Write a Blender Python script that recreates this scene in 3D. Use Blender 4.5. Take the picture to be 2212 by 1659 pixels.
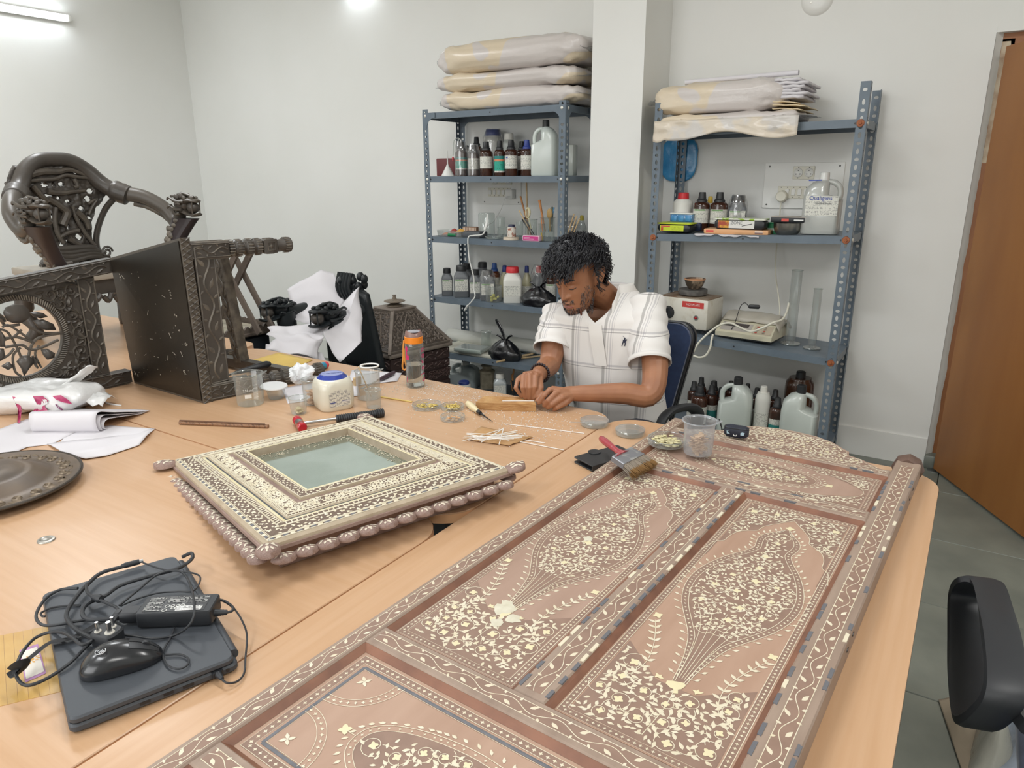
import bpy,math,random
import numpy as np
from mathutils import Matrix,Vector
PI=math.pi
rnd=random.Random(7)
scene=bpy.context.scene
COL=scene.collection
for _o in list(bpy.data.objects):
 bpy.data.objects.remove(_o)
 # ------------------------------------------------------------------ camera
FPX,PITCH,ROLL,AZ,EYE=1542.24,0.2833716,-0.00440067,-0.5737991,1.5
def _basis():
 ca,sa=math.cos(AZ),math.sin(AZ)
 M=np.array([[ca,sa,0],[-sa,ca,0],[0,0,1]])
 f=np.array([0,math.cos(PITCH),-math.sin(PITCH)]);r=np.array([1.,0,0]);u=np.cross(r,f)
 c,s=math.cos(ROLL),math.sin(ROLL)
 r,u=c*r+s*u,-s*r+c*u
 return M@r,M@u,M@f
CX,CY,CZ=_basis()
cam_d=bpy.data.cameras.new('camera');cam=bpy.data.objects.new('camera',cam_d);COL.objects.link(cam)
cam_d.sensor_width=36;cam_d.lens=FPX/2212*36;cam_d.clip_start=.02
cm=Matrix.Identity(4)
for i in range(3):
 cm[i][0],cm[i][1],cm[i][2]=CX[i],CY[i],-CZ[i]
cm[2][3]=EYE
cam.matrix_world=cm
scene.camera=cam
def ray(px,py):return CX*(px-1106)/FPX-CY*(py-829.5)/FPX+CZ
def onz(px,py,z):d=ray(px,py);return Vector(d*((z-EYE)/d[2]))+Vector((0,0,EYE))
def ony(px,py,y):d=ray(px,py);return Vector(d*(y/d[1]))+Vector((0,0,EYE))
def onx(px,py,x):d=ray(px,py);return Vector(d*(x/d[0]))+Vector((0,0,EYE))
def zat(px,py,p):
 d=ray(px,py);return EYE+d[2]*math.hypot(p[0],p[1])/math.hypot(d[0],d[1])
def pxm(p):
 return float(np.dot(np.array(p)-np.array([0,0,EYE]),CZ))/FPX
 # ------------------------------------------------------------------ world, exposure
vs=scene.view_settings
scene.display_settings.display_device='sRGB'
vs.view_transform='Standard';vs.look='None';vs.gamma=1;vs.use_curve_mapping=False
vs.exposure=0.0
w=bpy.data.worlds.new('world');scene.world=w;w.use_nodes=True
w.node_tree.nodes['Background'].inputs[0].default_value=(.8,.9,1,1)
w.node_tree.nodes['Background'].inputs[1].default_value=0.3
scene.cycles.max_bounces=10;scene.cycles.diffuse_bounces=5;scene.cycles.transparent_max_bounces=24
scene.cycles.transmission_bounces=8;scene.cycles.glossy_bounces=4
scene.cycles.caustics_reflective=False;scene.cycles.caustics_refractive=False
scene.cycles.sample_clamp_indirect=6
ROOM=dict(x0=-6.07,x1=2.6,y0=-2.6,y1=4.17,h=3.25)
TUBE=dict(strength=26,color=(.90,.96,1))
def lamp(name,loc,rot,sx,sy,power,color=(1,.97,.93)):
 d=bpy.data.lights.new(name,'AREA');d.shape='RECTANGLE';d.size=sx;d.size_y=sy;d.energy=power;d.color=color
 o=bpy.data.objects.new(name,d);o.location=loc;o.rotation_euler=rot;COL.objects.link(o);return o
ADDED_LAMPS=((-4.4,2.0),(-4.4,-.8),(-1.6,1.6),(-1.6,-1.0),(1.2,1.6),(1.2,-1.2))  # unseen ceiling lights, added for general room light
for i,(lx,ly)in enumerate(ADDED_LAMPS):
 lamp('added_ceiling_fill',(lx,ly,ROOM['h']-.13),(0,0,0),1.2,.3,(30,24,22,24,30,24)[i],(.96,.985,1)if lx<0 else(1,.985,.95))
lamp('added_rear_fill',(-1.8,ROOM['y0']+.12,1.75),(PI/2,0,0),3.2,1.5,60,(.98,.99,1))  # fill light added behind the camera; no window is built there
# ------------------------------------------------------------------ helpers
def lin(c):
 if isinstance(c,str):
  c=tuple(int(c[i:i+2],16)/255 for i in(0,2,4))
 return tuple(x/12.92 if x<=.04045 else((x+.055)/1.055)**2.4 for x in c)
MATS={}
def mat(name,col,rough=.5,metal=0,col2=None,scale=8,stretch=(1,1,1),bump=0,bscale=None,spec=.5,coat=0,trans=0,alpha=1,emit=0,sss=0,detail=4,contrast=(.35,.65),bdist=.01,sheen=0):
 if name in MATS:return MATS[name]
 m=bpy.data.materials.new(name);m.use_nodes=True;MATS[name]=m
 N,L=m.node_tree.nodes,m.node_tree.links
 b=N['Principled BSDF'];c=lin(col)
 b.inputs['Base Color'].default_value=(*c,1);b.inputs['Roughness'].default_value=rough
 b.inputs['Metallic'].default_value=metal;b.inputs['Specular IOR Level'].default_value=spec
 b.inputs['Coat Weight'].default_value=coat;b.inputs['Coat Roughness'].default_value=.15
 b.inputs['Transmission Weight'].default_value=trans;b.inputs['Alpha'].default_value=alpha
 if sheen:b.inputs['Sheen Weight'].default_value=sheen
 if sss:
  b.inputs['Subsurface Weight'].default_value=sss;b.inputs['Subsurface Radius'].default_value=(.012,.005,.003)
  b.inputs['Subsurface Scale'].default_value=1
 if emit:
  b.inputs['Emission Color'].default_value=(*c,1);b.inputs['Emission Strength'].default_value=emit
 if col2 is not None or bump:
  tc=N.new('ShaderNodeTexCoord');mp=N.new('ShaderNodeMapping');mp.inputs['Scale'].default_value=stretch
  L.new(tc.outputs['Object'],mp.inputs['Vector'])
 if col2 is not None:
  nz=N.new('ShaderNodeTexNoise');nz.inputs['Scale'].default_value=scale;nz.inputs['Detail'].default_value=detail
  rp=N.new('ShaderNodeValToRGB');rp.color_ramp.elements[0].position=contrast[0];rp.color_ramp.elements[1].position=contrast[1]
  rp.color_ramp.elements[0].color=(*c,1);rp.color_ramp.elements[1].color=(*lin(col2),1)
  L.new(mp.outputs[0],nz.inputs['Vector']);L.new(nz.outputs[0],rp.inputs[0]);L.new(rp.outputs[0],b.inputs['Base Color'])
 if bump:
  n2=N.new('ShaderNodeTexNoise');n2 .inputs['Scale'].default_value=bscale or scale*4;n2 .inputs['Detail'].default_value=5
  bp=N.new('ShaderNodeBump');bp.inputs['Strength'].default_value=bump;bp.inputs['Distance'].default_value=bdist
  L.new(mp.outputs[0],n2 .inputs['Vector']);L.new(n2 .outputs[0],bp.inputs['Height']);L.new(bp.outputs[0],b.inputs['Normal'])
 return m
def thin(name,col,milk=.12,gloss=.06,rough=.05,col_t=None,edge=.22):
 """thin clear or milky plastic / glass: a see-through wall with some body colour and a mirror-like skin"""
 if name in MATS:return MATS[name]
 m=bpy.data.materials.new(name);m.use_nodes=True;MATS[name]=m
 N,L=m.node_tree.nodes,m.node_tree.links;N.clear()
 out=N.new('ShaderNodeOutputMaterial');t=N.new('ShaderNodeBsdfTransparent');t.inputs[0].default_value=(*lin(col_t or col),1)
 d=N.new('ShaderNodeBsdfPrincipled');d.inputs['Base Color'].default_value=(*lin(col),1);d.inputs['Roughness'].default_value=.4
 g=N.new('ShaderNodeBsdfGlossy');g.inputs['Roughness'].default_value=rough
 lw=N.new('ShaderNodeLayerWeight');lw.inputs[0].default_value=.35
 m1=N.new('ShaderNodeMixShader');m2=N.new('ShaderNodeMixShader');mm=N.new('ShaderNodeMath');mm.operation='MULTIPLY_ADD'
 mm.inputs[1].default_value=.35;mm.inputs[2].default_value=gloss
 ma=N.new('ShaderNodeMath');ma.operation='MULTIPLY_ADD';ma.inputs[1].default_value=edge;ma.inputs[2].default_value=milk
 L.new(lw.outputs[1],ma.inputs[0]);L.new(ma.outputs[0],m1 .inputs[0]);L.new(lw.outputs[1],mm.inputs[0]);L.new(mm.outputs[0],m2 .inputs[0])
 L.new(t.outputs[0],m1 .inputs[1]);L.new(d.outputs[0],m1 .inputs[2]);L.new(m1 .outputs[0],m2 .inputs[1]);L.new(g.outputs[0],m2 .inputs[2])
 L.new(m2 .outputs[0],out.inputs[0])
 return m
def printed(name,paper,ink,lines=160,dens=.5,rough=.6):
 """paper with rows of tiny unreadable print (rows run across, stacked along Z)"""
 if name in MATS:return MATS[name]
 m=mat(name,paper,rough);N,L=m.node_tree.nodes,m.node_tree.links;b=N['Principled BSDF']
 tc=N.new('ShaderNodeTexCoord');sp=N.new('ShaderNodeSeparateXYZ');L.new(tc.outputs['Object'],sp.inputs[0])
 a=N.new('ShaderNodeMath');a.operation='MULTIPLY';a.inputs[1].default_value=lines;L.new(sp.outputs[2],a.inputs[0])
 fr=N.new('ShaderNodeMath');fr.operation='FRACT';L.new(a.outputs[0],fr.inputs[0])
 lt=N.new('ShaderNodeMath');lt.operation='LESS_THAN';lt.inputs[1].default_value=.38;L.new(fr.outputs[0],lt.inputs[0])
 mp=N.new('ShaderNodeMapping');mp.inputs['Scale'].default_value=(260,260,lines*.7);L.new(tc.outputs['Object'],mp.inputs[0])
 nz=N.new('ShaderNodeTexNoise');nz.inputs['Scale'].default_value=1;nz.inputs['Detail'].default_value=2;L.new(mp.outputs[0],nz.inputs['Vector'])
 gt=N.new('ShaderNodeMath');gt.operation='GREATER_THAN';gt.inputs[1].default_value=dens;L.new(nz.outputs[0],gt.inputs[0])
 mu=N.new('ShaderNodeMath');mu.operation='MULTIPLY';L.new(lt.outputs[0],mu.inputs[0]);L.new(gt.outputs[0],mu.inputs[1])
 mx=N.new('ShaderNodeMixRGB');mx.inputs[1].default_value=(*lin(paper),1);mx.inputs[2].default_value=(*lin(ink),1)
 L.new(mu.outputs[0],mx.inputs[0]);L.new(mx.outputs[0],b.inputs['Base Color'])
 return m
W={}
def tag(o,label=None,cat=None,group=None,kind=None):
 if label:o['label']=label
 if cat:o['category']=cat
 if group:o['group']=group
 if kind:o['kind']=kind
 return o
def TR(x=0,y=0,z=0,rz=0,rx=0,ry=0):
 return Matrix.Translation((x,y,z))@Matrix.Rotation(rz,4,'Z')@Matrix.Rotation(ry,4,'Y')@Matrix.Rotation(rx,4,'X')
def frame(o,x,y,z):
 M=Matrix.Identity(4)
 for i in range(3):
  M[i][0],M[i][1],M[i][2],M[i][3]=x[i],y[i],z[i],o[i]
 return M
def thing(name,label,cat,M=None,group=None,kind=None):
 if M is None:M=Matrix.Identity(4)
 elif not isinstance(M,Matrix):M=Matrix.Translation(M)
 o=bpy.data.objects.new(name,None);o.empty_display_size=.02;COL.objects.link(o)
 o.matrix_world=M;W[o]=M.copy()
 return tag(o,label,cat,group,kind)
def link_mesh(name,me,parent=None,M=None):
 o=bpy.data.objects.new(name,me);COL.objects.link(o)
 if parent is not None:o.parent=parent
 if M is not None:o.matrix_local=M
 return o
def dup(root,M,label=None,name=None):
 r=root.copy();COL.objects.link(r);r.matrix_world=M;W[r]=M.copy()
 if label:r['label']=label
 for ch in list(root.children):
  c=ch.copy();COL.objects.link(c);c.parent=r
  for g in list(ch.children):
   d=g.copy();COL.objects.link(d);d.parent=c
 return r
class MB:
 def __init__(s,M=None):s.v,s.f,s.m,s.M,s.mi=[],[],[],M or Matrix.Identity(4),0
 def add(s,vs,fs):
  n=len(s.v);M=s.M
  s.v+=[(M@Vector(p))[:]for p in vs];s.f+=[[i+n for i in f]for f in fs];s.m+=[s.mi]*len(fs);return s
 def box(s,c,d,R=None):
  x,y,z=d[0]/2,d[1]/2,d[2]/2;c=Vector(c)
  vs=[Vector((a*x,b*y,e*z))for e in(-1,1)for b in(-1,1)for a in(-1,1)]
  vs=[(R@v if R else v)+c for v in vs]
  return s.add(vs,[(0,2,3,1),(4,5,7,6),(0,1,5,4),(2,6,7,3),(0,4,6,2),(1,3,7,5)])
 def loft(s,rings,cap=True,close=True,capb=None):
  n=len(rings[0]);vs=[p for r in rings for p in r];fs=[]
  for k in range(len(rings)-1):
   for i in range(n if close else n-1):
    j=(i+1)%n;fs.append((k*n+i,k*n+j,(k+1)*n+j,(k+1)*n+i))
  if cap:
   fs.append(tuple(range((len(rings)-1)*n,len(rings)*n)))
  if cap if capb is None else capb:
   fs.append(tuple(reversed(range(n))))
  return s.add(vs,fs)
 def prism(s,poly,z0,z1,ch=0):
  if not ch:return s.loft([[(x,y,z)for x,y in poly]for z in(z0,z1)])
  cx=sum(p[0]for p in poly)/len(poly);cy=sum(p[1]for p in poly)/len(poly)
  rad=max(math.hypot(x-cx,y-cy)for x,y in poly)or 1
  k=1-ch/rad;ins=[(cx+(x-cx)*k,cy+(y-cy)*k)for x,y in poly]
  return s.loft([[(x,y,z)for x,y in p]for p,z in((ins,z0),(poly,z0+ch),(poly,z1-ch),(ins,z1))])
 def rbox(s,c,d,r=.005,seg=3,ch=None):
  x,y,z=c;return s.at(Matrix.Translation((x,y,z)),lambda:s.prism(rrect(d[0],d[1],r,seg),-d[2]/2,d[2]/2,min(r,d[2]/3)if ch is None else ch))
 def at(s,M,fn):
  o=s.M;s.M=o@M;fn();s.M=o;return s
 def lathe(s,prof,n=24,c=(0,0,0),cap=True,a0=0,a1=2*PI,sx=1,sy=1):
  full=abs(a1-a0-2*PI)<1e-6;cnt=n if full else n+1
  rings=[[(c[0]+sx*r*math.cos(a0+(a1-a0)*i/n),c[1]+sy*r*math.sin(a0+(a1-a0)*i/n),c[2]+z)for i in range(cnt)]for r,z in prof]
  return s.loft(rings,cap and full,full)
 def tube(s,pts,r,n=8,closed=False,cap=True,flat=1.0):
  P=[Vector(p)for p in pts];m=len(P)
  if m<2:return s
  R=r if isinstance(r,(list,tuple))else[r]*m
  T=[]
  for i in range(m):
   a=P[(i-1)%m]if(closed or i>0)else P[i];b=P[(i+1)%m]if(closed or i<m-1)else P[i]
   t=b-a;T.append(t.normalized()if t.length>1e-9 else Vector((0,0,1)))
  u=T[0].orthogonal().normalized()
  if abs(T[0].z)<.9:u=(Vector((0,0,1))-T[0]*T[0].z).normalized()
  rings=[]
  for i in range(m):
   u=u-T[i]*u.dot(T[i]);u=u.normalized()if u.length>1e-6 else T[i].orthogonal().normalized()
   v=T[i].cross(u)
   rings.append([P[i]+R[i]*(math.cos(2*PI*k/n)*v+flat*math.sin(2*PI*k/n)*u)for k in range(n)])
  if closed:rings.append(rings[0]);return s.loft(rings,False)
  return s.loft(rings,cap)
 def bar(s,a,b,w,h,up=(0,0,1),w2=None,h2=None):
  a,b=Vector(a),Vector(b);t=(b-a).normalized();u=Vector(up);u=(u-t*u.dot(t))
  u=u.normalized()if u.length>1e-6 else t.orthogonal().normalized();v=t.cross(u)
  rings=[]
  for p,ww,hh in((a,w,h),(b,w2 or w,h2 or h)):
   rings.append([p+v*(x*ww/2)+u*(y*hh/2)for x,y in((-1,-1),(1,-1),(1,1),(-1,1))])
  return s.loft(rings)
 def ell(s,c,r,nu=16,nv=10,R=None):
  c=Vector(c);rings=[]
  for j in range(1,nv):
   t=-PI/2+PI*j/nv
   rings.append([c+(R@Vector(q)if R else Vector(q))for q in[(r[0]*math.cos(t)*math.cos(2*PI*i/nu),r[1]*math.cos(t)*math.sin(2*PI*i/nu),r[2]*math.sin(t))for i in range(nu)]])
  return s.loft(rings)
 def grid(s,fn,nu,nv,cu=False):
  n=nu if cu else nu+1
  vs=[fn(i/nu,j/nv)for j in range(nv+1)for i in range(n)]
  fs=[(j*n+i,j*n+(i+1)%n,(j+1)*n+(i+1)%n,(j+1)*n+i)for j in range(nv)for i in range(nu)]
  return s.add(vs,fs)
 def mesh(s,name,mats,angle=.7,flat=False):
  me=bpy.data.meshes.new(name);me.from_pydata(s.v,[],s.f)
  for m in(mats if isinstance(mats,(list,tuple))else[mats]):me.materials.append(m)
  me.polygons.foreach_set('material_index',s.m);me.polygons.foreach_set('use_smooth',[not flat]*len(s.f))
  me.update();me.validate()
  if angle is not None and not flat:me.set_sharp_from_angle(angle=angle)
  return me
 def build(s,name,mats,parent=None,world=False,angle=.7,**kw):
  if world and parent is not None:
   Wi=W[parent].inverted();s.v=[(Wi@Vector(p))[:]for p in s.v]
  o=link_mesh(name,s.mesh(name,mats,angle,kw.get('flat',False)),parent)
  W[o]=W.get(parent,Matrix.Identity(4)).copy()if parent is not None else Matrix.Identity(4)
  return tag(o,kw.get('label'),kw.get('cat'),kw.get('group'),kw.get('kind'))
def rrect(w,h,r,seg=3):
 r=min(r,w/2-1e-5,h/2-1e-5);out=[]
 for cx,cy,a in((w/2-r,h/2-r,0),(-w/2+r,h/2-r,PI/2),(-w/2+r,-h/2+r,PI),(w/2-r,-h/2+r,3*PI/2)):
  out+=[(cx+r*math.cos(a+PI/2*i/seg),cy+r*math.sin(a+PI/2*i/seg))for i in range(seg+1)]
 return out
def solid(o,t,off=-1):
 m=o.modifiers.new('solid','SOLIDIFY');m.thickness=t;m.offset=off;return o
def subsurf(o,n=1):
 m=o.modifiers.new('sub','SUBSURF');m.levels=n;m.render_levels=n;return o
def bez(pts,n=8,closed=False):
 P=[Vector(p)for p in pts];m=len(P);out=[]
 for i in range(m if closed else m-1):
  p0,p1,p2,p3=(P[(i-1)%m]if closed or i>0 else P[0]),P[i],P[(i+1)%m],(P[(i+2)%m]if closed or i+2<m else P[-1])
  for k in range(n):
   t=k/n;out.append(.5*((2*p1)+(p2-p0)*t+(2*p0-5*p1+4*p2-p3)*t*t+(3*p1-p0-3*p2+p3)*t**3))
 if not closed:out.append(P[-1])
 return out
def text(body,size,M,mt,parent=None,name='lettering',depth=.0004,label=None):
 c=bpy.data.curves.new(name,'FONT');c.body=body;c.size=size;c.extrude=depth;c.align_x='CENTER';c.align_y='CENTER'
 c.materials.append(mt);c.resolution_u=3
 tmp=bpy.data.objects.new(name,c);COL.objects.link(tmp);dg=bpy.context.evaluated_depsgraph_get()
 me=bpy.data.meshes.new_from_object(tmp.evaluated_get(dg));bpy.data.objects.remove(tmp);bpy.data.curves.remove(c)
 o=bpy.data.objects.new(name,me);COL.objects.link(o)
 if parent is not None:o.parent=parent;o.matrix_local=M
 else:o.matrix_world=M
 if label:o['label']=label
 return o
from mathutils import noise as mnoise
def nz3(p,s=1.0):return mnoise.noise(Vector(p)*s)
# ------------------------------------------------------------------ materials
M_WALL=mat('wall_paint','E2E2DE',.55,col2='E6E6E3',scale=1.2,bump=.05,bscale=30,bdist=.004)
M_WALLG=M_WALL
M_CEIL=mat('ceiling_paint','EEEDE8',.7)
M_LAM=mat('peach_laminate','C9A482',.30,col2='C29B77',scale=3,stretch=(1.2,26,1),bump=.03,bscale=60,bdist=.001,contrast=(.3,.7))
M_LAMV=mat('peach_laminate_lengthwise','C9A482',.30,col2='C29B77',scale=3,stretch=(26,1.2,1),bump=.03,bscale=60,bdist=.001,contrast=(.3,.7))
M_EDGE=mat('peach_edge_band','D9A77C',.4)
M_BLACKMET=mat('black_steel','1E1F22',.45)
M_STONE=mat('grey_green_stone','7F837A',.38,col2='70756E',scale=5,bump=.06,bscale=25,bdist=.002)
M_GROUT=mat('grout','5F635C',.8)
M_DOOR=mat('brown_door_paint','A06A35',.40,col2='955F2E',scale=2,stretch=(3,3,.6))
M_DOORF=mat('brown_frame_paint','9A6640',.5,col2='8A5734',scale=6)
M_PLASTER=mat('bare_plaster','C9BBA4',.8,col2='A98F78',scale=18)
M_WHITEP=mat('white_plastic','E6E6E2',.35)
M_IVORY=mat('ivory_plastic','DEDBCC',.4)
M_TUBE=mat('tube_light','F2FAFF',.4,emit=TUBE['strength'])
M_PANEL=mat('added_lamp_diffuser','FFFFFF',.4,emit=4)
M_SLOT=mat('slate_grey_steel','6C7883',.42,col2='64707B',scale=12,spec=.4)
M_RUST=mat('rusty_washer','A5643C',.6,col2='8A4B2C',scale=60)
M_ZINC=mat('zinc_bolt','DAD8D0',.35,metal=.3)
M_DARK=mat('black_plastic','26272A',.38)
M_DARKS=mat('black_satin_plastic','2B2D31',.5,bump=.02,bscale=200,bdist=.0005)
# ------------------------------------------------------------------ the room
def structure(o):return tag(o,kind='structure')
R_=ROOM
fl=MB();fl.box(((R_['x0']+R_['x1'])/2,(R_['y0']+R_['y1'])/2+.3,-.06),(R_['x1']-R_['x0']+.6,R_['y1']-R_['y0']+1.4,.1))
floor=structure(fl.build('floor',M_GROUT))
tile_me=MB().rbox((0,0,-.008),(.596,.556,.016),.004,1,.0015).mesh('tile',M_STONE)
xs=[R_['x0']+.3+.6*i for i in range(15)];ys=[3.288+.28+.56*k for k in range(1,-11,-1)]
for ix,x in enumerate(xs):
 for y in ys:
  if-2.7<y<4.35:link_mesh('tile',tile_me,floor,TR(x+.07,y,rnd.uniform(-.0006,.0006)-.0005))
DX0,DX1,DH=-.076,.90,2.14
wb=MB();T=.22;yw=R_['y1']
wb.box(((R_['x0']+DX0)/2,yw+T/2,1.625),(DX0-R_['x0'],T,3.25));wb.box(((DX0+DX1)/2,yw+T/2,(DH+3.25)/2),(DX1-DX0,T,3.25-DH))
wb.box(((R_['x1']+DX1)/2,yw+T/2,1.625),(R_['x1']-DX1,T,3.25))
structure(wb.build('wall_back',M_WALL))
structure(MB().box((R_['x0']-.1,(R_['y0']+yw)/2,1.625),(.2,yw-R_['y0']+.44,3.25)).build('wall_left',M_WALL))
structure(MB().box((R_['x1']+.1,(R_['y0']+yw)/2,1.625),(.2,yw-R_['y0']+.44,3.25)).build('wall_right',M_WALL))
structure(MB().box(((R_['x0']+R_['x1'])/2,R_['y0']-.1,1.625),(R_['x1']-R_['x0'],.2,3.25)).build('wall_front',M_WALL))
structure(MB().box(((R_['x0']+R_['x1'])/2,(R_['y0']+yw)/2,3.3),(R_['x1']-R_['x0']+.4,yw-R_['y0']+.44,.1)).build('ceiling',M_CEIL))
# the pillar that stands out of the back wall between the two racks
PX0,PX1,PY=-1.926,-1.622,3.80
pl=MB();pl.box(((PX0+PX1)/2,(PY+yw)/2,1.625),(PX1-PX0,yw-PY,3.25));structure(pl.build('trim_1',M_WALL))
bb=MB();bb.box(((PX1+DX0)/2,yw-.006,.078),(DX0-PX1,.012,.156));bb.box(((R_['x0']+PX0)/2,yw-.006,.078),(PX0-R_['x0'],.012,.156))
structure(bb.build('baseboard_back',M_WALL))
# corridor behind the doorway, so that the opening leads somewhere
cb=MB();cb.box((.4,yw+1.6,1.4),(2.4,.1,2.8));cb.box((-.75,yw+.9,1.4),(.1,1.4,2.8));cb.box((1.55,yw+.9,1.4),(.1,1.4,2.8));cb.box((.4,yw+.9,2.85),(2.4,1.4,.1))
structure(cb.build('wall_corridor',M_WALL))
# rough plaster reveal, door frame, open leaf
rv=MB()
def rev(u,v):
 z=v*DH;w_=.006*nz3((3,0,z*9))+.004*nz3((9,1,z*40))
 return(DX0+.001+u*(.030+w_),yw-.001+u*.05,z)
rv.grid(rev,4,60);rv.box(((DX0+DX1)/2,yw+.03,DH-.012),(DX1-DX0,.06,.026))
structure(rv.build('trim_2',M_WALL))
structure(MB().rbox((-.043,yw+.01,.035),(.07,.07,.07),.006,2).build('trim_3',M_STONE))
fr=thing('door_1',None,None,Matrix.Identity(4),kind='structure')
fm=MB();fm.box((-.025,yw+.075,1.03+.03),(.05,.06,2.06));fm.box((.42,yw+.075,2.095),(.94,.06,.06));fm.box((.875,yw+.075,1.05),(.05,.06,2.1))
tag(fm.build('door_frame',M_DOORF,fr),kind='structure')
pm=MB()
def scr(u,v):
 z=1.55+v*.53;e=.008*nz3((u*3,2,z*14));wd=.034*(1 if v>.45 else .55+.45*v/.45)
 return(-.048+u*wd+e*(u>.5),yw+.0435,z)
pm.grid(scr,3,30);tag(pm.build('bare_patch',M_PLASTER,fr,label='pale scraped patch on the brown frame'),kind='structure')
hinge=Vector((-.03,4.13,0));ang=math.atan2(3.776-4.03,.116+.03)
lf=MB(TR(hinge.x,hinge.y,0,ang));lf.rbox((.44,.018,1.03),(.88,.036,2.035),.002,1)
tag(lf.build('door_leaf',M_DOOR,fr),kind='structure')
hm=MB(TR(hinge.x,hinge.y,0,ang));hm.tube([(.82,-.005,1.0),(.82,-.05,1.0),(.72,-.05,1.0)],.009,10);hm.lathe([(.0,-.004),(.026,-.004),(.026,.004),(0,.004)],16)
tag(hm.build('door_handle',mat('steel','B9BBBD',.3,metal=1),fr),kind='structure')
# ------------------------------------------------------------------ lamps (glowing wall tubes; the ceiling lights and rear tube are unseen additions)
def batten(label,p,axis_rz,length,group):
 t=thing('wall_light',label,'light',TR(p[0],p[1],p[2],axis_rz),group)
 MB().rbox((0,0,0),(length+.03,.035,.05),.006,2).build('housing',M_WHITEP,t)
 MB().tube([(-length/2,-.035,0),(length/2,-.035,0)],.015,12).build('tube',M_TUBE,t)
 for s_ in(-1,1):MB().rbox((s_*length/2,-.03,0),(.02,.045,.045),.004,2).build('end_cap',M_WHITEP,t)
 return t
batten('long glowing tube light fixed high on the left wall',(R_['x0']+.02,2.58,2.655),PI/2,1.2,None)
batten('short glowing light just above the picture on the back wall',(-3.96,yw-.02,2.80),0,.30,None)
batten('tube light on the wall behind the photographer',(-4.5,R_['y0']+.02,2.7),PI,1.2,None)  # out of view, added to help light the room
for lx,ly in ADDED_LAMPS:
 t=thing('added_ceiling_light','white ceiling batten light above the tables','light',(lx,ly,R_['h']-.05),'ceiling lights')
 MB().rbox((0,0,.025),(1.25,.34,.05),.01,2).build('housing',M_WHITEP,t)
 MB().rbox((0,0,-.006),(1.2,.3,.012),.004,2).build('diffuser',M_PANEL,t)
p=onz(1767,8,0);p=ony(1766,-2,yw)
t=thing('junction_cover','round white cover plate high on the wall above the right rack','cover plate',TR(p.x,yw,p.z,0,PI/2))
MB().lathe([(0,.022),(.04,.022),(.064,.016),(.075,.004),(.077,0),(0,0)],40).build('plate',M_WHITEP,t)
for a in(.6,3.74):MB().lathe([(0,.025),(.004,.025),(.004,.02)],10,(.03*math.cos(a),.03*math.sin(a),0)).build('screw',M_ZINC,t)
# ------------------------------------------------------------------ tables
ZT=.75
def table(x0,x1,y0,y1,m,label,radii=(.1,.1,.1,.1)):
 cx,cy=(x0+x1)/2,(y0+y1)/2;w_,d_=x1-x0,y1-y0
 t=thing('work_table',label,'table',(cx,cy,0))
 poly=[]
 for(sx,sy,a),r in zip(((1,1,0),(-1,1,PI/2),(-1,-1,PI),(1,-1,3*PI/2)),radii):
  poly+=[(sx*(w_/2-r)+r*math.cos(a+PI/2*i/8),sy*(d_/2-r)+r*math.sin(a+PI/2*i/8))for i in range(9)]
 MB().prism(poly,ZT-.025,ZT,.0015).build('table_top',m,t)
 eb=MB();eb.loft([[(x*1.0012,y*1.0012,z)for x,y in poly]for z in(ZT-.0245,ZT-.0025)],False);eb.build('edge_band',M_EDGE,t)
 for sx in(-1,1):
  for sy in(-1,1):
   l=MB();l.box((sx*(w_/2-.14),sy*(d_/2-.14),(ZT-.025)/2),(.05,.05,ZT-.025));l.build('leg',M_BLACKMET,t)
 for sy in(-1,1):MB().box((0,sy*(d_/2-.14),ZT-.06),(w_-.3,.025,.07)).build('under_rail',M_BLACKMET,t)
 return t
table(-.903,.006,.20,2.035,M_LAMV,'peach laminate table under the inlaid wooden panel',(.1,.1,.02,.02))
table(-2.757,-.908,1.156,2.042,M_LAM,'peach laminate table where the man works',(.1,.1,.1,.1))
table(-2.757,-.908,.262,1.150,M_LAM,'peach laminate table under the laptop and the mirror',(.1,.1,.02,.02))
table(-4.61,-2.765,1.20,2.105,M_LAM,'peach laminate table behind the tipped chair, carrying the dragon chair',(.08,.08,.08,.08))
table(-4.61,-2.765,.29,1.194,M_LAM,'peach laminate table at the far left, mostly out of the picture',(.08,.08,.08,.08))
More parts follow.
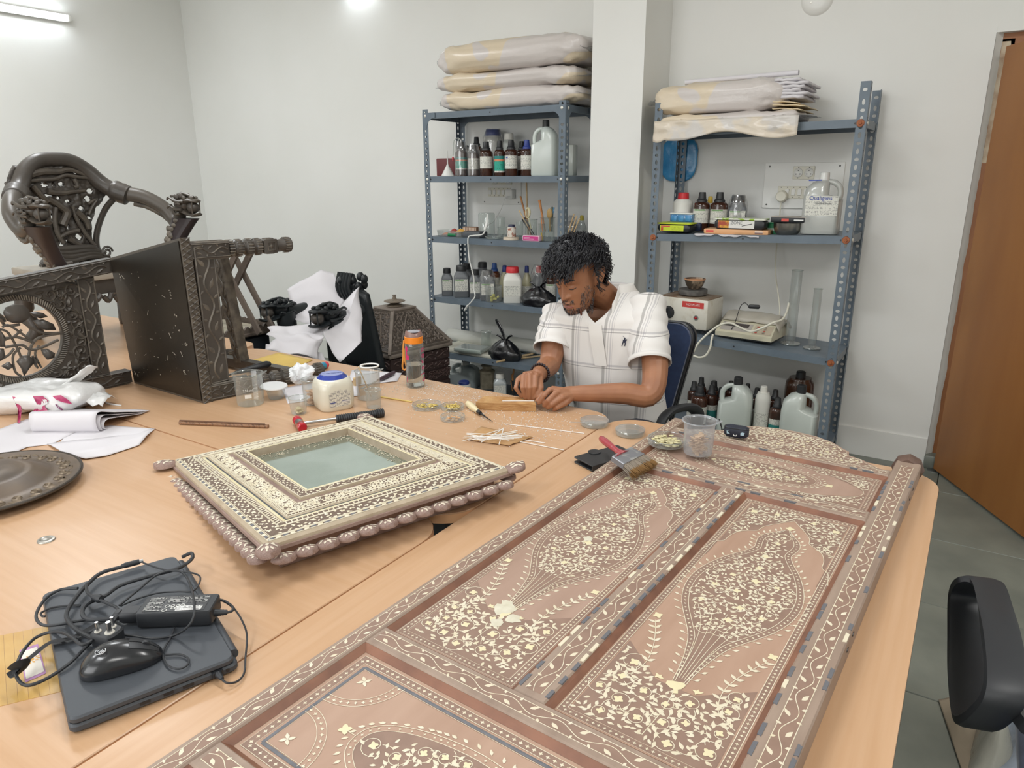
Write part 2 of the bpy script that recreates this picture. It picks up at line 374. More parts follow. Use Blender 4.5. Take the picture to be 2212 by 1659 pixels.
# ------------------------------------------------------------------ racks of slotted angle
def slotted(mb,O,ax,L,wd,pitch=.0352,off=0):
 """one flange: starts at O, runs up along z for L, spreads along ax by wd; real slots, alternately tall and round"""
 O=Vector(O);ax=Vector(ax);n=int(L/pitch);z=0
 def P(u,zz):return O+ax*u+Vector((0,0,zz))
 for k in range(n):
  tall=(k+off)%2==0;z0,z1=k*pitch,(k+1)*pitch if k<n-1 else L
  hw,hh=(.0066,.0122)if tall else(.0095,.0072);uc,zc=wd*.5,(z0+z1)/2;h=[]
  for a in range(8):
   an=PI/8+a*PI/4;h.append(P(uc+hw*1.08*math.cos(an),zc+hh*1.08*math.sin(an)))
  o=[P(wd,zc+.3*(z1-zc)),P(wd,z1),P(0,z1),P(0,zc+.3*(z1-zc)),P(0,zc-.3*(z1-zc)),P(0,z0),P(wd,z0),P(wd,zc-.3*(z1-zc))]
  o=[P(wd,zc+.5*(z1-zc)),P(wd*.75,z1),P(wd*.25,z1),P(0,zc+.5*(z1-zc)),P(0,zc-.5*(z1-zc)),P(wd*.25,z0),P(wd*.75,z0),P(wd,zc-.5*(z1-zc))]
  mb.add(h+o,[(i,8+i,8+(i+1)%8,(i+1)%8)for i in range(8)])
  mb.add([P(wd,z1),P(wd,zc+.5*(z1-zc)),P(wd*.75,z1)],[(0,1,2)]);mb.add([P(0,z1),P(wd*.25,z1),P(0,zc+.5*(z1-zc))],[(0,1,2)])
  mb.add([P(0,z0),P(0,zc-.5*(z1-zc)),P(wd*.25,z0)],[(0,1,2)]);mb.add([P(wd,z0),P(wd*.75,z0),P(wd,zc-.5*(z1-zc))],[(0,1,2)])
hole_me=MB().lathe([(0,.0012),(.0048,.0012),(.0048,0),(0,0)],8).mesh('bolt_hole',M_DARK)
rust_me=MB().lathe([(0,.009),(.006,.0085),(.0075,.004),(.016,.0035),(.0175,0)],14).mesh('bolt',M_RUST)
zinc_me=MB().lathe([(0,.007),(.005,.0065),(.0085,.004),(.009,0)],12).mesh('bolt',M_ZINC)
def rack(label,x0,x1,yf,yr,htop,tiers,bolt,gusset,lip=.036,htops=None):
 t=thing('storage_rack',label,'rack',((x0+x1)/2,(yf+yr)/2,0));A=.042
 for i,(x,y,sx,sy)in enumerate(((x0,yf,1,1),(x1,yf,-1,1),(x0,yr,1,-1),(x1,yr,-1,-1))):
  L=(htops or[htop]*4)[i];m=MB()
  slotted(m,(x,y,0),(sx,0,0),L,A,off=i);slotted(m,(x,y,0),(0,sy,0),L,A,off=i+1)
  solid(m.build('post',M_SLOT,t,world=True,flat=True),.002,0)
 for zl,zr in tiers:
  m=MB();e=.003
  a=[(x0+e,yf+e,zl),(x1-e,yf+e,zr),(x1-e,yr-e,zr),(x0+e,yr-e,zl)]
  b=[(x,y,z-lip)for x,y,z in a];ins=.012
  c=[(x0+ins,yf+ins,zl-lip),(x1-ins,yf+ins,zr-lip),(x1-ins,yr-ins,zr-lip),(x0+ins,yr-ins,zl-lip)]
  d=[(x,y,z-.0015)for x,y,z in a]
  m.add(a+b+c+d,[(0,1,2,3)]+[(i,4+i,4+(i+1)%4,(i+1)%4)for i in range(4)]+[(4+i,8+i,8+(i+1)%4,4+(i+1)%4)for i in range(4)])
  sh=m.build('shelf_board',M_SLOT,t,world=True,flat=True);solid(sh,.0012,0)
  Wi=W[t].inverted()
  for fx in(.045,.5,.955):link_mesh('bolt_hole',hole_me,sh,Wi@TR(x0+(x1-x0)*fx,yf+.003,zl+(zr-zl)*fx-lip/2,0,PI/2))
  bme=rust_me if bolt is M_RUST else zinc_me
  for x,z in((x0+A*.55,zl),(x1-A*.55,zr)):link_mesh('bolt',bme,t,Wi@TR(x,yf-.001,z-lip/2,0,PI/2))
  link_mesh('bolt',zinc_me,t,Wi@Matrix.Translation((x1+.001,yf+A*.6,zr-lip/2))@Matrix.Rotation(PI/2,4,'Y'))
 if gusset:
  zt_=tiers[0][0]
  for x,y,sx in((x0,yf-.002,1),(x1,yf-.002,-1),(x0,yr+.001,1),(x1,yr+.001,-1)):
   g=MB();S=.1;arc=[(x+sx*(S-(S-.03)*math.sin(a)),y,zt_-(S-(S-.03)*math.cos(a)))for a in[PI/2*k/8 for k in range(9)]]
   g.add([(x,y,zt_)]+[(x+sx*S,y,zt_)]+arc+[(x,y,zt_-S)],[tuple(range(12))]);solid(g.build('corner_plate',M_SLOT,t,world=True,flat=True),.002,0)
  for y,sy in((yf,1),(yr,-1)):
   g=MB();S=.1;x=x1+.002;arc=[(x,y+sy*(S-(S-.03)*math.sin(a)),zt_-(S-(S-.03)*math.cos(a)))for a in[PI/2*k/8 for k in range(9)]]
   g.add([(x,y,zt_)]+[(x,y+sy*S,zt_)]+arc+[(x,y,zt_-S)],[tuple(range(12))]);solid(g.build('corner_plate',M_SLOT,t,world=True,flat=True),.002,0)
 return t
LX0,LX1,YF,YR=-3.082,-2.052,3.74,4.13
LZ=[1.884,1.500,1.119,.721,.342,.06]
rack('slate grey slotted rack left of the pillar, crowded with bottles',LX0,LX1,YF,YR,1.905,[(z,z)for z in LZ],M_ZINC,True)
RX0,RX1=-1.522,-.510
RZ=[(1.728,1.742),(1.194,1.220),(.668,.620),(.12,.12)]
rack('slate grey slotted rack with rusty bolts right of the pillar',RX0,RX1,YF,YR,1.90,RZ,M_RUST,False,htops=[1.86,1.90,1.86,1.895])
# ------------------------------------------------------------------ bottles, jars and boxes on the racks
M_AMBER=mat('amber_glass','35211A',.12,col2='4A2A1C',scale=20,coat=.4)
M_AMBERL=mat('light_amber_glass','6B3A1E',.12,coat=.4)
M_GREYB=mat('grey_bottle_plastic','6B6E71',.4)
M_WHITEB=mat('white_bottle_plastic','DEDDD6',.42)
M_MILK=thin('milky_plastic','DDE2DC',.62,.04,.2)
M_MILKG=thin('milky_jug_plastic','D8E0DA',.80,.04,.25)
M_YELB=thin('yellowish_bottle_plastic','D6D0AC',.7,.05,.15)
M_CLEAR=thin('clear_glass','EEF2F0',.05,.05)
M_CLEARP=thin('clear_plastic','E9ECEB',.10,.05,.1)
M_FILM=thin('plastic_film','E4E6E6',.06,.12,.12,'FAFAFA')
M_BCAP=mat('black_cap','2A2B2D',.42)
M_BLUECAP=mat('blue_cap','2E3F86',.4)
M_SKYCAP=mat('bright_blue_cap','35599B',.4)
M_REDCAP=mat('red_cap','CE3037',.4)
M_WCAP=mat('white_cap','E4E2DA',.45)
M_LAB=printed('white_label_print','DDDCD3','8C8C88',150,.5)
M_LABT=printed('teal_label_print','2FA58F','1E5A52',120,.55)
M_LABO=mat('orange_label_band','D98A63',.6)
M_LABG=mat('green_label_band','7EA472',.6)
M_LABD=mat('dark_teal_label_band','2C7F7A',.6)
M_LABB=mat('blue_label_mark','4A5F9E',.6)
M_PINK=mat('magenta_print','CB3B86',.5)
def faceto(x,y,extra=0):return math.atan2(-y,-x)+PI/2+extra
def place(px,top,wpx,y,z0):
 p=ony(px,top,y);r=wpx*pxm((p.x,y,p.z))/2
 return p.x,y,z0,r,p.z-z0
def patch(mb,R,z0,z1,half=1.25,off=0,n=14,k=1.012):
 mb.grid(lambda u,v:(R*k*math.sin(-half+2*half*u+off),-R*k*math.cos(-half+2*half*u+off),z0+(z1-z0)*v),n,1)
def ribcap(mb,r,z0,z1,n=28,taper=.94,flange=True):
 prof=[(r,z0),(r,z0+(z1-z0)*.25),(r*taper,z1-.003),(r*taper-.003,z1),(0,z1)]
 rings=[]
 for rr,z in prof:
  rings.append([((rr-(.0006 if i%2 and rr>r*.5 else 0))*math.cos(2*PI*i/n),(rr-(.0006 if i%2 and rr>r*.5 else 0))*math.sin(2*PI*i/n),z)for i in range(n)])
 mb.loft(rings,True)
BOT='reagent bottles and jars on the racks'
def bottle(kind,px,top,wpx,y,z0,label,body=None,cap=M_BCAP,lab='w',rz=0,group=BOT,name=None,labz=(.16,.58),capk=1.0,wrap=False,spout=False):
 x,y,z,R,H=place(px,top,wpx,y,z0)
 nm=name or{'amber':'reagent_bottle','square':'square_bottle','jar':'jar','round':'round_bottle','slim':'slim_bottle'}[kind]
 t=thing(nm,label,'jar' if kind=='jar' else 'bottle',TR(x,y,z,faceto(x,y,rz)),group)
 b=MB()
 if kind=='amber':
  rc=min(R*.42,.022)*capk;ch=min(.044,H*.21)
  hb=H-ch
  b.lathe([(0,0),(R*.93,0),(R,.006),(R,hb*.82),(R*.97,hb*.865),(R*.86,hb*.91),(R*.66,hb*.945),(rc*1.1,hb*.965),(rc*.95,hb)],28)
  bo=b.build('body',body or M_AMBER,t)
  c=MB();c.lathe([(0,hb-.012),(rc*1.55,hb-.012),(rc*1.6,hb-.002),(rc*1.45,hb+.004),(rc*1.3,hb+.006),(rc*1.18,hb+.008),(rc*.98,H-.003),(rc*.9,H),(0,H)],20)
  c.build('cap',cap,t)
  top_l=hb*.72
 elif kind in('square','jug'):
  rc=R*.70*capk;ch=min(.034,H*.17);hb=H-ch;n=6
  def ring(k,z,rr):return[(p[0],p[1],z)for p in rrect(2*R*k,2*R*k,max(.002,R*k*rr),n)]
  b.loft([ring(.95,0,.3),ring(1,.006,.3),ring(1,hb*.72,.3),ring(.98,hb*.77,.35),ring(.84,hb*.88,.6),ring(.68*capk,hb*.95,.98),ring(.62*capk,hb,.999)])
  bo=b.build('body',body or M_GREYB,t)
  c=MB();ribcap(c,rc,hb-.002,H);c.build('cap',cap,t)
  top_l=hb*.70
 elif kind=='slim':
  rc=R*.45*capk;ch=min(.04,H*.18);hb=H-ch
  b.lathe([(0,0),(R*.94,0),(R,.005),(R,hb*.55),(R*.96,hb*.62),(R*.62,hb*.86),(rc*.9,hb*.95),(rc*.9,hb)],26)
  bo=b.build('body',body or M_YELB,t)
  c=MB();ribcap(c,rc,hb-.004,H,taper=.86);c.build('cap',cap,t);top_l=hb*.5
 else:
  rc=R*.8*capk;ch=min(.035,H*.18);hb=H-ch
  b.lathe([(0,0),(R*.93,0),(R,.006),(R,hb*.84),(R*.95,hb*.92),(R*.78,hb*.97),(R*.76,hb)],30)
  bo=b.build('body',body or M_WHITEB,t)
  c=MB();ribcap(c,rc,hb-.003,H,36);c.build('cap',cap,t);top_l=hb*.75
 Hb=top_l;l0,l1=labz
 if lab:
  z0_,z1_=H*l0,min(H*l1,top_l);lm=MB();k=z1_-z0_;mats=[M_LAB]
  flat=kind in('square','jug')
  def P(a,c_):
   if flat:lm.add([(-R*.86,-R*1.012,a),(R*.86,-R*1.012,a),(R*.86,-R*1.012,c_),(-R*.86,-R*1.012,c_)],[(0,1,2,3)])
   else:patch(lm,R,a,c_)
  if lab=='w':P(z0_,z1_)
  elif lab=='g':
   mats=[M_LAB,M_LABG];P(z0_,z1_);lm.mi=1;zz=z1_-k*.12
   if flat:lm.add([(-R*.8,-R*1.02,zz),(R*.3,-R*1.02,zz),(R*.3,-R*1.02,z1_-k*.02),(-R*.8,-R*1.02,z1_-k*.02)],[(0,1,2,3)])
   else:patch(lm,R,zz,z1_-k*.02,.7,-.25,8,1.018)
  elif lab=='t':
   mats=[M_LAB,M_LABT,M_LABO,M_LABD];P(z0_,z0_+k*.1);lm.mi=1;P(z0_+k*.1,z0_+k*.68);lm.mi=2;P(z0_+k*.68,z0_+k*.8);lm.mi=3;P(z0_+k*.8,z1_)
  elif lab=='b':
   mats=[M_LAB,M_LABB];P(z0_,z1_);lm.mi=1;patch(lm,R,z1_-k*.2,z1_-k*.08,.18,-.7,6,1.018)
  elif lab=='d':
   mats=[M_LAB,M_LABD];P(z0_,z0_+k*.18);lm.mi=1;P(z0_+k*.18,z0_+k*.7);lm.mi=0;P(z0_+k*.7,z1_)
  lm.build('paper_label',mats,t)
 if wrap:
  wm=MB();wm.grid(lambda u,v:((R*1.10*(1-.35*max(0,v-.75)/.25)+.004*nz3((math.cos(2*PI*u)*3,math.sin(2*PI*u)*3,v*6),1.3))*math.cos(2*PI*u),(R*1.10*(1-.35*max(0,v-.75)/.25)+.004*nz3((math.cos(2*PI*u)*3+5,math.sin(2*PI*u)*3,v*6),1.3))*math.sin(2*PI*u),.002+H*1.01*v+.004*nz3((u*9,v*4,3))),26,14,True)
  wm.build('plastic_wrap',M_FILM,t)
 if spout:
  s_=MB();s_.tube(bez([(0,0,H-.005),(-.004,0,H+.012),(-.025,0,H+.02),(-.046,0,H+.004),(-.052,0,H-.05),(-.054,0,H-.085)],6),[.0035]*25+[.0035]*6,8)
  s_.build('spout_tube',M_MILK,t);MB().lathe([(.0035,0),(.006,.022),(0,.022)],8,(-.0545,0,H-.115)).build('spout_tip',M_REDCAP,t)
 return t
yA,yB=3.83,3.99
z2,z3,z4,z5=LZ[1]+.001,LZ[2]+.001,LZ[3]+.001,LZ[4]+.001
# second board of the left rack
bottle('amber',996,306,27,3.86,z2,'amber wash bottle with a bent white spout tube, wrapped in film, second board',lab='t',spout=True,wrap=True,labz=(.2,.55))
bottle('amber',1023,313,26,3.85,z2,'film-wrapped amber bottle between the wash bottle and the plain white label',lab='w',wrap=True,labz=(.22,.6))
bottle('amber',1029,296,24,3.965,z2,'tallest black-capped bottle in the back row, behind the film-wrapped bottles',lab=None)
bottle('amber',1008,314,22,4.02,z2,'short black-capped bottle peeping out behind the wash bottle',lab=None)
bottle('amber',1050,306,29,3.85,z2,'amber bottle with a plain cream label in front of the blue-lidded jar',lab='w',labz=(.22,.58))
bottle('amber',1079,304,24,3.84,z2,'amber bottle with a turquoise and orange label',lab='t',labz=(.1,.62))
bottle('amber',1104,303,29,3.85,z2,'amber bottle with a white and grey label right of the turquoise one',lab='b',labz=(.2,.58))
bottle('amber',1127,305,24,3.98,z2,'dark amber bottle half hidden behind the blue-capped bottle',lab='w')
bottle('amber',1138,302,27,3.85,z2,'amber bottle with a navy blue cap beside the white jerrycan',lab='w',cap=M_BLUECAP,labz=(.18,.58))
bottle('jar',1065,280,42,4.055,z2,'large cream jar with a blue lid at the back of the second board',body=M_WHITEB,cap=M_BLUECAP,lab=None,wrap=True)
t_=bottle('jar',1099,288,26,4.03,z2,'clear upturned beaker at the back beside the blue-lidded jar',body=M_MILK,cap=M_WCAP,lab=None,name='beaker')
# fourth board
bottle('square',965,579,24,3.84,z4,'small grey square bottle at the left end of the fourth board',lab='g',labz=(.2,.62))
bottle('square',996,573,33,3.845,z4,'largest grey square bottle, second from the left on the fourth board',lab='g',labz=(.2,.62))
bottle('square',1008,569,26,3.99,z4,'dark grey bottle hidden behind the largest grey square bottle',lab=None)
bottle('square',1026,582,26,3.84,z4,'small grey square bottle right of the largest one',lab='g',labz=(.2,.62))
bottle('square',1042,566,28,3.98,z4,'tall grey bottle standing behind the two small grey ones',lab=None)
bottle('square',1053,584,32,3.82,z4,'grey square bottle with a film-wrapped cap behind the clear tub',lab='g',labz=(.2,.62),wrap=True)
bottle('amber',1068,568,24,3.99,z4,'amber bottle with a bright blue cap on the fourth board',lab='w',cap=M_SKYCAP,body=M_AMBERL)
bottle('slim',1090,573,24,3.98,z4,'pale yellow bottle with a blue cap behind the red-capped white bottle',cap=M_BLUECAP,lab=None)
bottle('square',1107,576,40,3.84,z4,'white square bottle with a bright red cap',body=M_WHITEB,cap=M_REDCAP,lab='w',labz=(.2,.5))
bottle('slim',1138,574,22,3.97,z4,'pale yellow bottle with a blue cap behind the black bag',cap=M_BLUECAP,lab='w')
bottle('slim',1164,574,32,3.97,z4,'film-wrapped bottle with a red cap beside the man\'s hair',body=M_GREYB,cap=M_REDCAP,lab='w',wrap=True,capk=.9)
bottle('amber',1190,582,22,3.96,z4,'dark labelled bottle almost hidden by the man\'s hair',lab='g')
# middle board of the right rack
def rz(tier,x):a,b=RZ[tier];return a+(b-a)*(x-RX0)/(RX1-RX0)+.001
zm=rz(1,-1.2)+.004
bottle('round',1477,416,42,3.98,zm,'white bottle with a red cap on the middle board of the right rack',body=M_WHITEB,cap=M_REDCAP,lab=None,capk=.72,name='round_bottle')
bottle('amber',1518,415,36,3.95,zm,'amber bottle with a black cap, left of two alike on the middle board',lab='g',labz=(.2,.62),capk=.95)
bottle('amber',1556,415,37,3.95,zm,'amber bottle with a black cap, right of two alike on the middle board',lab='g',labz=(.2,.62),capk=.95)
bottle('square',1596,422,38,4.0,zm,'grey square bottle wrapped in film at the end of the bottle row',lab='g',wrap=True,labz=(.2,.62),capk=1.1)
bottle('slim',1535,424,14,4.08,zm,'small bottle with a yellow cap behind the two amber bottles',body=M_WHITEB,cap=mat('yellow_cap','D9B640',.4),lab=None,capk=1.7)
# bottom board of the right rack
zb=.121
for a in(('amber',1516,815,24,4.02,'rearmost dark bottle beside the blue chair back',None),('amber',1500,824,25,3.93,'dark bottle with a black cap next to the chair back','w'),('amber',1513,834,35,3.83,'dark bottle with a big white and green label, in front by the chair','g'),('amber',1543,823,30,4.02,'brown bottle at the back, behind the teal-labelled one',None),('amber',1539,832,28,3.90,'dark bottle with a teal label between white labels on the bottom board','d'),('amber',1558,837,22,3.93,'dark bottle tucked against the left of the white jug','w'),('amber',1580,823,22,4.03,'black-capped bottle seen behind the top of the white jug',None),('amber',1616,829,22,4.03,'black cap just showing behind the right of the white jug',None),('amber',1636,838,24,3.95,'dark bottle with a red label between the jug and the white bottle','w'),('amber',1676,842,26,3.945,'brown bottle behind the front teal-labelled bottle',None),('amber',1681,859,30,3.83,'front brown bottle with a teal label right of the white bottle','d')):
 bottle(a[0],a[1],a[2],a[3],a[4],zb,a[5],lab=a[6],labz=(.08,.52))
t_=bottle('round',1651,834,32,3.83,zb,'tall white bottle with a white cap on the bottom board',body=M_WHITEB,cap=M_WCAP,lab='w',labz=(.1,.5),capk=.58)
t_=bottle('round',1731,802,60,4.03,zb,'big round brown bottle behind the right-hand white jug',body=mat('brown_glass','4C2E1E',.15,coat=.4),cap=M_BCAP,lab='w',labz=(.05,.45),capk=.42,name='large_round_bottle')
def ring_mark(o,z,R,m):
 r=MB();patch(r,R,z,z+.012,1.2,0,12,1.02);r.build('red_band',m,o)
def jug(px,top,wpx,y,z0,label,m=M_MILKG,cap=M_BCAP,handle=-1,lab=False,dpx=.72,capx=.0,group='white jugs'):
 x,y,z,R,H=place(px,top,wpx,y,z0);D=R*dpx
 t=thing('jug',label,'jug',TR(x,y,z,faceto(x,y)*.4),group)
 b=MB();hb=H*.9;n=5
 def ring(w0,w1,d,zz,rr=.35):
  return[(p[0]+(w0+w1)/2,p[1],zz)for p in rrect(w1-w0,2*d,min((w1-w0),2*d)*rr,n)]
 s=handle
 def RG(a,c,d,zz,rr=.35):return ring(a,c,d,zz,rr)if s<0 else ring(-c,-a,d,zz,rr)
 # body, then a shoulder that leaves the corner for the grip free
 b.loft([RG(-R*.96,R*.96,D*.95,0,.25),RG(-R,R,D,.008,.25),RG(-R,R,D,H*.56,.25),RG(-R*.62,R,D,H*.60,.3),RG(-R*.26,R*.98,D*.97,H*.64,.35),RG(-R*.26,R*.93,D*.9,H*.74,.4),RG(-R*.26,R*.62,D*.7,H*.84,.45),RG(-R*.16,R*.26,R*.21,hb*.985,.499),RG(-R*.16,R*.26,R*.21,hb,.499)])
 bo=b.build('body',m,t)
 g=MB();q=-s
 g.tube(bez([(-R*.8*q,0,H*.54),(-R*.86*q,0,H*.64),(-R*.80*q,0,H*.75),(-R*.52*q,0,H*.83),(-R*.12*q,0,H*.855)],6),[R*.16]*20+[R*.14]*5,10);g.build('handle',m,t)
 cx=R*.05*q;c=MB(Matrix.Translation((cx,0,0)));ribcap(c,R*.27,hb-.012,H,24);c.build('cap',cap,t)
 if lab:
  l=MB();l.add([(-R*.82,-D*1.01,lab[0]*H),(R*.86,-D*1.01,lab[0]*H),(R*.86,-D*1.01,lab[1]*H),(-R*.82,-D*1.01,lab[1]*H)],[(0,1,2,3)]);l.build('paper_label',M_LAB,t)
 return t,R,D,H
j1=jug(1178,259,57,3.86,z2,'white jerrycan with a black cap and a built-in handle, second board')
j2=jug(1594,814,70,3.80,zb,'white jug with a black cap in the middle of the bottom board')
j3=jug(1735,832,76,3.80,zb,'white jug with an orange and blue label beside the rack post',handle=1)
o=MB();R,D,H=j3[1:];o.add([(-R*.6,-D*1.02,H*.10),(R*.3,-D*1.02,H*.10),(R*.3,-D*1.02,H*.2),(-R*.6,-D*1.02,H*.2)],[(0,1,2,3)]);o.mi=1
o.add([(-R*.5,-D*1.03,H*.155),(R*.15,-D*1.03,H*.155),(R*.15,-D*1.03,H*.18),(-R*.5,-D*1.03,H*.18)],[(0,1,2,3)]);o.mi=2
o.add([(-R*.5,-D*1.03,H*.125),(R*.15,-D*1.03,H*.125),(R*.15,-D*1.03,H*.145),(-R*.5,-D*1.03,H*.145)],[(0,1,2,3)])
o.build('paper_label',[M_WHITEB,M_LABO,mat('blue_grey_band','5E86A8',.6)],j3[0])
j4=jug(1785,372,78,3.86,rz(1,-.66)+.004,'clear square jug with a blue printed label by the right-hand post',cap=thin('white_thin_cap','E6E6E2',.85,.04,.2),handle=1,lab=(.30,.62),m=thin('clear_jug_plastic','E4E6E2',.5,.05,.15))
text('Qualigens',.026,TR(-j4[1]*.05,-j4[2]*1.03,j4[3]*.585,0,PI/2),mat('blue_ink','3A50A5',.5),j4[0])
text('Distilled Water',.012,TR(j4[1]*.1,-j4[2]*1.03,j4[3]*.50,0,PI/2),mat('grey_ink','77787A',.5),j4[0])
b_=MB();b_.add([(-j4[1]*.78,-j4[2]*.9,j4[3]*.86),(-j4[1]*.1,-j4[2]*.9,j4[3]*.865),(-j4[1]*.1,-j4[2]*.9,j4[3]*.885),(-j4[1]*.78,-j4[2]*.9,j4[3]*.88)],[(0,1,2,3)]);b_.build('blue_strip',mat('blue_ink','3A50A5',.5),j4[0])
# containers below the left rack's lowest boards
j5=jug(1003,781,62,3.93,LZ[5]+.001,'large translucent jerrycan under the left rack, half full',m=thin('cloudy_jerrycan','B9C3C3',.72,.04,.2),cap=thin('white_thin_cap','E6E6E2',.85,.04,.2),dpx=.8)
lq=MB();R,D,H=j5[1:];lq.prism(rrect(R*1.9,D*1.9,.03),.01,H*.36);lq.build('liquid',mat('grey_liquid','8E9CA0',.2),j5[0])
bottle('square',1080,806,28,3.82,LZ[5]+.001,'white square bottle with a white cap under the left rack',body=thin('cloudy_bottle','C3CACB',.7,.04,.2),cap=M_WCAP,lab='w')
bottle('jar',1002,823,30,3.74+.035,LZ[5]+.001,'jar with a navy lid in front of the translucent jerrycan',body=M_WHITEB,cap=M_BLUECAP,lab=None,group=None)
x,y,z,R,H=place(1052,789,36,3.97,LZ[5]+.001)
t=thing('pipe_fitting','cream moulded pump housing under the left rack','pump part',TR(x,y,z,faceto(x,y)))
m=MB();m.prism(rrect(R*1.7,R*1.1,.02),0,H*.72);m.lathe([(0,H*.7),(R*.95,H*.7),(R*.95,H*.78),(R*.55,H*.84),(R*.55,H*.97),(R*.75,H*.97),(R*.75,H),(0,H)],20);m.build('housing',mat('dusty_cream_plastic','BDB299',.6,col2='A69A82',scale=30),t)
m=MB();
for s_ in(-1,1):MB().prism([(s_*R*.5-.008,-R*.62),(s_*R*.5+.008,-R*.62),(s_*R*.5+.008,-R*.5),(s_*R*.5-.008,-R*.5)],.01,H*.7).build('rib',MATS['dusty_cream_plastic'],t)
def boxy(name,label,cat,px0,px1,top,y,z0,depth,mt,group=None,r=.004,rzz=0,h=None):
 """a box whose front face spans the picture columns px0..px1 at depth y"""
 a,b=ony(px0,top,y),ony(px1,top,y);w_=b.x-a.x;hh=h or(a.z+b.z)/2-z0
 t=thing(name,label,cat,TR((a.x+b.x)/2,y+depth/2,z0,rzz),group)
 if mt:MB().rbox((0,0,hh/2),(w_,depth,hh),r,2).build('body',mt,t)
 return t,w_,hh
def decal(o,x0,x1,z0,z1,y,mt,name='paper_label'):
 m=MB();m.add([(x0,y,z0),(x1,y,z0),(x1,y,z1),(x0,y,z1)],[(0,1,2,3)]);return m.build(name,mt,o)
boxy('folder','dark red flat box standing behind the white funnel','folder',942,990,342,3.95,z2,.03,mat('maroon_card','6E3436',.6))
x,y,z,R,H=place(966,326,28,3.83,z2)
t=thing('funnel','white funnel standing upside down at the left end of the second board','funnel',(x,y,z))
MB().lathe([(R,0),(R*1.02,.003),(R*.2,H*.42),(.0042,H*.5),(.0032,H),(.0022,H),(.0032,H*.5)],28,cap=False).build('cone',M_WHITEP,t)
MB().lathe([(R,-.0005),(R*1.07,0),(R*1.07,.003),(R,.004)],28,cap=False).build('rim',M_WHITEP,t)
t,w_,hh=boxy('clear_case','clear plastic case at the right end of the second board, right of the post','case',1221,1238,313,3.93,z2,.06,M_MILK)
boxy('lid','thin clear lid leaning on the plastic case','lid',1214,1226,302,3.96,z2,.004,M_CLEARP)
# third board of the left rack
def beaker(name,label,px,top,wpx,y,z0,up=False,m=None,spout=False,group='glass beakers and jars on the third board',cat='beaker'):
 x,y,z,R,H=place(px,top,wpx,y,z0);t=thing(name,label,cat,(x,y,z),group)
 p=[(0,.002),(R*.9,.002),(R*.97,.01),(R*.97,H*.96),(R*1.04,H)]if not up else[(R*1.04,0),(R*.97,H*.04),(R*.97,H-.01),(R*.9,H),(0,H)]
 MB().lathe(p,28,cap=False).build('wall',m or M_CLEAR,t)
 MB().tube([(R*1.04*math.cos(a),R*1.04*math.sin(a),0.001 if up else H)for a in[2*PI*i/28 for i in range(28)]],.0016,6,True).build('rim',m or M_CLEAR,t)
 return t,R,H
beaker('beaker','large upturned glass beaker on the third board',1051,460,37,3.96,z3,True)
beaker('flask','small upturned glass jar right of the large beaker',1082,469,19,3.94,z3,True)
beaker('beaker','low glass beaker in front of the small upturned jar',1086,491,21,3.84,z3)
t=beaker('petri_dish','shallow glass dish in front of the large upturned beaker',1065,511,34,3.79,z3)[0]
x,y,z,R,H=place(1104,512,34,3.79,z3);t=thing('coaster','round cream disc under the small jar with a dark lid','coaster',(x,y,z));MB().lathe([(0,0),(R,0),(R,.013),(R*.95,.016),(0,.016)],28).build('disc',mat('cream_disc','CFC2AF',.6),t)
t=bottle('round',1105,485,19,3.79,z3+.017,'small printed jar with a dark blue lid on the round cream disc',body=mat('printed_jar','D9D3C9',.4,col2='9A5A44',scale=40,contrast=(.52,.6)),cap=mat('navy_lid','2B2F4B',.4),lab=None,name='small_jar',group=None)
beaker('bottle','clear bottle standing left of the brushes on the third board',1123,477,16,3.90,z3,True)
t,w_,hh=boxy('pink_box','small magenta box with a pale border on the edge of the third board','box',1128,1165,509,3.765,z3,.04,mat('pale_pink_card','DDB6C6',.5))
decal(t,-w_*.44,w_*.44,hh*.12,hh*.86,-.0206,M_PINK);decal(t,-w_*.38,w_*.2,hh*.35,hh*.41,-.0209,mat('pink_white','EBC6DA',.5),'print_line');decal(t,-w_*.38,-w_*.05,hh*.58,hh*.66,-.0209,mat('pink_white','EBC6DA',.5),'print_line')
# trays of small things at the left end of the third board
t,w_,hh=boxy('clear_tray','clear tray of small packets at the left end of the third board','tray',943,996,498,3.79,z3,.14,None)
m=MB();m.loft([[(x,y,zz)for x,y in rrect(w_*k,.14*k,.006)]for zz,k in((hh,1),(.002,.96))],False,True);m.add([(x,y,.002)for x,y in rrect(w_*.96,.134,.006)],[tuple(range(16))]);m.build('tray_wall',M_CLEARP,t)
for i,(lb,c,dx,dy,rz_,L,hh_)in enumerate((('orange sweet-like packet in the clear tray','D9825A',-.05,-.03,.2,.06,.02),('pink packet in the clear tray','C9706A',-.01,-.02,-.15,.07,.022),('gold packet on top of the clear tray','D6A54A',.035,.02,.3,.08,.03),('red packet at the back of the clear tray','A8413A',-.03,.03,.1,.06,.03))):
 q=thing('packet',lb,'packet',W[t]@TR(dx,dy,.004+.012*(i>1),rz_),'packets in the clear tray')
 m=MB();m.grid(lambda u,v:((u-.5)*L,(v-.5)*.034,hh_*(.25+.75*math.sin(PI*u)*math.sin(PI*v))+.003*nz3((u*6+i,v*6,0))),10,6);m.grid(lambda u,v:((u-.5)*L,(.5-v)*.034,0),10,1);m.build('wrapper',mat('packet_%s'%c,c,.35,bump=.3,bscale=80,bdist=.002),q)
q=thing('green_roll','rolled green packet at the front of the clear tray','roll',W[t]@TR(.02,-.063,.012,.12));MB().tube([(-.03,0,0),(-.027,0,0),(.03,0,0),(.034,0,0)],[.006,.011,.011,.006],12).build('wrapper',mat('green_foil','1F7A4A',.3),q)
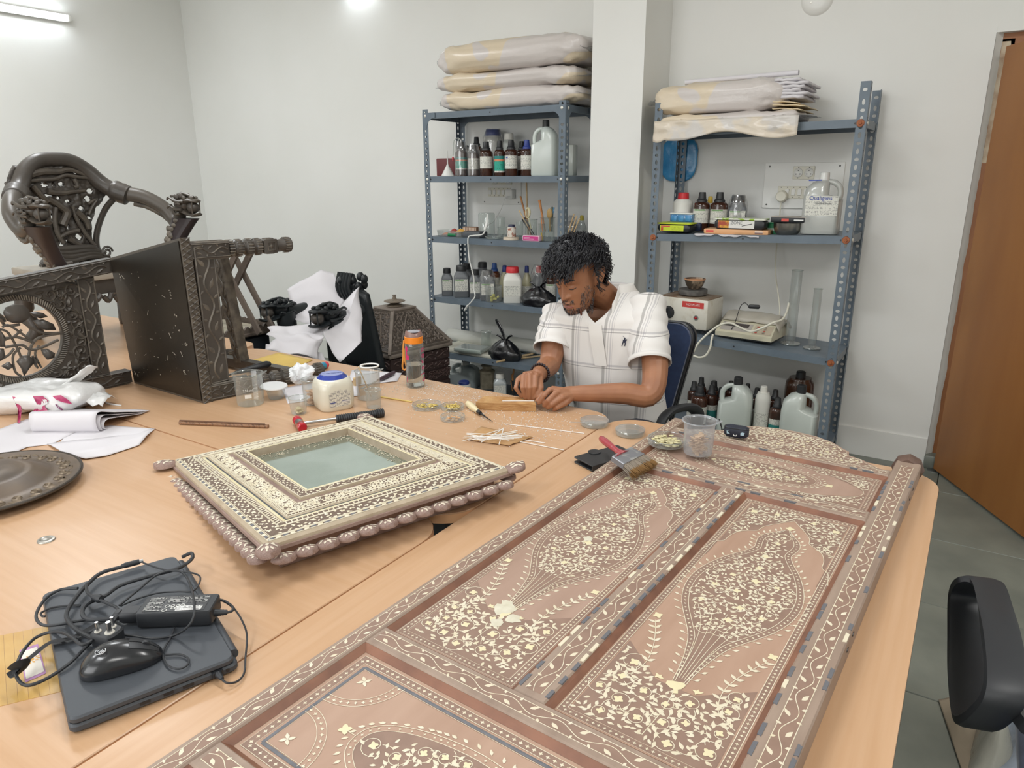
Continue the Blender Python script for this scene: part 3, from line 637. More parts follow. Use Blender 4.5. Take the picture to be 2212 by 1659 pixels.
q=thing('striped_strip','striped brown and cream strip behind the grey whetstone','strip',tuple(ony(1017,500,3.9)[:2])+(z3,));m=MB();m.rbox((0,0,.03),(.11,.03,.06),.003,1);m.build('strip_body',mat('brown_strip','8A6A57',.6),q)
for k in range(9):MB().box((-.05+.0125*k,-.016,.03),(.006,.002,.05)).build('stripe',mat('cream_strip','D8C3AE',.6),q)
t,w_,hh=boxy('whetstone','dark grey sharpening stone on the third board','stone',999,1036,501,3.80,z3,.09,mat('dark_stone','54575B',.7,bump=.1,bscale=200,bdist=.001))
# brushes and tools standing in two glasses
t,R,H=beaker('brush_glass','glass holding the tall bamboo stick and brushes',1147,474,28,3.86,z3,cat='glass',group=None);gx,gy,gz=W[t].translation
def stick(label,cat,a,b,r0,r1,mt,name='stick',group='tools standing in the glasses',y=3.86):
 A_,B_=ony(*a,y),ony(*b,y-.01)
 t=thing(name,label,cat,A_,group);d=B_-A_
 MB().tube([(0,0,0),d*.5,d],[r0,(r0+r1)/2,r1],10).build('shaft',mt,t);return t,d
M_BAMB=mat('bamboo','A5713F',.5,col2='8A5A30',scale=30,stretch=(8,8,1));M_PALEW=mat('pale_wood','CDB48E',.55,col2='BFA379',scale=20,stretch=(6,6,1))
stick('brown bamboo stick leaning left in the brush glass','stick',(1147,508),(1124,424),.004,.006,M_BAMB)
stick('tall pale dowel standing upright behind the brush glass','dowel',(1141,508),(1137,394),.005,.005,M_PALEW,y=3.95)
stick('short pale stick leaning far left in the brush glass','stick',(1146,500),(1121,454),.004,.004,M_PALEW)
for i,(a,b)in enumerate((((1150,508),(1128,474)),((1154,508),(1133,470)))):
 q,d=stick(('black ferruled paint brush at the front of the brush glass','second thin paint brush in the brush glass')[i],'brush',a,b,.003,.0045,M_BCAP,'paint_brush')
q=thing('strap_loop','cream plastic strap bent into a loop in the brush glass','strap',ony(1140,470,3.85));m=MB();pts=[(.012*math.cos(a)*1.2,0,.028+.030*math.sin(a))for a in[2*PI*i/20 for i in range(20)]];m.tube(pts,.004,8,True,flat=1.8);m.build('loop',mat('cream_strap','D5CDA8',.5),q);MB().tube([(.004,0,0),(.015,0,-.03),(.024,0,-.066)],.004,8).build('tail',MATS['cream_strap'],q)
t,R,H=beaker('tool_glass','glass crowded with a wooden spoon, toothbrush and tools beside the post',1183,470,32,3.84,z3,cat='glass',group=None)
q,d=stick('spatula with an orange wooden handle in the tool glass','spatula',(1178,500),(1165,432),.0035,.0085,mat('orange_wood','B97C49',.5),'spatula')
q=thing('wooden_spoon','wooden spoon standing bowl up in the tool glass','spoon',ony(1188,500,3.84));MB().ell((-.004,0,.105),(.02,.009,.032),16,10).build('spoon_bowl',mat('spoon_wood','A98A56',.5),q);MB().tube([(0,0,0),(-.002,0,.08)],.005,8).build('handle',MATS['spoon_wood'],q)
q,d=stick('blue and white toothbrush in the tool glass','toothbrush',(1185,500),(1197,448),.004,.004,mat('blue_plastic','5B93BE',.4),'toothbrush');MB().rbox((d.x*.9,-.006,d.z*.93),(.012,.01,.026),.003,2).build('bristles',M_WHITEP,q)
q,d=stick('grey file with a dark end in the tool glass','file',(1192,500),(1193,447),.005,.009,mat('grey_green','6E736C',.5),'file')
q,d=stick('thin orange pencil in the small jar','pencil',(1172,500),(1169,470),.003,.003,mat('orange_plastic','D98955',.5),'pencil',y=3.80)
t,R,H=beaker('small_jar','small jar holding a yellow-capped tube between the two glasses',1170,484,14,3.80,z3,cat='jar',group=None);MB().lathe([(0,.004),(.008,.004),(.008,.03),(.005,.034),(.005,.05),(0,.05)],12).build('yellow_tube',mat('yellow_plastic','D3A93C',.45),t)
# right of the post, beside the man's hair
q=thing('clear_bag','clear bag of grey scraps right of the post on the third board','bag',tuple(ony(1233,500,3.94)[:2])+(z3,));m=MB()
m.grid(lambda u,v:((.062*math.sin(PI*min(1,v*.75+.2))+.008*nz3((math.cos(2*PI*u)*2,math.sin(2*PI*u)*2,v*5)))*math.cos(2*PI*u),(.05*math.sin(PI*min(1,v*.75+.2))+.008*nz3((math.cos(2*PI*u)*2,4+math.sin(2*PI*u)*2,v*5)))*math.sin(2*PI*u),.004+.145*v+.008*nz3((u*8,v*3,7))),22,10,True);m.build('film',M_FILM,q)
m=MB();m.ell((0,0,.075),(.035,.03,.045),14,9);m.build('contents',mat('grey_scrap','7C7C7E',.8,col2='55585C',scale=40),q)
for i in range(3):stick(('pale stick leaning out beside the clear bag','short pale stick beside the clear bag','third pale stick by the clear bag')[i],'stick',(1226+6*i,506),(1240+6*i,462+5*i),.0035,.0045,M_PALEW,y=3.80)
bottle('slim',1257,465,20,4.06,z3,'clear bottle with a yellow screw cap just above the man\'s hair',body=M_CLEARP,cap=mat('yellow_cap2','B9A83A',.45),lab=None,group=None,capk=1.0)
# ------------------------------------------------------------------ wrapped bundles, bags and apparatus on the racks
def pillow(mb,w_,d_,h_,e1=.45,e2=.5,amp=.008,fr=9,seed=0,nu=40,nv=18,base=.0,sag=None):
 def sp(a,e):return math.copysign(abs(a)**e,a)
 def f(u,v):
  a=2*PI*u;t=-PI/2+PI*(.03+.94*v)
  x=w_/2*sp(math.cos(a),e1)*sp(math.cos(t),e2);y=d_/2*sp(math.sin(a),e1)*sp(math.cos(t),e2);z=h_/2+h_/2*sp(math.sin(t),.75)
  k=amp*nz3((x*fr+seed,y*fr,z*fr*1.6))+amp*.5*nz3((x*fr*3+seed,y*fr*3,z*fr*5))
  n=Vector((x/(w_*w_),y/(d_*d_),(z-h_/2)/(h_*h_)));n=n.normalized()if n.length>0 else n
  p=Vector((x,y,z))+n*k
  if sag:p.z+=sag(p.x,p.y)
  p.z=max(p.z,base)if base is not None else p.z
  return p
 mb.grid(f,nu,nv,True)
 n0=len(mb.v)-nu;mb.f.append(list(range(n0,n0+nu)));mb.m.append(mb.mi)
 n1=len(mb.v)-nu*(nv+1);mb.f.append(list(reversed(range(n1,n1+nu))));mb.m.append(mb.mi);return mb
def paper_patch(name,seed):
 m=mat(name,'D6C7AF',.38,col2='CDC6C2',scale=4.2,contrast=(.5,.515),bump=.5,bscale=26,bdist=.006,coat=.25,detail=1)
 return m
M_PAPB=paper_patch('wrapped_paper',0)
M_PAPER=mat('white_paper','D5D2D6',.65,bump=.12,bscale=18,bdist=.003)
M_PAPC=mat('cream_paper','DCC9A6',.65)
M_BLKBAG=mat('black_bag_film','15161A',.22,bump=.5,bscale=40,bdist=.006,coat=.3)
M_BLUEBAG=mat('blue_bag_film','3D8FC0',.3,col2='2F7DB0',scale=14,bump=.6,bscale=30,bdist=.006,coat=.3)
def bundle(label,px0,px1,ptop,pbot,y,depth,seed,zfix=None,m=M_PAPB,rot=0,flaps=True):
 a,b=ony(px0,(ptop+pbot)/2,y),ony(px1,(ptop+pbot)/2,y);zb_=ony((px0+px1)/2,pbot,y).z if zfix is None else zfix;h_=ony((px0+px1)/2,ptop,y).z-zb_
 t=thing('paper_bundle',label,'bundle',TR((a.x+b.x)/2,y+depth/2,zb_,rot),'paper bundles wrapped in clear film');w_=b.x-a.x
 pillow(MB(),w_*.95,depth,h_,.26,.32,.016,8,seed,72,26).build('wrapped_stack',m,t)
 if flaps:
  for s_ in(-1,1):
   f=MB();f.grid(lambda u,v:(s_*(w_*.455+.075*u+.012*nz3((v*5+seed,u*3,1))),(v-.5)*depth*(.9-.5*u),h_*(.45+.12*nz3((u*2,v*3+seed,3)))+h_*.25*(1-u)*math.sin(PI*v*2+seed)*.5),6,10)
   solid(f.build('film_end',M_FILM,t),.0008,0)
 for k in range(0):
  f=MB();x0=w_*(-.25+.4*k+.1*math.sin(seed+k));f.grid(lambda u,v:(x0+.09*(u-.5)+.02*v,-depth*.512-.002-.004*math.sin(PI*u),h_*(.18+.62*v)),5,5);f.build('tape_fold',mat('loose_film_fold','D9D0C4',.25,alpha=.5),t)
 return t,w_,h_
zt=LZ[0]+.002
B1=bundle('lowest of three film-wrapped paper bundles on top of the left rack',934,1256,188,243,3.76,.36,1,zt)
B2=bundle('middle one of three film-wrapped paper bundles on the left rack',924,1250,148,192,3.755,.36,5,zt+B1[2]*.97)
B3=bundle('topmost and fattest film-wrapped paper bundle on the left rack',926,1266,78,156,3.75,.37,9,zt+B1[2]*.97+B2[2]*.97)
zt2=RZ[0][0]+.006
C1=bundle('lower film-wrapped bundle hanging over the top board of the right rack',1410,1728,240,300,3.705,.36,14,zt2+.008)
d_=MB();w1,h1=C1[1:]
d_.grid(lambda u,v:((u-.5)*w1*(.97+.03*math.sin(9*u)),-.187-.012*nz3((u*7,v*3,4))-.01*v,h1*.45-v*(h1*.45+.055+.018*math.sin(u*9)+.02*math.sin(u*23+1)*(u<.12))),40,8)
solid(d_.build('film_skirt',mat('cloudy_wrap_skirt','D3C7B5',.35,col2='C9C4BE',scale=5,contrast=(.48,.54),bump=.5,bscale=22,bdist=.008,coat=.2),C1[0]),.001,0)
C2=bundle('upper film-wrapped bundle with torn sheet ends on the right rack',1400,1700,172,248,3.73,.35,21,zt2+.008+C1[2]*.95)
for k in range(9):
 s_=MB();zz=.006+C2[2]*.10*k;ln=.135+.02*math.sin(k*2.1)
 s_.grid(lambda u,v:(C2[1]*.40+ln*u+.006*nz3((u*3,v*9+k,0))*u,(v-.5)*.30,zz+.006*nz3((u*4+k,v*5,2))-.012*u*u*(1 if k<3 else .2)),6,8)
 solid(s_.build('sheet',M_PAPER if k>2 else M_PAPC,C2[0]),.0125 if k>2 else .004,1)
x0,x1=ony(1472,176,3.80),ony(1722,160,3.80);zr=zt2+.008+C1[2]*.95+C2[2]+.013
t=thing('paper_roll','rolled white paper lying on the upper bundle of the right rack','paper roll',((x0 .x+x1 .x)/2,3.86,zr));L=x1 .x-x0 .x
m=MB();m.tube([(-L/2,0,0),(L/2,-.03,.004)],.012,14,cap=False);m.tube([(-L/2,0,0),(L/2,-.03,.004)],.0085,14,cap=False);m.build('roll',M_PAPER,t)
MB().grid(lambda u,v:(-L/2+L*u,.012+.06*v,-.012-.001*v),4,3).build('free_edge',M_PAPER,t)
# blue bag between the rear post and the wall
a,b=ony(1428,345,4.15),ony(1506,345,4.15);zt_,zb_=ony(1470,296,4.15).z,ony(1465,392,4.15).z
t=thing('blue_bag','crumpled translucent blue bag hanging behind the left rear post of the right rack','bag',((a.x+b.x)/2,4.152,zb_))
pillow(MB(),(b.x-a.x),.024,zt_-zb_,.7,.6,.006,16,3,36,20,None).build('bag_film',M_BLUEBAG,t)
tie=MB();tie.tube([(-.012,0,zt_-zb_-.012),(-.045,-.004,zt_-zb_+.05)],[.006,.003],8);tie.build('tied_neck',M_BLUEBAG,t)
# switch boards on the back wall
def board(label,px0,px1,pt,pb,tilt=0):
 a,b=ony(px0,pt,R_['y1']),ony(px1,pb,R_['y1']);w_,h_=b.x-a.x,a.z-b.z
 t=thing('switch_board',label,'switch board',((a.x+b.x)/2,R_['y1'],(a.z+b.z)/2));MB().at(TR(0,-.006,0,0,PI/2),lambda:None)
 m=MB();m.at(TR(0,-.005,0,0,PI/2),lambda:m.prism(rrect(w_,h_,.004),-.005,.005,.002));m.build('back_plate',M_WHITEP,t)
 for sx in(-1,1):
  for sz in(-1,1):
   s_=MB();s_.at(TR(sx*w_*.44,-.0105,sz*h_*.42,0,PI/2),lambda:s_.lathe([(0,.002),(.0045,.0015),(.005,0)],10));s_.build('screw',mat('dark_screw','5B5A57',.4),t)
 return t,w_,h_
def strip(t,x0,x1,z0,z1,kinds):
 w_=(x1-x0)/len(kinds);m=MB();m.at(TR((x0+x1)/2,-.013,(z0+z1)/2,0,PI/2),lambda:m.prism(rrect(x1-x0,z1-z0,.003),-.004,.004,.0015));pl_=m.build('switch_plate',M_IVORY,t)
 for i,k in enumerate(kinds):
  xc=x0+w_*(i+.5);zc=(z0+z1)/2
  if k=='s':q=MB();q.at(TR(xc,-.019,zc,0,PI/2),lambda:q.prism(rrect(w_*.6,(z1-z0)*.5,.002),-.004,.004,.001));q.build('rocker',M_WHITEP,pl_)
  elif k=='o':
   q=MB();q.at(TR(xc,-.018,zc,0,PI/2),lambda:q.lathe([(0,.002),(w_*.36,.002),(w_*.42,.004),(w_*.44,0)],24));q.build('socket',M_WHITEP,pl_)
   for hx,hz in((0,.3),(-.26,-.18),(.26,-.18)):MB().tube([(xc+hx*w_*.7,-.0203,zc+hz*w_*.7),(xc+hx*w_*.7,-.0195,zc+hz*w_*.7)],.003,8).build('socket_hole',M_DARK,pl_)
  for zz in(z0+(z1-z0)*.1,z1-(z1-z0)*.1):MB().tube([(xc,-.0175,zz),(xc,-.0168,zz)],.0028,8).build('screw_head',MATS['dark_screw'],pl_)
t,w_,h_=board('white switch board on the back wall behind the left rack',1043,1127,382,442)
strip(t,-w_*.22,w_*.28,h_*.22,h_*.46,['o','s','o']);strip(t,-w_*.33,w_*.24,-h_*.22,h_*.10,['s']*5)
ad=thing('phone_charger','white plug-in charger in the switch board behind the left rack','charger',tuple(ony(1106,419,R_['y1']-.018)));MB().rbox((0,-.022,0),(.055,.044,.062),.006,3).build('body',M_WHITEP,ad)
cb_=MB();pp=[ony(*q)for q in((1101,424,4.10),(1091,428,4.08),(1082,452,4.05),(1066,478,3.98),(1055,486,3.9),(1047,500,3.80))];cb_.tube(bez([Vector(p)-Vector(W[ad].translation)for p in pp],8),.0028,8);cb_.build('cord',M_WHITEP,ad)
cd=thing('white_cable','white cable that hangs over the front of the third and fourth boards','cable',tuple(ony(1036,505,3.77)))
q0=Vector(W[cd].translation);m=MB();pts=[ony(*q)for q in((1048,498,3.80),(1044,505,3.775),(1036,508,3.765),(1022,509,3.745),(1012,512,3.728),(1011,530,3.725),(1014,560,3.725),(1020,585,3.725),(1024,604,3.73),(1024,625,3.73),(1026,640,3.72),(1018,652,3.71),(1010,660,3.71))]
m.tube(bez([p-q0 for p in pts],6),.0042,8);m.build('cord',M_WHITEP,cd);MB().tube([pts[-1]-q0,Vector(ony(1003,671,3.71))-q0],[.007,.005],10).build('plug',M_WHITEP,cd);MB().tube([Vector(ony(1047,497,3.80))-q0,Vector(ony(1052,482,3.815))-q0,Vector(ony(1053,462,3.83))-q0],[.009,.010,.004],10).build('adapter',M_WHITEP,cd)
t,w_,h_=board('large white switch board on the back wall behind the right rack',1655,1815,352,452)
strip(t,-w_*.13,w_*.14,h_*.14,h_*.42,['o','o']);strip(t,-w_*.30,w_*.10,-h_*.28,-h_*.01,['n','s','s','s','s'])
pg=thing('power_plug','round ivory plug in the switch board behind the right rack','plug',TR(*ony(1690,424,R_['y1']-.018),0,PI/2));MB().lathe([(0,.035),(.024,.035),(.029,.03),(.031,0),(0,0)],26).build('plug_body',M_IVORY,pg)
cc=MB();cc.tube(bez([(0,-.03,.02),(.0,-.06,.02),(.004,-.16,.03),(.01,-.30,.06),(.03,-.42,.10),(.075,-.58,.14),(.085,-.70,.17)],8),.0038,8);cc.build('cord',M_IVORY,pg)
# black tied bags
def tiedbag(label,px0,px1,pt,pb,y,z0,depth,seed,loop=None):
 a,b=ony(px0,pb,y),ony(px1,pb,y);w_=b.x-a.x;h_=ony((px0+px1)/2,pt,y).z-z0
 t=thing('black_bag',label,'bag',((a.x+b.x)/2,y+depth*.3,z0))
 m=MB();m.grid(lambda u,v:(lambda rr,an:(w_/2*rr*math.cos(an)*(1+.10*nz3((math.cos(an)*2+seed,math.sin(an)*2,v*3))),depth/2*rr*math.sin(an)*(1+.10*nz3((math.cos(an)*2,math.sin(an)*2+seed,v*3))),max(0,h_*v+.008*nz3((math.cos(an)*3,math.sin(an)*3,v*5+seed)))))((.92 if v==0 else min(1,.95+.3*v)if v<.35 else 1-(v-.35)**1.3*1.35+.05*math.sin(9*2*PI*u)*(v-.3)),2*PI*u),40,14,True);m.build('bag_body',M_BLKBAG,t)
 for s_ in(-1,1):
  e=MB();e.grid(lambda u,v:(s_*(.004+.05*u)+.004*math.sin(5*v),(v-.5)*(.012+.03*u),h_*(.90)+.045*math.sin(u*1.5)*(1 if s_>0 else .8)+.008*math.sin(v*6)),6,5);solid(e.build('knot_ear',M_BLKBAG,t),.002,0)
 if loop:
  e=MB();e.tube(bez([Vector((0,0,h_*.95)),Vector((-.028,0,h_*.95+.06)),Vector((-.066,0,h_*.95+.12)),Vector((-.058,0,h_*.95+.125)),Vector((-.022,.004,h_*.95+.07)),Vector((.006,0,h_*.93))],8),.0055,8);e.build('loop_handle',M_BLKBAG,t)
 return t
tiedbag('black tied bag on the fourth board beside the man\'s shoulder',1118,1194,622,655,3.77,z4,.14,2)
tiedbag('black tied bag with a tall loop handle on the fifth board',1050,1117,736,772,3.77,z5,.14,7,loop=True)
x,y,z,R,H=place(1066,617,35,3.79,z4);t=thing('clear_tub','clear round tub of yellow pieces in front of the grey bottles','tub',(x,y,z));MB().lathe([(0,.001),(R*.94,.001),(R,.01),(R,H),(R*1.02,H),(R*1.02,H-.006),(R*.98,H-.006)],28,cap=False).build('tub_wall',M_CLEARP,t)
for k in range(11):
 an=k*2.4;q=MB(TR(R*.55*math.cos(an)*(k%3)/2,R*.55*math.sin(an)*(k%3)/2-.0,.012+.009*(k//3),k*.7,k*.5));q.rbox((0,0,0),(.02,.018,.012),.004,1);q.build('yellow_piece',mat('yellow_piece','D9D06A',.6),t)
 # fifth board of the left rack
t,w_,h_=boxy('white_board','stack of dusty white boards at the left end of the fifth board','board',944,1064,738,3.76,z5,.30,mat('dusty_white','CFCEC2',.6,col2='C2C0B2',scale=12),h=.022)
t=thing('glass_slab','film-wrapped pale glass slab resting on the white boards','slab',TR(*ony(1020,756,3.80)[:2],z5+.0235,.12));MB().rbox((0,0,.014),(.20,.14,.026),.004,1).build('slab',mat('pale_green_glass','C5D0CA',.2,col2='B3C2BA',scale=9,coat=.4),t);MB().rbox((0,0,.0145),(.208,.148,.0285),.006,2).build('plastic_wrap',M_FILM,t)
a,b=ony(969,737,4.02),ony(1162,762,4.02);t=thing('film_roll','long roll of white plastic sheet at the back of the fifth board','roll',((a.x+b.x)/2,4.03,z5+.05));L=b.x-a.x
m=MB();m.grid(lambda u,v:(-L/2+L*v,(.048+.004*nz3((v*8,math.cos(2*PI*u),math.sin(2*PI*u))))*math.cos(2*PI*u),(.048+.004*nz3((v*8+3,math.cos(2*PI*u),math.sin(2*PI*u))))*math.sin(2*PI*u)),20,30,True);m.lathe([(0,0),(.045,0)],20);m.build('roll',mat('white_sheet_roll','D6D7D0',.3,bump=.4,bscale=30,bdist=.005,coat=.2),t)
for s_ in(-1,1):q=MB(TR(s_*(L/2-.001),0,0,0,0,PI/2));q.lathe([(.012,0),(.046,0)],20,cap=False);q.build('roll_end',MATS['white_sheet_roll'],t)
beaker('beaker','glass beaker in front of the plastic roll on the fifth board',1050,716,23,3.90,z5+.001,group=None)
for i,(lb,p0,p1,r)in enumerate((('thick pale stick lying over the edge of the fifth board',(1073,782),(1150,765),.007),('thin stick beside the thick one on the fifth board',(1110,770),(1165,762),.005),('paint-stained stick at the back of the fifth board',(1098,768),(1130,752),.004),('pale batten under the other sticks on the fifth board',(1115,775),(1175,768),.006))):
 A_,B_=onz(*p0,z5+.002+r),onz(*p1,z5+.002+r);t=thing('wooden_stick',lb,'stick',A_,'sticks on the fifth board');MB().tube([(0,0,0),B_-A_],[r,r*.9],8).build('shaft',M_PALEW,t)
pl_=thing('pliers','brown-handled pliers hanging under the left rack','pliers',tuple(ony(1108,812,3.82)));m=MB();m.tube(bez([(.006,0,.05),(.004,0,.02),(-.004,0,0),(-.001,0,-.03)],6),[.006]*8+[.008]*11,8);m.build('handle',M_BAMB,pl_)
m=MB();m.tube(bez([(-.016,0,-.035),(-.008,0,-.05),(.0,0,-.10)],6),[.008]*13,8);m.build('handle',M_BAMB,pl_);MB().tube([(-.004,0,-.03),(.002,0,-.12),(0,0,-.27)],[.009,.007,.002],8).build('jaw',M_BLACKMET,pl_)
# middle board of the right rack
M_LIME=mat('lime_label','C6D52F',.5);M_REDL=mat('red_label','D2564A',.5);M_BLKBOX=mat('black_box_plastic','2C2E31',.45)
t,w_,h_=boxy('watercolour_box','black box with a lime yellow lid and label on the middle board','box',1419,1492,484,3.765,zm,.11,M_BLKBOX,r=.014)
MB().rbox((0,0,h_+.002),(w_*1.02,.113,.006),.014,3,.001).build('lid',M_LIME,t);decal(t,-w_*.40,w_*.30,h_*.12,h_*.84,-.0557,M_LIME);decal(t,-w_*.37,-w_*.1,h_*.62,h_*.78,-.056,M_REDL,'label_mark');decal(t,-w_*.37,-w_*.3,h_*.15,h_*.55,-.056,mat('orange_red','C8502A',.5),'label_mark')
decal(t,-w_*.05,w_*.22,h_*.25,h_*.7,-.056,printed('lime_print','C6D52F','8B9430',300,.5),'label_print')
t2,w2,h2=boxy('navy_box','flat navy blue box behind and under the blue tray','box',1436,1514,480,3.89,zm,.07,mat('navy_plastic','27324F',.45),r=.008)
t3=thing('blue_tray','translucent blue compartment tray with a white rim standing on the boxes','tray',(ony(1474,480,3.91).x,3.915,zm+h2+.001));m=MB();m.prism(rrect(.128,.06,.006),0,.042,.002);m.build('tray_body',thin('blue_thin_plastic','3F86C0',.75,.06,.1),t3);MB().rbox((0,0,.045),(.134,.065,.007),.006,2).build('rim',M_WHITEP,t3)
for k in range(3):MB().rbox((-.04+.04*k,-.0305,.02),(.032,.003,.03),.006,2).build('compartment',mat('blue_plastic2','4A8FC8',.3),t3)
t,w_,h_=boxy('orange_box','flat pale orange box under the black craft box','box',1520,1660,496,3.765,zm,.10,mat('pale_orange_card','DDA878',.5),r=.004);decal(t,w_*.3,w_*.42,h_*.2,h_*.8,-.0505,printed('barcode','E8D8CC','8A6A60',30,.3),'barcode');decal(t,-w_*.46,-w_*.34,h_*.3,h_*.75,-.0505,M_REDL,'label_mark');ob_h=h_
t,w_,h_=boxy('craft_box','black box with a leaf-patterned lid and a picture label on the orange box','box',1543,1653,475,3.770,zm+ob_h+.001,.09,M_BLKBOX,r=.012)
MB().rbox((0,0,h_+.003),(w_*1.02,.094,.008),.012,3,.001).build('lid',mat('leaf_print','DDE0D0',.4,col2='9CC23A',scale=26,contrast=(.5,.56)),t);decal(t,-w_*.42,w_*.30,h_*.12,h_*.9,-.0456,mat('white_label','E3E2DC',.5));decal(t,-w_*.42,-w_*.20,h_*.12,h_*.9,-.0459,mat('flower_print','D9A23A',.5,col2='A8492F',scale=60,contrast=(.45,.55)),'picture');text('ZONE',.022,TR(-w_*.05,-.0459,h_*.66,0,PI/2),mat('grey_ink','77787A',.5),t)
m=MB();m.bar((w_*.06,-.046,h_*.36),(w_*.26,-.046,h_*.62),.0008,.003);m.build('printed_pen',M_DARK,t)
t,w_,h_=boxy('green_box','green box with white print wedged behind the steel bowl','box',1652,1684,482,3.86,zm,.12,mat('green_card','1F8A55',.5));decal(t,-w_*.3,w_*.3,h_*.3,h_*.55,-.061,printed('green_print','DDE8E0','2B8A5C',220,.4))
x,y,z,R,H=place(1702,481,58,3.83,zm-.001);t=thing('steel_bowl','brushed steel bowl with a flat box resting on it','bowl',(x,y,z));MB().lathe([(0,0),(R*.62,.001),(R*.86,H*.25),(R*.98,H*.6),(R,H*.9),(R*1.02,H),(R*.98,H*.97),(R*.84,H*.27),(0,.004)],40,cap=False).build('bowl',mat('brushed_steel','A9A59E',.34,metal=1),t)
t=thing('flat_tin','flat black box with an orange label lying on the steel bowl','box',TR(x+.008,y+.01,z+H+.002,.06));w_=.172;MB().rbox((0,0,.013),(w_,.10,.024),.004,2).build('body',M_BLKBOX,t);MB().rbox((0,0,.0265),(w_*1.01,.102,.004),.004,2,.001).build('lid',mat('dusty_lid','B7AFA6',.5),t);decal(t,-w_*.2,w_*.0,.006,.02,-.0505,M_REDL);decal(t,w_*.14,w_*.40,.010,.016,-.0505,M_WHITEP,'label_mark')
m=MB();aa,bb_=ony(1500,508,3.735),ony(1640,508,3.735);m.grid(lambda u,v:(aa.x+(bb_.x-aa.x)*u,3.775-.04*min(1,v*1.6)-.002,zm-.0015-.03*max(0,v-.62)*(.6+.4*math.sin(u*14)+.3*math.sin(u*31))),24,6);tag(solid(m.build('newspaper',M_PAPER,None),.0006,0),'edge of a paper sheet hanging over the front of the middle board','paper')
# low board: hot plate, balance, cylinders
zl=rz(2,ony(1485,700,3.85).x)+.009
a,b=ony(1424,700,3.80),ony(1533,708,3.80);t=thing('hot_plate','old white electric hot plate with a big black knob','hot plate',TR((a.x+b.x)/2,3.90,zl,-.12));w_=(b.x-a.x)*1.0;hp=ony(1470,644,3.80).z-zl
M_HP=mat('stained_white_enamel','D6D2C6',.4,col2='C4BBA8',scale=22,contrast=(.55,.75));MB().rbox((0,0,hp/2+.008),(w_,.20,hp-.016),.006,2).build('body',M_HP,t)
MB().rbox((0,0,hp+.002),(w_*.98,.195,.006),.004,1).build('rusty_top',mat('rusty_top','9C8F7E',.6,col2='7A5E45',scale=20),t)
for sx in(-1,1):
 for sy in(-1,1):MB().lathe([(0,0),(.012,0),(.012,.012),(0,.012)],12,(sx*w_*.4,sy*.075,-.002)).build('foot',M_DARK,t)
kb=MB();kb.at(TR(-w_*.30,-.10,hp*.52,0,PI/2),lambda:kb.lathe([(0,.022),(.026,.022),(.030,.016),(.033,.004),(.036,0),(0,0)],28));kb.at(TR(-w_*.30,-.124,hp*.52),lambda:kb.box((0,0,0),(.008,.012,.05)));kb.build('knob',M_DARK,t)
lb=MB();lb.at(TR(w_*.28,-.10,hp*.45,0,PI/2),lambda:lb.lathe([(0,.01),(.007,.008),(.009,0)],16));lp_=lb.build('indicator_lamp',mat('red_lens','A8262A',.25),t);lb=MB();lb.at(TR(w_*.28,-.10,hp*.45,0,PI/2),lambda:lb.lathe([(.009,.005),(.013,.005),(.014,0)],18,cap=False));lb.build('chrome_ring',MATS['steel'],t)
st_=decal(t,-w_*.02,w_*.42,hp*.74,hp*.92,-.1005,mat('red_sticker','C9443F',.5),'sticker');text('HOT PLATE',.0155,TR(w_*.20,-.1012,hp*.83,0,PI/2),M_WHITEP,st_)
px_=-.0;R=.078;dm=MB();dm.lathe([(0,hp+.012),(R,hp+.012),(R*1.02,hp+.018),(R*1.02,hp+.036),(R*.99,hp+.040),(0,hp+.040)],36,(px_,.01,0));dm.build('heating_disc',mat('cast_iron_grey','6E6A66',.7,col2='54524F',scale=30),t)
nk=MB();nk.lathe([(.03,hp),(.03,hp+.014)],16,(px_,.01,0));nk.build('neck',M_BLACKMET,t)
bw=thing('clay_bowl','small dark bowl coated with orange clay standing on the hot plate','bowl',W[t]@Matrix.Translation((px_+.012,.0,hp+.041)));Rb=.056
MB().lathe([(0,0),(Rb*.55,.001),(Rb*.8,.02),(Rb*.98,.046),(Rb*1.04,.056),(Rb*1.0,.058),(Rb*.9,.046),(0,.03)],34,cap=False).build('bowl',mat('clay_stained_bowl','4E4338',.5,col2='B9A48C',scale=24,stretch=(1,1,.4),contrast=(.55,.68)),bw);MB().lathe([(Rb*.97,.0595),(Rb*1.045,.0575),(Rb*1.045,.053),(Rb*.9,.05),(0,.042)],30,cap=False).build('clay',mat('orange_clay','CC9670',.7),bw)
zl2=rz(2,ony(1610,700,3.85).x)+.006
a,b=ony(1540,740,3.79),ony(1666,748,3.79);t=thing('balance','cream electronic balance under a crumpled clear cover','balance',TR((a.x+b.x)/2,3.80,zl2,-.10));w_=b.x-a.x
M_CREAM=mat('cream_instrument','D5D0B8',.45);m=MB();m.loft([[(x*w_,y,z)for x,y,z in r]for r in([(-.5,0,.012),(.5,0,.012),(.5,.24,.012),(-.5,.24,.012)],[(-.5,-.002,.036),(.5,-.002,.036),(.5,.24,.036),(-.5,.24,.036)],[(-.48,.075,.085),(.48,.075,.085),(.48,.235,.095),(-.48,.235,.095)])]);m.build('body',M_CREAM,t)
MB().box((0,.12,.006),(w_*.94,.2,.012)).build('base',M_DARK,t)
def slope(x0,x1,v0,v1,mt,nm,off=.0012):
 m=MB();P=lambda x,v:(x*w_,-.002+.077*v,.036+.049*v+off);m.add([P(x0,v0),P(x1,v0),P(x1,v1),P(x0,v1)],[(0,1,2,3)]);return m.build(nm,mt,t)
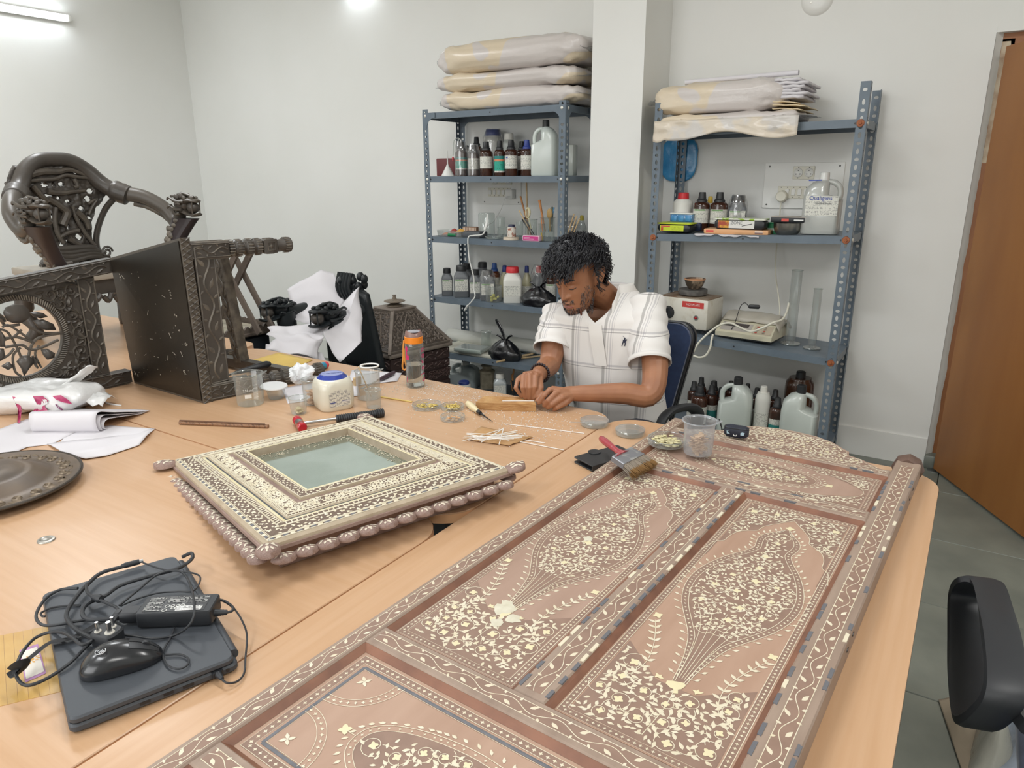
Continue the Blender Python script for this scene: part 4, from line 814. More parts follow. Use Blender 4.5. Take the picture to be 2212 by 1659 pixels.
slope(-.44,.10,.18,.86,mat('grey_panel','B3ADA6',.5),'display_panel');slope(-.42,.04,.52,.82,mat('dark_display','56504E',.2),'display',.0018);slope(.14,.46,.12,.86,mat('beige_keypad','C0B49F',.5),'keypad')
for k in range(8):
 for_=MB();x,v=.20+.06*(k%2)*2.2,.22+.16*(k//2);for_.lathe([(0,.003),(.006,.003),(.007,0)],12,(x*w_,-.002+.077*v,.036+.049*v+.002));for_.build('key',mat('grey_key','8F877D',.5)if k%3 else M_REDL,t)
cv=MB();cv.grid(lambda u,v:((u-.5)*w_*1.10,.07+.2*v,.09+.045*math.sin(PI*min(1,v*1.3))*(1-.3*abs(u-.5))+.012*nz3((u*6,v*5,2))-.05*max(0,abs(u-.5)-.42)*10),26,12);solid(cv.build('dust_cover',mat('clear_dusty_cover','C9C3B6',.3,alpha=.75,bump=.5,bscale=25,bdist=.006),t),.0008,0)
ad=thing('black_adapter','small black power adapter on the balance cover','adapter',W[t]@TR(-.01,.16,.150,.3));MB().rbox((0,0,.010),(.062,.03,.02),.006,2).build('body',M_DARK,ad);m=MB();m.tube(bez([(-.03,0,.012),(-.05,-.01,.03),(-.07,-.03,.01),(-.085,-.09,-.06),(-.1,-.12,-.10)],8),.002,6);m.build('cord',M_DARK,ad)
def cyl(label,px,top,pb,wpx,y,base_px):
 z0=rz(2,ony(px,pb,y).x)+.002;x,y,z,R,H=place(px,top,wpx,y,z0);rb=base_px*pxm((x,y,z))/2
 t=thing('measuring_cylinder',label,'cylinder',(x,y,z),'glass measuring cylinders');MB().lathe([(0,.004),(rb,.002),(rb,.006),(rb*.5,.012),(R*.8,.018),(R,.03),(R,H-.004),(R*1.1,H)],28,cap=False).build('wall',M_CLEARP,t)
 MB().tube([(R*1.08*math.cos(a),R*1.08*math.sin(a),H)for a in[2*PI*i/28 for i in range(28)]],.0016,6,True).build('rim',M_CLEAR,t);MB().tube([(rb*math.cos(a),rb*math.sin(a),.004)for a in[2*PI*i/28 for i in range(28)]],.003,6,True).build('foot_ring',M_CLEAR,t)
cyl('taller clear measuring cylinder on the low board',1723,584,728,22,3.93,40);cyl('shorter clear measuring cylinder beside the post',1768,624,735,17,3.90,34)
wc=thing('power_cable','thick white mains cable looping over the low board of the right rack','cable',tuple(ony(1560,716,3.75)));q0=Vector(W[wc].translation)
pts=[ony(*q)for q in((1704,655,3.92),(1700,672,3.88),(1690,690,3.80),(1670,697,3.76),(1648,708,3.745),(1622,716,3.745),(1600,708,3.745),(1578,698,3.745),(1555,702,3.74),(1530,720,3.725),(1508,742,3.715),(1498,760,3.71))]
m=MB();m.tube(bez([p-q0 for p in pts],7),.0058,10);m.build('cord',M_IVORY,wc)
pts=[ony(*q)for q in((1540,722,3.735),(1537,735,3.722),(1534,752,3.715),(1524,768,3.712),(1510,772,3.712),(1498,768,3.712))];m=MB();m.tube(bez([p-q0 for p in pts],7),.0058,10);m.build('cord',M_IVORY,wc)
# ------------------------------------------------------------------ things on the tables
def tp(px,py,z=ZT):return onz(px,py,z)
def tall(px,pytop,p):return zat(px,pytop,p)-p[2]
def vessel(name,label,px,pb,ptop,wpx,cat,z=ZT,m=None,taper=.92,lip=1.05,spout=False,group=None,thick=.0016):
 p=tp(px,pb,z);R=wpx*pxm(p)/2;H=tall(px,ptop,p);t=thing(name,label,cat,TR(*p,faceto(p.x,p.y)),group)
 m=m or M_CLEARP
 MB().lathe([(0,.0012),(R*taper*.96,.0012),(R*taper,.005),(R,H-.004),(R*lip,H)],40,cap=False).build('wall',m,t)
 pts=[]
 for i in range(40):
  a=2*PI*i/40;k=1+(.28*max(0,1-abs(((a-(-.2)+PI)%(2*PI))-PI)/.32)if spout else 0);pts.append((R*lip*k*math.cos(a),R*lip*k*math.sin(a),H+.003*(k-1)*8))
 MB().tube(pts,thick,6,True).build('rim',m,t)
 return t,R,H
def pieces(o,n,R,z0,z1,L,mt,seed=0,name='strip',w_=.006,th=.0008,flatness=.3):
 r=random.Random(seed)
 for k in range(n):
  a=r.uniform(0,2*PI);q=max(.001,R-L*.42)*math.sqrt(r.random());z=z0+(z1-z0)*k/n
  m=MB();m.box((0,0,0),(L*r.uniform(.6,1),w_*r.uniform(.6,1.2),th));me=m.mesh(name,mt,None)
  link_mesh(name,me,o,TR(q*math.cos(a),q*math.sin(a),z,r.uniform(0,PI),r.uniform(-flatness,flatness),r.uniform(-flatness,flatness)))
M_MAYO=mat('cream_jar_plastic','D8D4C4',.3,coat=.3);M_BLUEL=mat('royal_blue_lid','2F419A',.22,coat=.4)
p=tp(722,878);R=76*pxm(p)/2;H=tall(722,806,p);t=thing('food_jar','big cream plastic jar with a royal blue lid and a printed back label','jar',TR(*p,faceto(p.x,p.y)+.35));n=7
rg=lambda k,z,rr:[(q[0],q[1],z)for q in rrect(2*R*k,2*R*k,R*k*rr,n)]
MB().loft([rg(.90,0,.6),rg(.97,.006,.6),rg(1,.03*1,.55),rg(1,H*.62,.55),rg(.98,H*.74,.62),rg(.95,H*.84,.8),rg(.90,H*.89,.999),rg(.86,H*.90,.999)]).build('body',M_MAYO,t)
MB().lathe([(R*.84,H*.88),(R*.86,H*.885),(R*.84,H*.90),(R*.66,H*.985),(R*.64,H),(R*.60,H),(0,H-.001)],40,cap=False).build('lid',M_BLUEL,t)
MB().lathe([(0,H+.0004),(R*.585,H+.0004)],40,cap=False).build('lid_top',mat('pale_blue_lid_top','8C96C4',.35),t);text('The Real Mayonnaise',.0075,TR(0,0,H+.0008,-.3),mat('dark_blue_ink','2B3877',.5),t)
lb=MB();lb.add([(-R*.62,-R*1.004,H*.14),(R*.62,-R*1.004,H*.14),(R*.62,-R*1.004,H*.52),(R*.4,-R*1.004,H*.60),(0,-R*1.004,H*.63),(-R*.4,-R*1.004,H*.60),(-R*.62,-R*1.004,H*.52)],[tuple(range(7))]);lb.build('printed_label',printed('jar_print','DAD6C8','6C6A70',220,.46),t)
decal(t,-R*.58,-R*.28,H*.26,H*.29,-R*1.008,mat('navy_ink','3A4584',.5),'printed_bar');decal(t,R*.1,R*.55,H*.25,H*.30,-R*1.008,printed('jar_barcode','D3D0CC','4A4E80',60,.35),'barcode')
t,R,H=vessel('beaker','glass beaker with white scale print beside the tipped chair\'s legs',542,872,806,60,'beaker',m=M_CLEAR,spout=True)
decal(t,-R*.35,R*.1,H*.3,H*.42,-R*.97,thin('white_print','F0F0EC',.75,.02,.4),'scale_print');text('250 ml',.012,TR(-R*.1,-R*.985,H*.55,0,PI/2),MATS['white_print'],t)
for k in range(5):decal(t,R*.25,R*.55,H*(.30+.1*k),H*(.31+.1*k),-R*.86,MATS['white_print'],'scale_mark')
t,R,H=vessel('plastic_cup','clear plastic cup with a white lid resting askew on it',597,860,836,40,'cup',taper=.8);ld=thing('cup_lid','round white lid lying askew on the clear plastic cup','lid',W[t]@TR(-.004,.004,H+.004,0,.05,.05));MB().lathe([(0,.002),(R*1.38,.002),(R*1.42,0),(R*1.42,-.002),(R*1.3,-.0005),(0,0)],40).build('disc',thin('milky_lid','EEEFF0',.75,.05,.2),ld)
t,R,H=vessel('plastic_cup','small clear cup with cream chips at the bottom, behind the hammer head',646,893,858,38,'cup',taper=.84);pieces(t,26,R*.6,.004,H*.35,.016,mat('cream_chip','D9C9A0',.6),3,'chip',.010,.002)
t,R,H=vessel('beaker','clear beaker full of peach-coloured pieces behind the cream jar',678,872,818,44,'beaker');pieces(t,46,R*.7,.004,H*.6,.03,mat('peach_chip','D9B08E',.6),4,'chip',.014,.002)
t,R,H=vessel('beaker','large clear beaker with a thin stick standing in it',797,860,800,52,'beaker',spout=True);sk=thing('thin_stick','thin pale stick standing in the large clear beaker','stick',W[t]@Matrix.Translation((R*.2,0,.005)));MB().tube([(0,0,0),(-R*.9,.0,H*1.12)],.002,6).build('shaft',mat('pale_stick','D8BC94',.5),sk)
rb=thing('white_ring','white plastic ring lying across the large clear beaker\'s rim','ring',W[t]@TR(R*.2,R*.95,H+.006,0,.2));MB().tube([(R*.75*math.cos(a),R*.4*math.sin(a),0)for a in[2*PI*i/24 for i in range(24)]],.003,8,True).build('ring',M_WHITEP,rb)
vessel('beaker','small clear beaker in front of the large beaker with the stick',808,880,842,33,'beaker')
# water bottle
p=tp(898,834);R=40*pxm(p)/2;H=tall(898,712,p);t=thing('water_bottle','clear water bottle with an orange lid and magenta lettering','bottle',TR(*p,faceto(p.x,p.y)))
MB().lathe([(0,.006),(R*.8,.004),(R*.96,0),(R,.008),(R,H*.70),(R*.97,H*.77),(R*.92,H*.79)],40,cap=False).build('body',M_CLEAR,t)
m=MB();m.lathe([(0,.008),(R*.95,.008),(R*.96,H*.40),(0,H*.40)],40);wm=bpy.data.materials.new('water');wm.use_nodes=True;bs=wm.node_tree.nodes['Principled BSDF'];bs.inputs['Transmission Weight'].default_value=1;bs.inputs['Roughness'].default_value=0;bs.inputs['IOR'].default_value=1.33;m.build('water',wm,t)
MB().lathe([(R*.95,H*.775),(R*.98,H*.78),(R*.98,H*.885),(R*.9,H*.895),(0,H*.895)],40,cap=False).build('lid',mat('orange_plastic2','EE8A22',.35),t)
m=MB();m.grid(lambda u,v:(R*.94*math.cos(2*PI*u)*(1-.18*v*v),R*.94*math.sin(2*PI*u)*(1-.18*v*v),H*.89+(H*.11)*v*(.62+.38*math.cos(2*PI*u-.2)**2)),32,6,True);m.build('flip_top',mat('smoky_lid','8A6E66',.25),t);MB().lathe([(0,H*.985),(R*.76,H*.972)],32,cap=False).build('flip_top_disc',mat('grey_lid_top','9A9AA0',.4),t)
m=MB();q=-R*1.02;m.tube(bez([(q,0,H*.82),(q-.003,0,H*.72),(q-.006,0,H*.5),(q-.010,0,H*.36),(q-.004,0,H*.30),(q+.004,0,H*.34),(q-.001,0,H*.5),(q-.001,0,H*.68)],8),.0032,8);m.build('wrist_strap',mat('orange_strap','E59A45',.5),t)
decal_m=mat('magenta_ink','D2316F',.4)
for i,ch in enumerate('claron'):
 a=.98;M=Matrix.Rotation(a,4,'Z')@TR(0,-R*1.012,H*(.14+.105*i))@Matrix.Rotation(PI/2,4,'X')@Matrix.Rotation(PI/2,4,'Z');text(ch,.034,M,decal_m,t,depth=.0002)
for z0,z1,hw_,of in((.52,.74,.10,0),(.5,.58,.22,.1),(.66,.72,.2,0),(.1,.2,.05,-.05)):m=MB();m.at(Matrix.Rotation(-.95,4,'Z'),lambda:patch(m,R,H*z0,H*z1,hw_,of,5,1.012));m.build('magenta_print',decal_m,t)
# tools
def world_thing(name,label,cat,p,group=None):return thing(name,label,cat,tuple(p),group)
t=world_thing('cotton_wool','lump of white cotton wool by the carved leg of the tipped chair','cotton',tp(652,826));m=MB();m.grid(lambda u,v:(lambda d:d*(.045*(1+.35*nz3(d,2.2)+.12*nz3(d,7)))+Vector((0,0,.034)))(Vector((math.cos(2*PI*u)*math.sin(PI*v),math.sin(2*PI*u)*math.sin(PI*v),math.cos(PI*v)*.85))),40,24,True);m.build('wool',mat('cotton','E8EAEC',.9,bump=.8,bscale=120,bdist=.003),t)
a,b=tp(676,800,ZT+.014),tp(706,787,ZT+.014);t=world_thing('chisel','chisel with a blue and red handle behind the cotton wool','chisel',a);d=b-a
MB().tube([(0,0,0),d*.12,d*.5,d*.82,d*.95],[.009,.013,.0145,.014,.011],16).build('handle',mat('turquoise_grip','3289A8',.4),t);m=MB();m.tube([d*.80,d*.97,d*1.04],[.0142,.0135,.006],16);m.build('end_grip',mat('coral_grip','D84858',.4),t);MB().tube([d*-.08,d*.16],[.008,.0132],16).build('ferrule_grip',MATS['coral_grip'],t);MB().bar(d*-.05,d*-1.3,.012,.003).build('blade',MATS['steel'],t)
a,b=tp(506,806,ZT+.05),tp(584,785,ZT+.062);t=world_thing('chisel','black-handled chisel lying across the lower leg of the tipped chair','chisel',a);d=b-a
MB().tube([(0,0,0),d*.2,d*.6,d*.9,d],[.006,.009,.013,.014,.008],14).build('handle',M_DARK,t);MB().bar(d*.02,d*-.42,.014,.004).build('blade',MATS['steel'],t)
def sheet(name,label,pts,mt,z=ZT+.0008,curl=.004,cat='paper',group=None,n=8):
 P=[tp(*q,z)for q in pts];o=P[0];t=thing(name,label,cat,tuple(o),group)
 m=MB();m.grid(lambda u,v:(P[0]*(1-u)*(1-v)+P[1]*u*(1-v)+P[2]*u*v+P[3]*(1-u)*v)-o+Vector((0,0,curl*(.5+.5*nz3((u*3+o.x*9,v*3,1)))*(1 if 0<u<1 else .5))),n,n);s_=m.build('sheet',mt,t);solid(s_,.0004,1);return t,P
sheet('yellow_envelope','yellow handwritten paper lying behind the tipped chair\'s leg',((532,782),(602,762),(676,778),(622,802)),mat('yellow_paper','D8B860',.6,col2='CFAE57',scale=12),curl=.003)
sheet('paper_sheet','white paper under the clear cups and the cream jar',((608,838),(690,826),(700,862),(622,872)),M_PAPER,curl=.002)
sheet('paper_sheet','white paper under the large beaker with the dark knife handle on it',((760,800),(868,806),(858,824),(748,836)),M_PAPER,ZT+.001,curl=.004)
sheet('paper_sheet','white folded paper between the cream jar and the large beaker',((700,840),(772,832),(778,855),(702,862)),M_PAPER,ZT+.0016,curl=.002)
a,b=tp(816,822,ZT+.012),tp(852,804,ZT+.012);t=world_thing('penknife','dark purple knife handle lying on the white paper','knife',a);d=b-a;MB().tube([(0,0,0),d*.25,d*.75,d],[.004,.008,.009,.006],12).build('handle',mat('dark_purple','43303A',.4),t);MB().bar(d*.05,d*-.9,.010,.002).build('blade',MATS['steel'],t)
a,b=tp(754,824,ZT+.012),tp(772,826,ZT+.012);t=world_thing('wood_clamp','small wooden block with a wedge by the large beaker','block',b);MB().rbox((0,0,.004),(.012,.035,.034),.002,1).build('block',M_PALEW,t);MB().loft([[(0,-.01,-.008),(0,.01,-.008),(0,.01,.012),(0,-.01,.012)],[(-.045,-.003,-.009),(-.045,.003,-.009),(-.045,.003,-.004),(-.045,-.003,-.004)]]).build('wedge',M_BAMB,t)
def rod(label,a,b,r,mt,cat='stick',name='thin_rod',group=None,z=ZT,sag=0,z2=None):
 A_,B_=tp(*a,z+r),tp(*b,(z if z2 is None else z2)+r);t=thing(name,label,cat,tuple(A_),group);d=B_-A_;m=MB();m.tube([d*(k/8)+Vector((0,0,0))for k in range(9)],r,8);m.build('shaft',mt,t);return t
rod('pale flat stick lying left of the petri dishes',(822,857),(890,868),.0028,mat('straw','CDB36A',.5))
M_WROD=mat('white_rod','E9E9E6',.45)
t=rod('brown burnt wooden strip left of the hammer',(388,913),(580,921),.006,mat('burnt_wood','8E6A4E',.6,col2='4A3328',scale=30,stretch=(2,14,2),contrast=(.5,.7)),name='wood_strip');
a,b=tp(388,908,ZT+.014),tp(572,916,ZT+.014);q=thing('wood_strip','second thin dark strip lying on the burnt wooden strip','stick',tuple(a));MB().bar((0,0,0),b-a,.004,.003).build('strip',mat('burnt_wood2','6E5140',.6),q)
# hammer
a,b,c=tp(640,905,ZT+.014),tp(655,926,ZT+.014),tp(830,891,ZT+.014);hc=(a+b)/2;t=world_thing('mallet','small mallet with a red-tipped head, steel shaft and black ribbed grip','hammer',hc)
hd=(b-a).normalized();L=(b-a).length;sh=(c-hc);dr=sh.normalized()
MB().tube([hd*-.018,hd*.018],[.0125,.0125],18).build('head',MATS['steel'],t)
for s_ in(-1,1):m=MB();m.tube([hd*s_*.0165,hd*s_*.02,hd*s_*.040,hd*s_*.044],[.0128,.0148,.0148,.011],18);m.build('red_face',mat('translucent_red','B2202E',.25,coat=.5),t)
MB().tube([(0,0,0),sh*.6],[.0052,.0052],12).build('shaft',MATS['steel'],t)
gp=[sh*(.42+.58*k/44)for k in range(45)];MB().tube(gp,[.0115+(.0022 if k%2 else 0)+.002*(k>36)for k in range(44)]+[.009],14).build('grip',M_DARKS,t)
# petri dishes
def petri(label,px,py,wpx,lid=False,fill=None,z=ZT,group='petri dishes',seed=0,hk=1.0,n=40,w_=.005,L=.02):
 p=tp(px,py,z);R=wpx*pxm(p)/2;h=.013*hk;t=thing('petri_dish',label,'petri dish',tuple(p),group)
 MB().lathe([(0,.001),(R*.98,.001),(R,.003),(R,h)],44,cap=False).build('dish',M_CLEARP,t);MB().tube([(R*math.cos(k),R*math.sin(k),h)for k in[2*PI*i/44 for i in range(44)]],.0012,6,True).build('rim',M_CLEARP,t)
 if lid:MB().lathe([(R*1.05,.004),(R*1.05,h+.0035),(R*1.03,h+.0045),(0,h+.0045)],44,cap=False).build('lid',M_CLEARP,t);MB().tube([(R*1.05*math.cos(k),R*1.05*math.sin(k),h+.004)for k in[2*PI*i/44 for i in range(44)]],.0012,6,True).build('lid_rim',M_CLEARP,t)
 if fill:pieces(t,n,R*.85,.003,h*.75,L,fill,seed,'flake',w_,.001,.2)
 return t
M_YF=mat('yellow_flake','D5BC6A',.5);M_CF=mat('cream_flake','DCD2A6',.55)
petri('petri dish with yellow chips, left of three by the awl',922,880,62,fill=M_YF,seed=1);tk=petri('petri dish full of golden strips beside the awl handle',978,883,50,fill=M_YF,seed=2,n=60);petri('petri dish with few orange bits, nearest of three by the awl',978,906,52,fill=mat('orange_flake','DDB184',.5),seed=3,n=14)
petri('covered petri dish at the rounded table corner with a needle on it',1284,918,58,lid=True);petri('covered empty petri dish near the black phone wallet',1361,938,60,lid=True)
rod('thin steel needle resting on the covered petri dish',(1233,912),(1312,914),.0008,MATS['steel'],'needle','needle',z=ZT+.0185)
a,b,c=tp(1011,872,ZT+.011),tp(1033,889,ZT+.010),tp(1064,911,ZT+.004);t=world_thing('awl','awl with a pale wooden handle and a dark steel point','awl',a);d=b-a;MB().tube([d*-.05,(0,0,0),d*.4,d*.8,d],[.005,.0105,.0125,.009,.007],14).build('handle',mat('cream_handle','DCCDA6',.4,coat=.3),t);MB().tube([d*.98,d*1.22],[.0072,.0062],12).build('ferrule',M_BLACKMET,t);MB().tube([d*1.2,c-a],[.0035,.0008],8).build('point',M_BLACKMET,t)
# wood block under the man's hands
A_,B_,C_,D_=[tp(*q,ZT+.026)for q in((1028,869),(1158,874),(1150,858),(1045,856))];o=A_;t=thing('wood_block','rough pale wooden block under the man\'s hands','block',(o.x,o.y,ZT+.0006));Q=[x-Vector((o.x,o.y,ZT+.026))for x in(A_,B_,C_,D_)]
m=MB();m.loft([[(x.x,x.y,z)for x in Q]for z in(0,.008,.018,.0255)]);b_=m.build('block',mat('split_pine','C39A66',.6,col2='A87844',scale=8,stretch=(3,3,30),bump=.6,bscale=30,bdist=.006),t)
rod('white bone rod lying along the wooden block',(1085,866),(1154,866),.0016,M_WROD,'rod',z=ZT+.026,group='white bone rods')
# card with the white rods
t,P=sheet('kraft_card','worn brown card under the heap of white rods',((1003,950),(1040,922),(1152,945),(1100,964)),mat('kraft_card','BD976B',.7,col2='B08757',scale=14),ZT+.001,.006)
r_=random.Random(5)
for k,(x0,y0,x1,y1)in enumerate(((998,953,1085,927),(1003,942,1110,948),(1008,936,1140,942),(1012,951,1118,930),(1020,950,1115,934),(1000,946,1128,944),(1035,953,1128,937),(1078,960,1088,924),(1040,955,1088,925),(1008,938,1100,951),(1022,944,1132,941),(1030,949,1122,946))):
 rod('white bone rod in the heap on the brown card',(x0,y0),(x1,y1),.0013,M_WROD,'rod','bone_rod','white bone rods on the card',ZT+.006+.0016*k)
rod('long white bone rod reaching from the heap towards the seam',(1090,948),(1218,972),.0013,M_WROD,'rod','bone_rod',None,ZT+.001)
rod('second long white bone rod beside the heap',(1090,944),(1178,957),.0013,M_WROD,'rod','bone_rod',None,ZT+.001)
rod('long white bone rod lying alone between the heap and the man',(1094,916),(1262,936),.0013,M_WROD,'rod','bone_rod',None,ZT+.001)
# white shavings: nobody could count them
m=MB();r_=random.Random(11)
for k in range(1500):
 if k<700:px,py=r_.gauss(1010,75),r_.gauss(862,22)
 elif k<1150:px,py=r_.gauss(1150,70),r_.gauss(915,22)
 else:px,py=r_.gauss(930,60),r_.gauss(838,10)
 q=tp(px,py,ZT+.0009)
 if q.y>2.03 or q.x>-.92 or q.x<-1.9:continue
 s_=r_.uniform(.0008,.0026);m.box(q,(s_*r_.uniform(1,2.2),s_,.0008),Matrix.Rotation(r_.uniform(0,PI),3,'Z'))
tag(m.build('shavings',M_WROD,None,angle=None),'scattered white bone shavings on the table around the man\'s hands','shavings',kind='stuff')
# --- on and beside the inlaid panel
ZP=.795
a,b,c,d=[tp(*q,ZT+.012)for q in((1240,990),(1266,1008),(1352,984),(1305,963))];o=(a+b+c+d)/4
M_WAL=mat('black_leather','2C2D2F',.5,bump=.25,bscale=300,bdist=.0006)
ex=(c-b);ex.z=0;ex.normalize();wl,dl=.158,.082;cen=tp(1308,987,ZT+.012);t=thing('phone_wallet','black leather phone wallet with a rounded clasp beside the panel','phone case',TR(cen.x,cen.y,ZT,math.atan2(ex.y,ex.x)))
MB().rbox((0,0,.002),(wl,dl,.003),.006,3).build('back_cover',M_WAL,t);MB().rbox((0,0,.0155),(wl,dl,.004),.006,3).build('front_cover',M_WAL,t);MB().rbox((.004,0,.0088),(wl-.016,dl-.012,.011),.006,2).build('phone',M_DARK,t);MB().rbox((0,-dl/2+.0022,.0088),(wl,.004,.0165),.0015,2).build('spine',M_WAL,t);MB().rbox((-.012,dl/2-.008,.0188),(.034,.034,.0025),.014,5).build('clasp',M_WAL,t)
# wide paint brush
a,b,c,d=tp(1296,945,.812),tp(1338,978,.826),tp(1361,984,.822),tp(1388,1008,.808);t=world_thing('paint_brush','wide paint brush with a red handle and worn tan bristles lying on the phone wallet','brush',b)
ax=(d-b).normalized();sd=Vector((ax.y,-ax.x,0)).normalized()*-1;nn=ax.cross(sd).normalized();nn=nn if nn.z>0 else-nn
if sd.x<0:sd=-sd
hv=(b-a);ws=[(0,.006,.005),(.08,.0105,.008),(.3,.012,.009),(.6,.009,.008),(.85,.008,.007),(1.0,.013,.008),(1.12,.034,.0075)]
hdir=hv.normalized();m=MB();m.loft([[a-b+hv*k+sd*(x*w_)+nn*(y*h_)for x,y in[(math.cos(q),math.sin(q))for q in[2*PI*i/14 for i in range(14)]]]for k,w_,h_ in ws]);m.build('handle',mat('worn_red_lacquer','A43340',.3,col2='B98A86',scale=60,contrast=(.6,.72),coat=.3),t)
wd=.094;fe=b-b+hv*.06
def slab(o0,o1,w0,w1,h0,h1,n=12):
 m=MB();rings=[]
 for o_,w_,h_ in((o0,w0,h0),(o1,w1,h1)):
  rings.append([o_+sd*(x*w_/2)+nn*(y*h_/2)for x,y in rrect(2,2,.25,3)])
 return m.loft(rings)
slab(ax*.006,ax*.046,wd*.92,wd,.017,.018).build('ferrule',mat('paint_smeared_steel','8D8E93',.4,col2='C5C3BF',scale=30,contrast=(.55,.7),metal=.5),t)
m=MB();r_=random.Random(3)
for k in range(900):
 u,v=r_.uniform(-.5,.5),r_.uniform(-.5,.5);L=.042*r_.uniform(.82,1.06);p0=ax*.044+sd*(u*wd*.97)+nn*(v*.015);p1=p0+ax*L+sd*(u*.012+r_.gauss(0,.002))-nn*(.008*r_.random());m.mi=0
 pm_=p0+(p1-p0)*.62;m.tube([p0,pm_],[.0007,.0007],3,cap=False);m.mi=1;m.tube([pm_,p1],[.0007,.0003],3,cap=False)
m.build('bristles',[mat('grey_bristle','9A8E80',.8),mat('tan_bristle','8F6B3E',.8)],t,angle=None)
petri('open petri dish heaped with pale yellow chips on the corner of the panel',1440,958,80,fill=M_CF,z=ZP,hk=1.25,n=90,seed=9,w_=.012,L=.014,group=None)
t,R,H=vessel('beaker','milky beaker half full of peach strips standing on the panel',1507,978,908,66,'beaker',z=ZP,m=thin('milky_beaker','E3E6EA',.2,.05,.2),spout=True,lip=1.10,thick=.0022);pieces(t,90,R*.62,.004,H*.52,.045,mat('peach_strip','DDB78E',.55),8,'strip',.010,.0012,.5)
p=tp(1590,942,ZP);t=thing('earbud_case','small dark navy earbud case with a white face on the panel','case',TR(*p,faceto(p.x,p.y)-.15));m=MB();R=52*pxm(p)/2
M_NAVYC=mat('navy_rubber','262A38',.5);m.rbox((0,0,.0145),(2*R,.032,.029),.0135,6,.006);m.build('case',M_NAVYC,t);MB().rbox((0,0,.026),(2*R*1.002,.0322,.0012),.0135,6,.0002).build('lid_seam',M_DARK,t)
for s_ in(-1,1):m=MB();m.at(TR(s_*R*.55,-.0163,.0145,0,PI/2),lambda:m.prism([(-.005,-.0045),(.004,-.0045),(.006*s_,.003),(0,.0045),(-.005,.002)],-.0003,.0006));m.build('eye_print',mat('pale_blue_print','BBD6E4',.5),t)
m=MB();m.at(TR(-R*.02,-.0164,.0085,0,PI/2),lambda:m.tube(bez([(-.004,.001,0),(-.003,-.002,0),(.003,-.002,0),(.004,.001,0)],4),.0013,6));m.build('mouth_print',M_WHITEP,t)
m=MB();m.tube(bez([(-R,0,.016),(-R-.006,0,.012),(-R-.008,0,.02),(-R-.012,0,.034),(-R-.016,0,.042),(-R-.012,0,.03),(-R-.006,0,.014)],5),.0016,8);m.build('carabiner',M_BLACKMET,t)
# --- laptop and its tangle
LT=[tp(*q,ZT+.027)for q in((88,1280),(385,1200),(512,1420),(150,1558))];cen=(LT[0]+LT[1]+LT[2]+LT[3])/4;ex=(LT[3]-LT[0])+(LT[2]-LT[1]);ex.z=0;ex.normalize();lw,ld_=.395,.232
LM=TR(cen.x,cen.y,ZT+.0015,math.atan2(ex.y,ex.x));t=thing('laptop','closed dark grey laptop with a mouse and a charger lying on it','laptop',LM);M_LAP=mat('graphite_plastic','45494F',.48,bump=.03,bscale=400,bdist=.0003,spec=.4)
MB().rbox((0,0,.0075),(lw,ld_,.013),.012,4,.003).build('base',M_LAP,t);MB().rbox((0,-.002,.0205),(lw,ld_-.006,.0115),.013,4,.003).build('lid',M_LAP,t)
MB().tube([(-lw*.44,ld_/2-.002,.016),(lw*.44,ld_/2-.002,.016)],.0085,14).build('hinge',M_LAP,t)
for k,xx in enumerate((-.02,.012,.04)):m=MB();m.box((lw/2+.0002,xx,.0085),(.001,.014 if k<2 else .016,.005));m.build('port',M_DARK,t)
m=MB();m.tube([(lw/2-.001,ld_/2-.018,.0085),(lw/2+.0006,ld_/2-.018,.0085)],.003,10);m.build('audio_jack',M_DARK,t)
for sx in(-1,1):
 for sy in(-1,1):MB().lathe([(0,-.0012),(.008,-.0012),(.008,.001),(0,.001)],12,(sx*lw*.42,sy*ld_*.4,0)).build('rubber_foot',M_DARK,t)
ZL=ZT+.0285
def cz(X,Y,z):return tp(X*.27125,1160+Y*.27125,z)
# charger brick
a,b,c=cz(1180,480,ZL+.028),cz(1690,460,ZL+.028),cz(1130,620,ZL+.028);ex=(b-a);ex.z=0;ex.normalize();bl,bw_=.122,.052
cen=(cz(1180,480,ZL+.028)+cz(1690,460,ZL+.028)+cz(1130,620,ZL+.028)+cz(1680,592,ZL+.028))/4;BM=TR(cen.x,cen.y,ZL+.002,math.atan2(ex.y,ex.x));ad=thing('laptop_charger','black laptop charger brick with a white print label and a tangled cord','charger',BM)
MB().rbox((0,0,.0142),(bl,bw_,.027),.004,3,.002).build('brick',M_DARKS,ad);MB().add([(-bl*.42,-bw_*.42,.0281),(bl*.40,-bw_*.42,.0281),(bl*.40,bw_*.40,.0281),(-bl*.42,bw_*.40,.0281)],[(0,1,2,3)]).build('print_panel',M_DARK,ad)
def flatprint(name,paper,ink):
 m=printed(name,paper,ink,260,.46);sp_=[n for n in m.node_tree.nodes if n.type=='SEPXYZ'][0];mu=[n for n in m.node_tree.nodes if n.type=='MATH' and n.operation=='MULTIPLY' and n.inputs[0].is_linked and n.inputs[0].links[0].from_node==sp_][0];m.node_tree.links.new(sp_.outputs[1],mu.inputs[0]);return m
FP=flatprint('charger_print','26272A','C9C9C6')
for x0,x1,y0,y1 in((-.42,-.2,-.4,.38),(-.16,.12,.02,.38),(.14,.38,.02,.38)):MB().add([(bl*x0,bw_*y0,.0284),(bl*x1,bw_*y0,.0284),(bl*x1,bw_*y1,.0284),(bl*x0,bw_*y1,.0284)],[(0,1,2,3)]).build('fine_print',FP,ad)
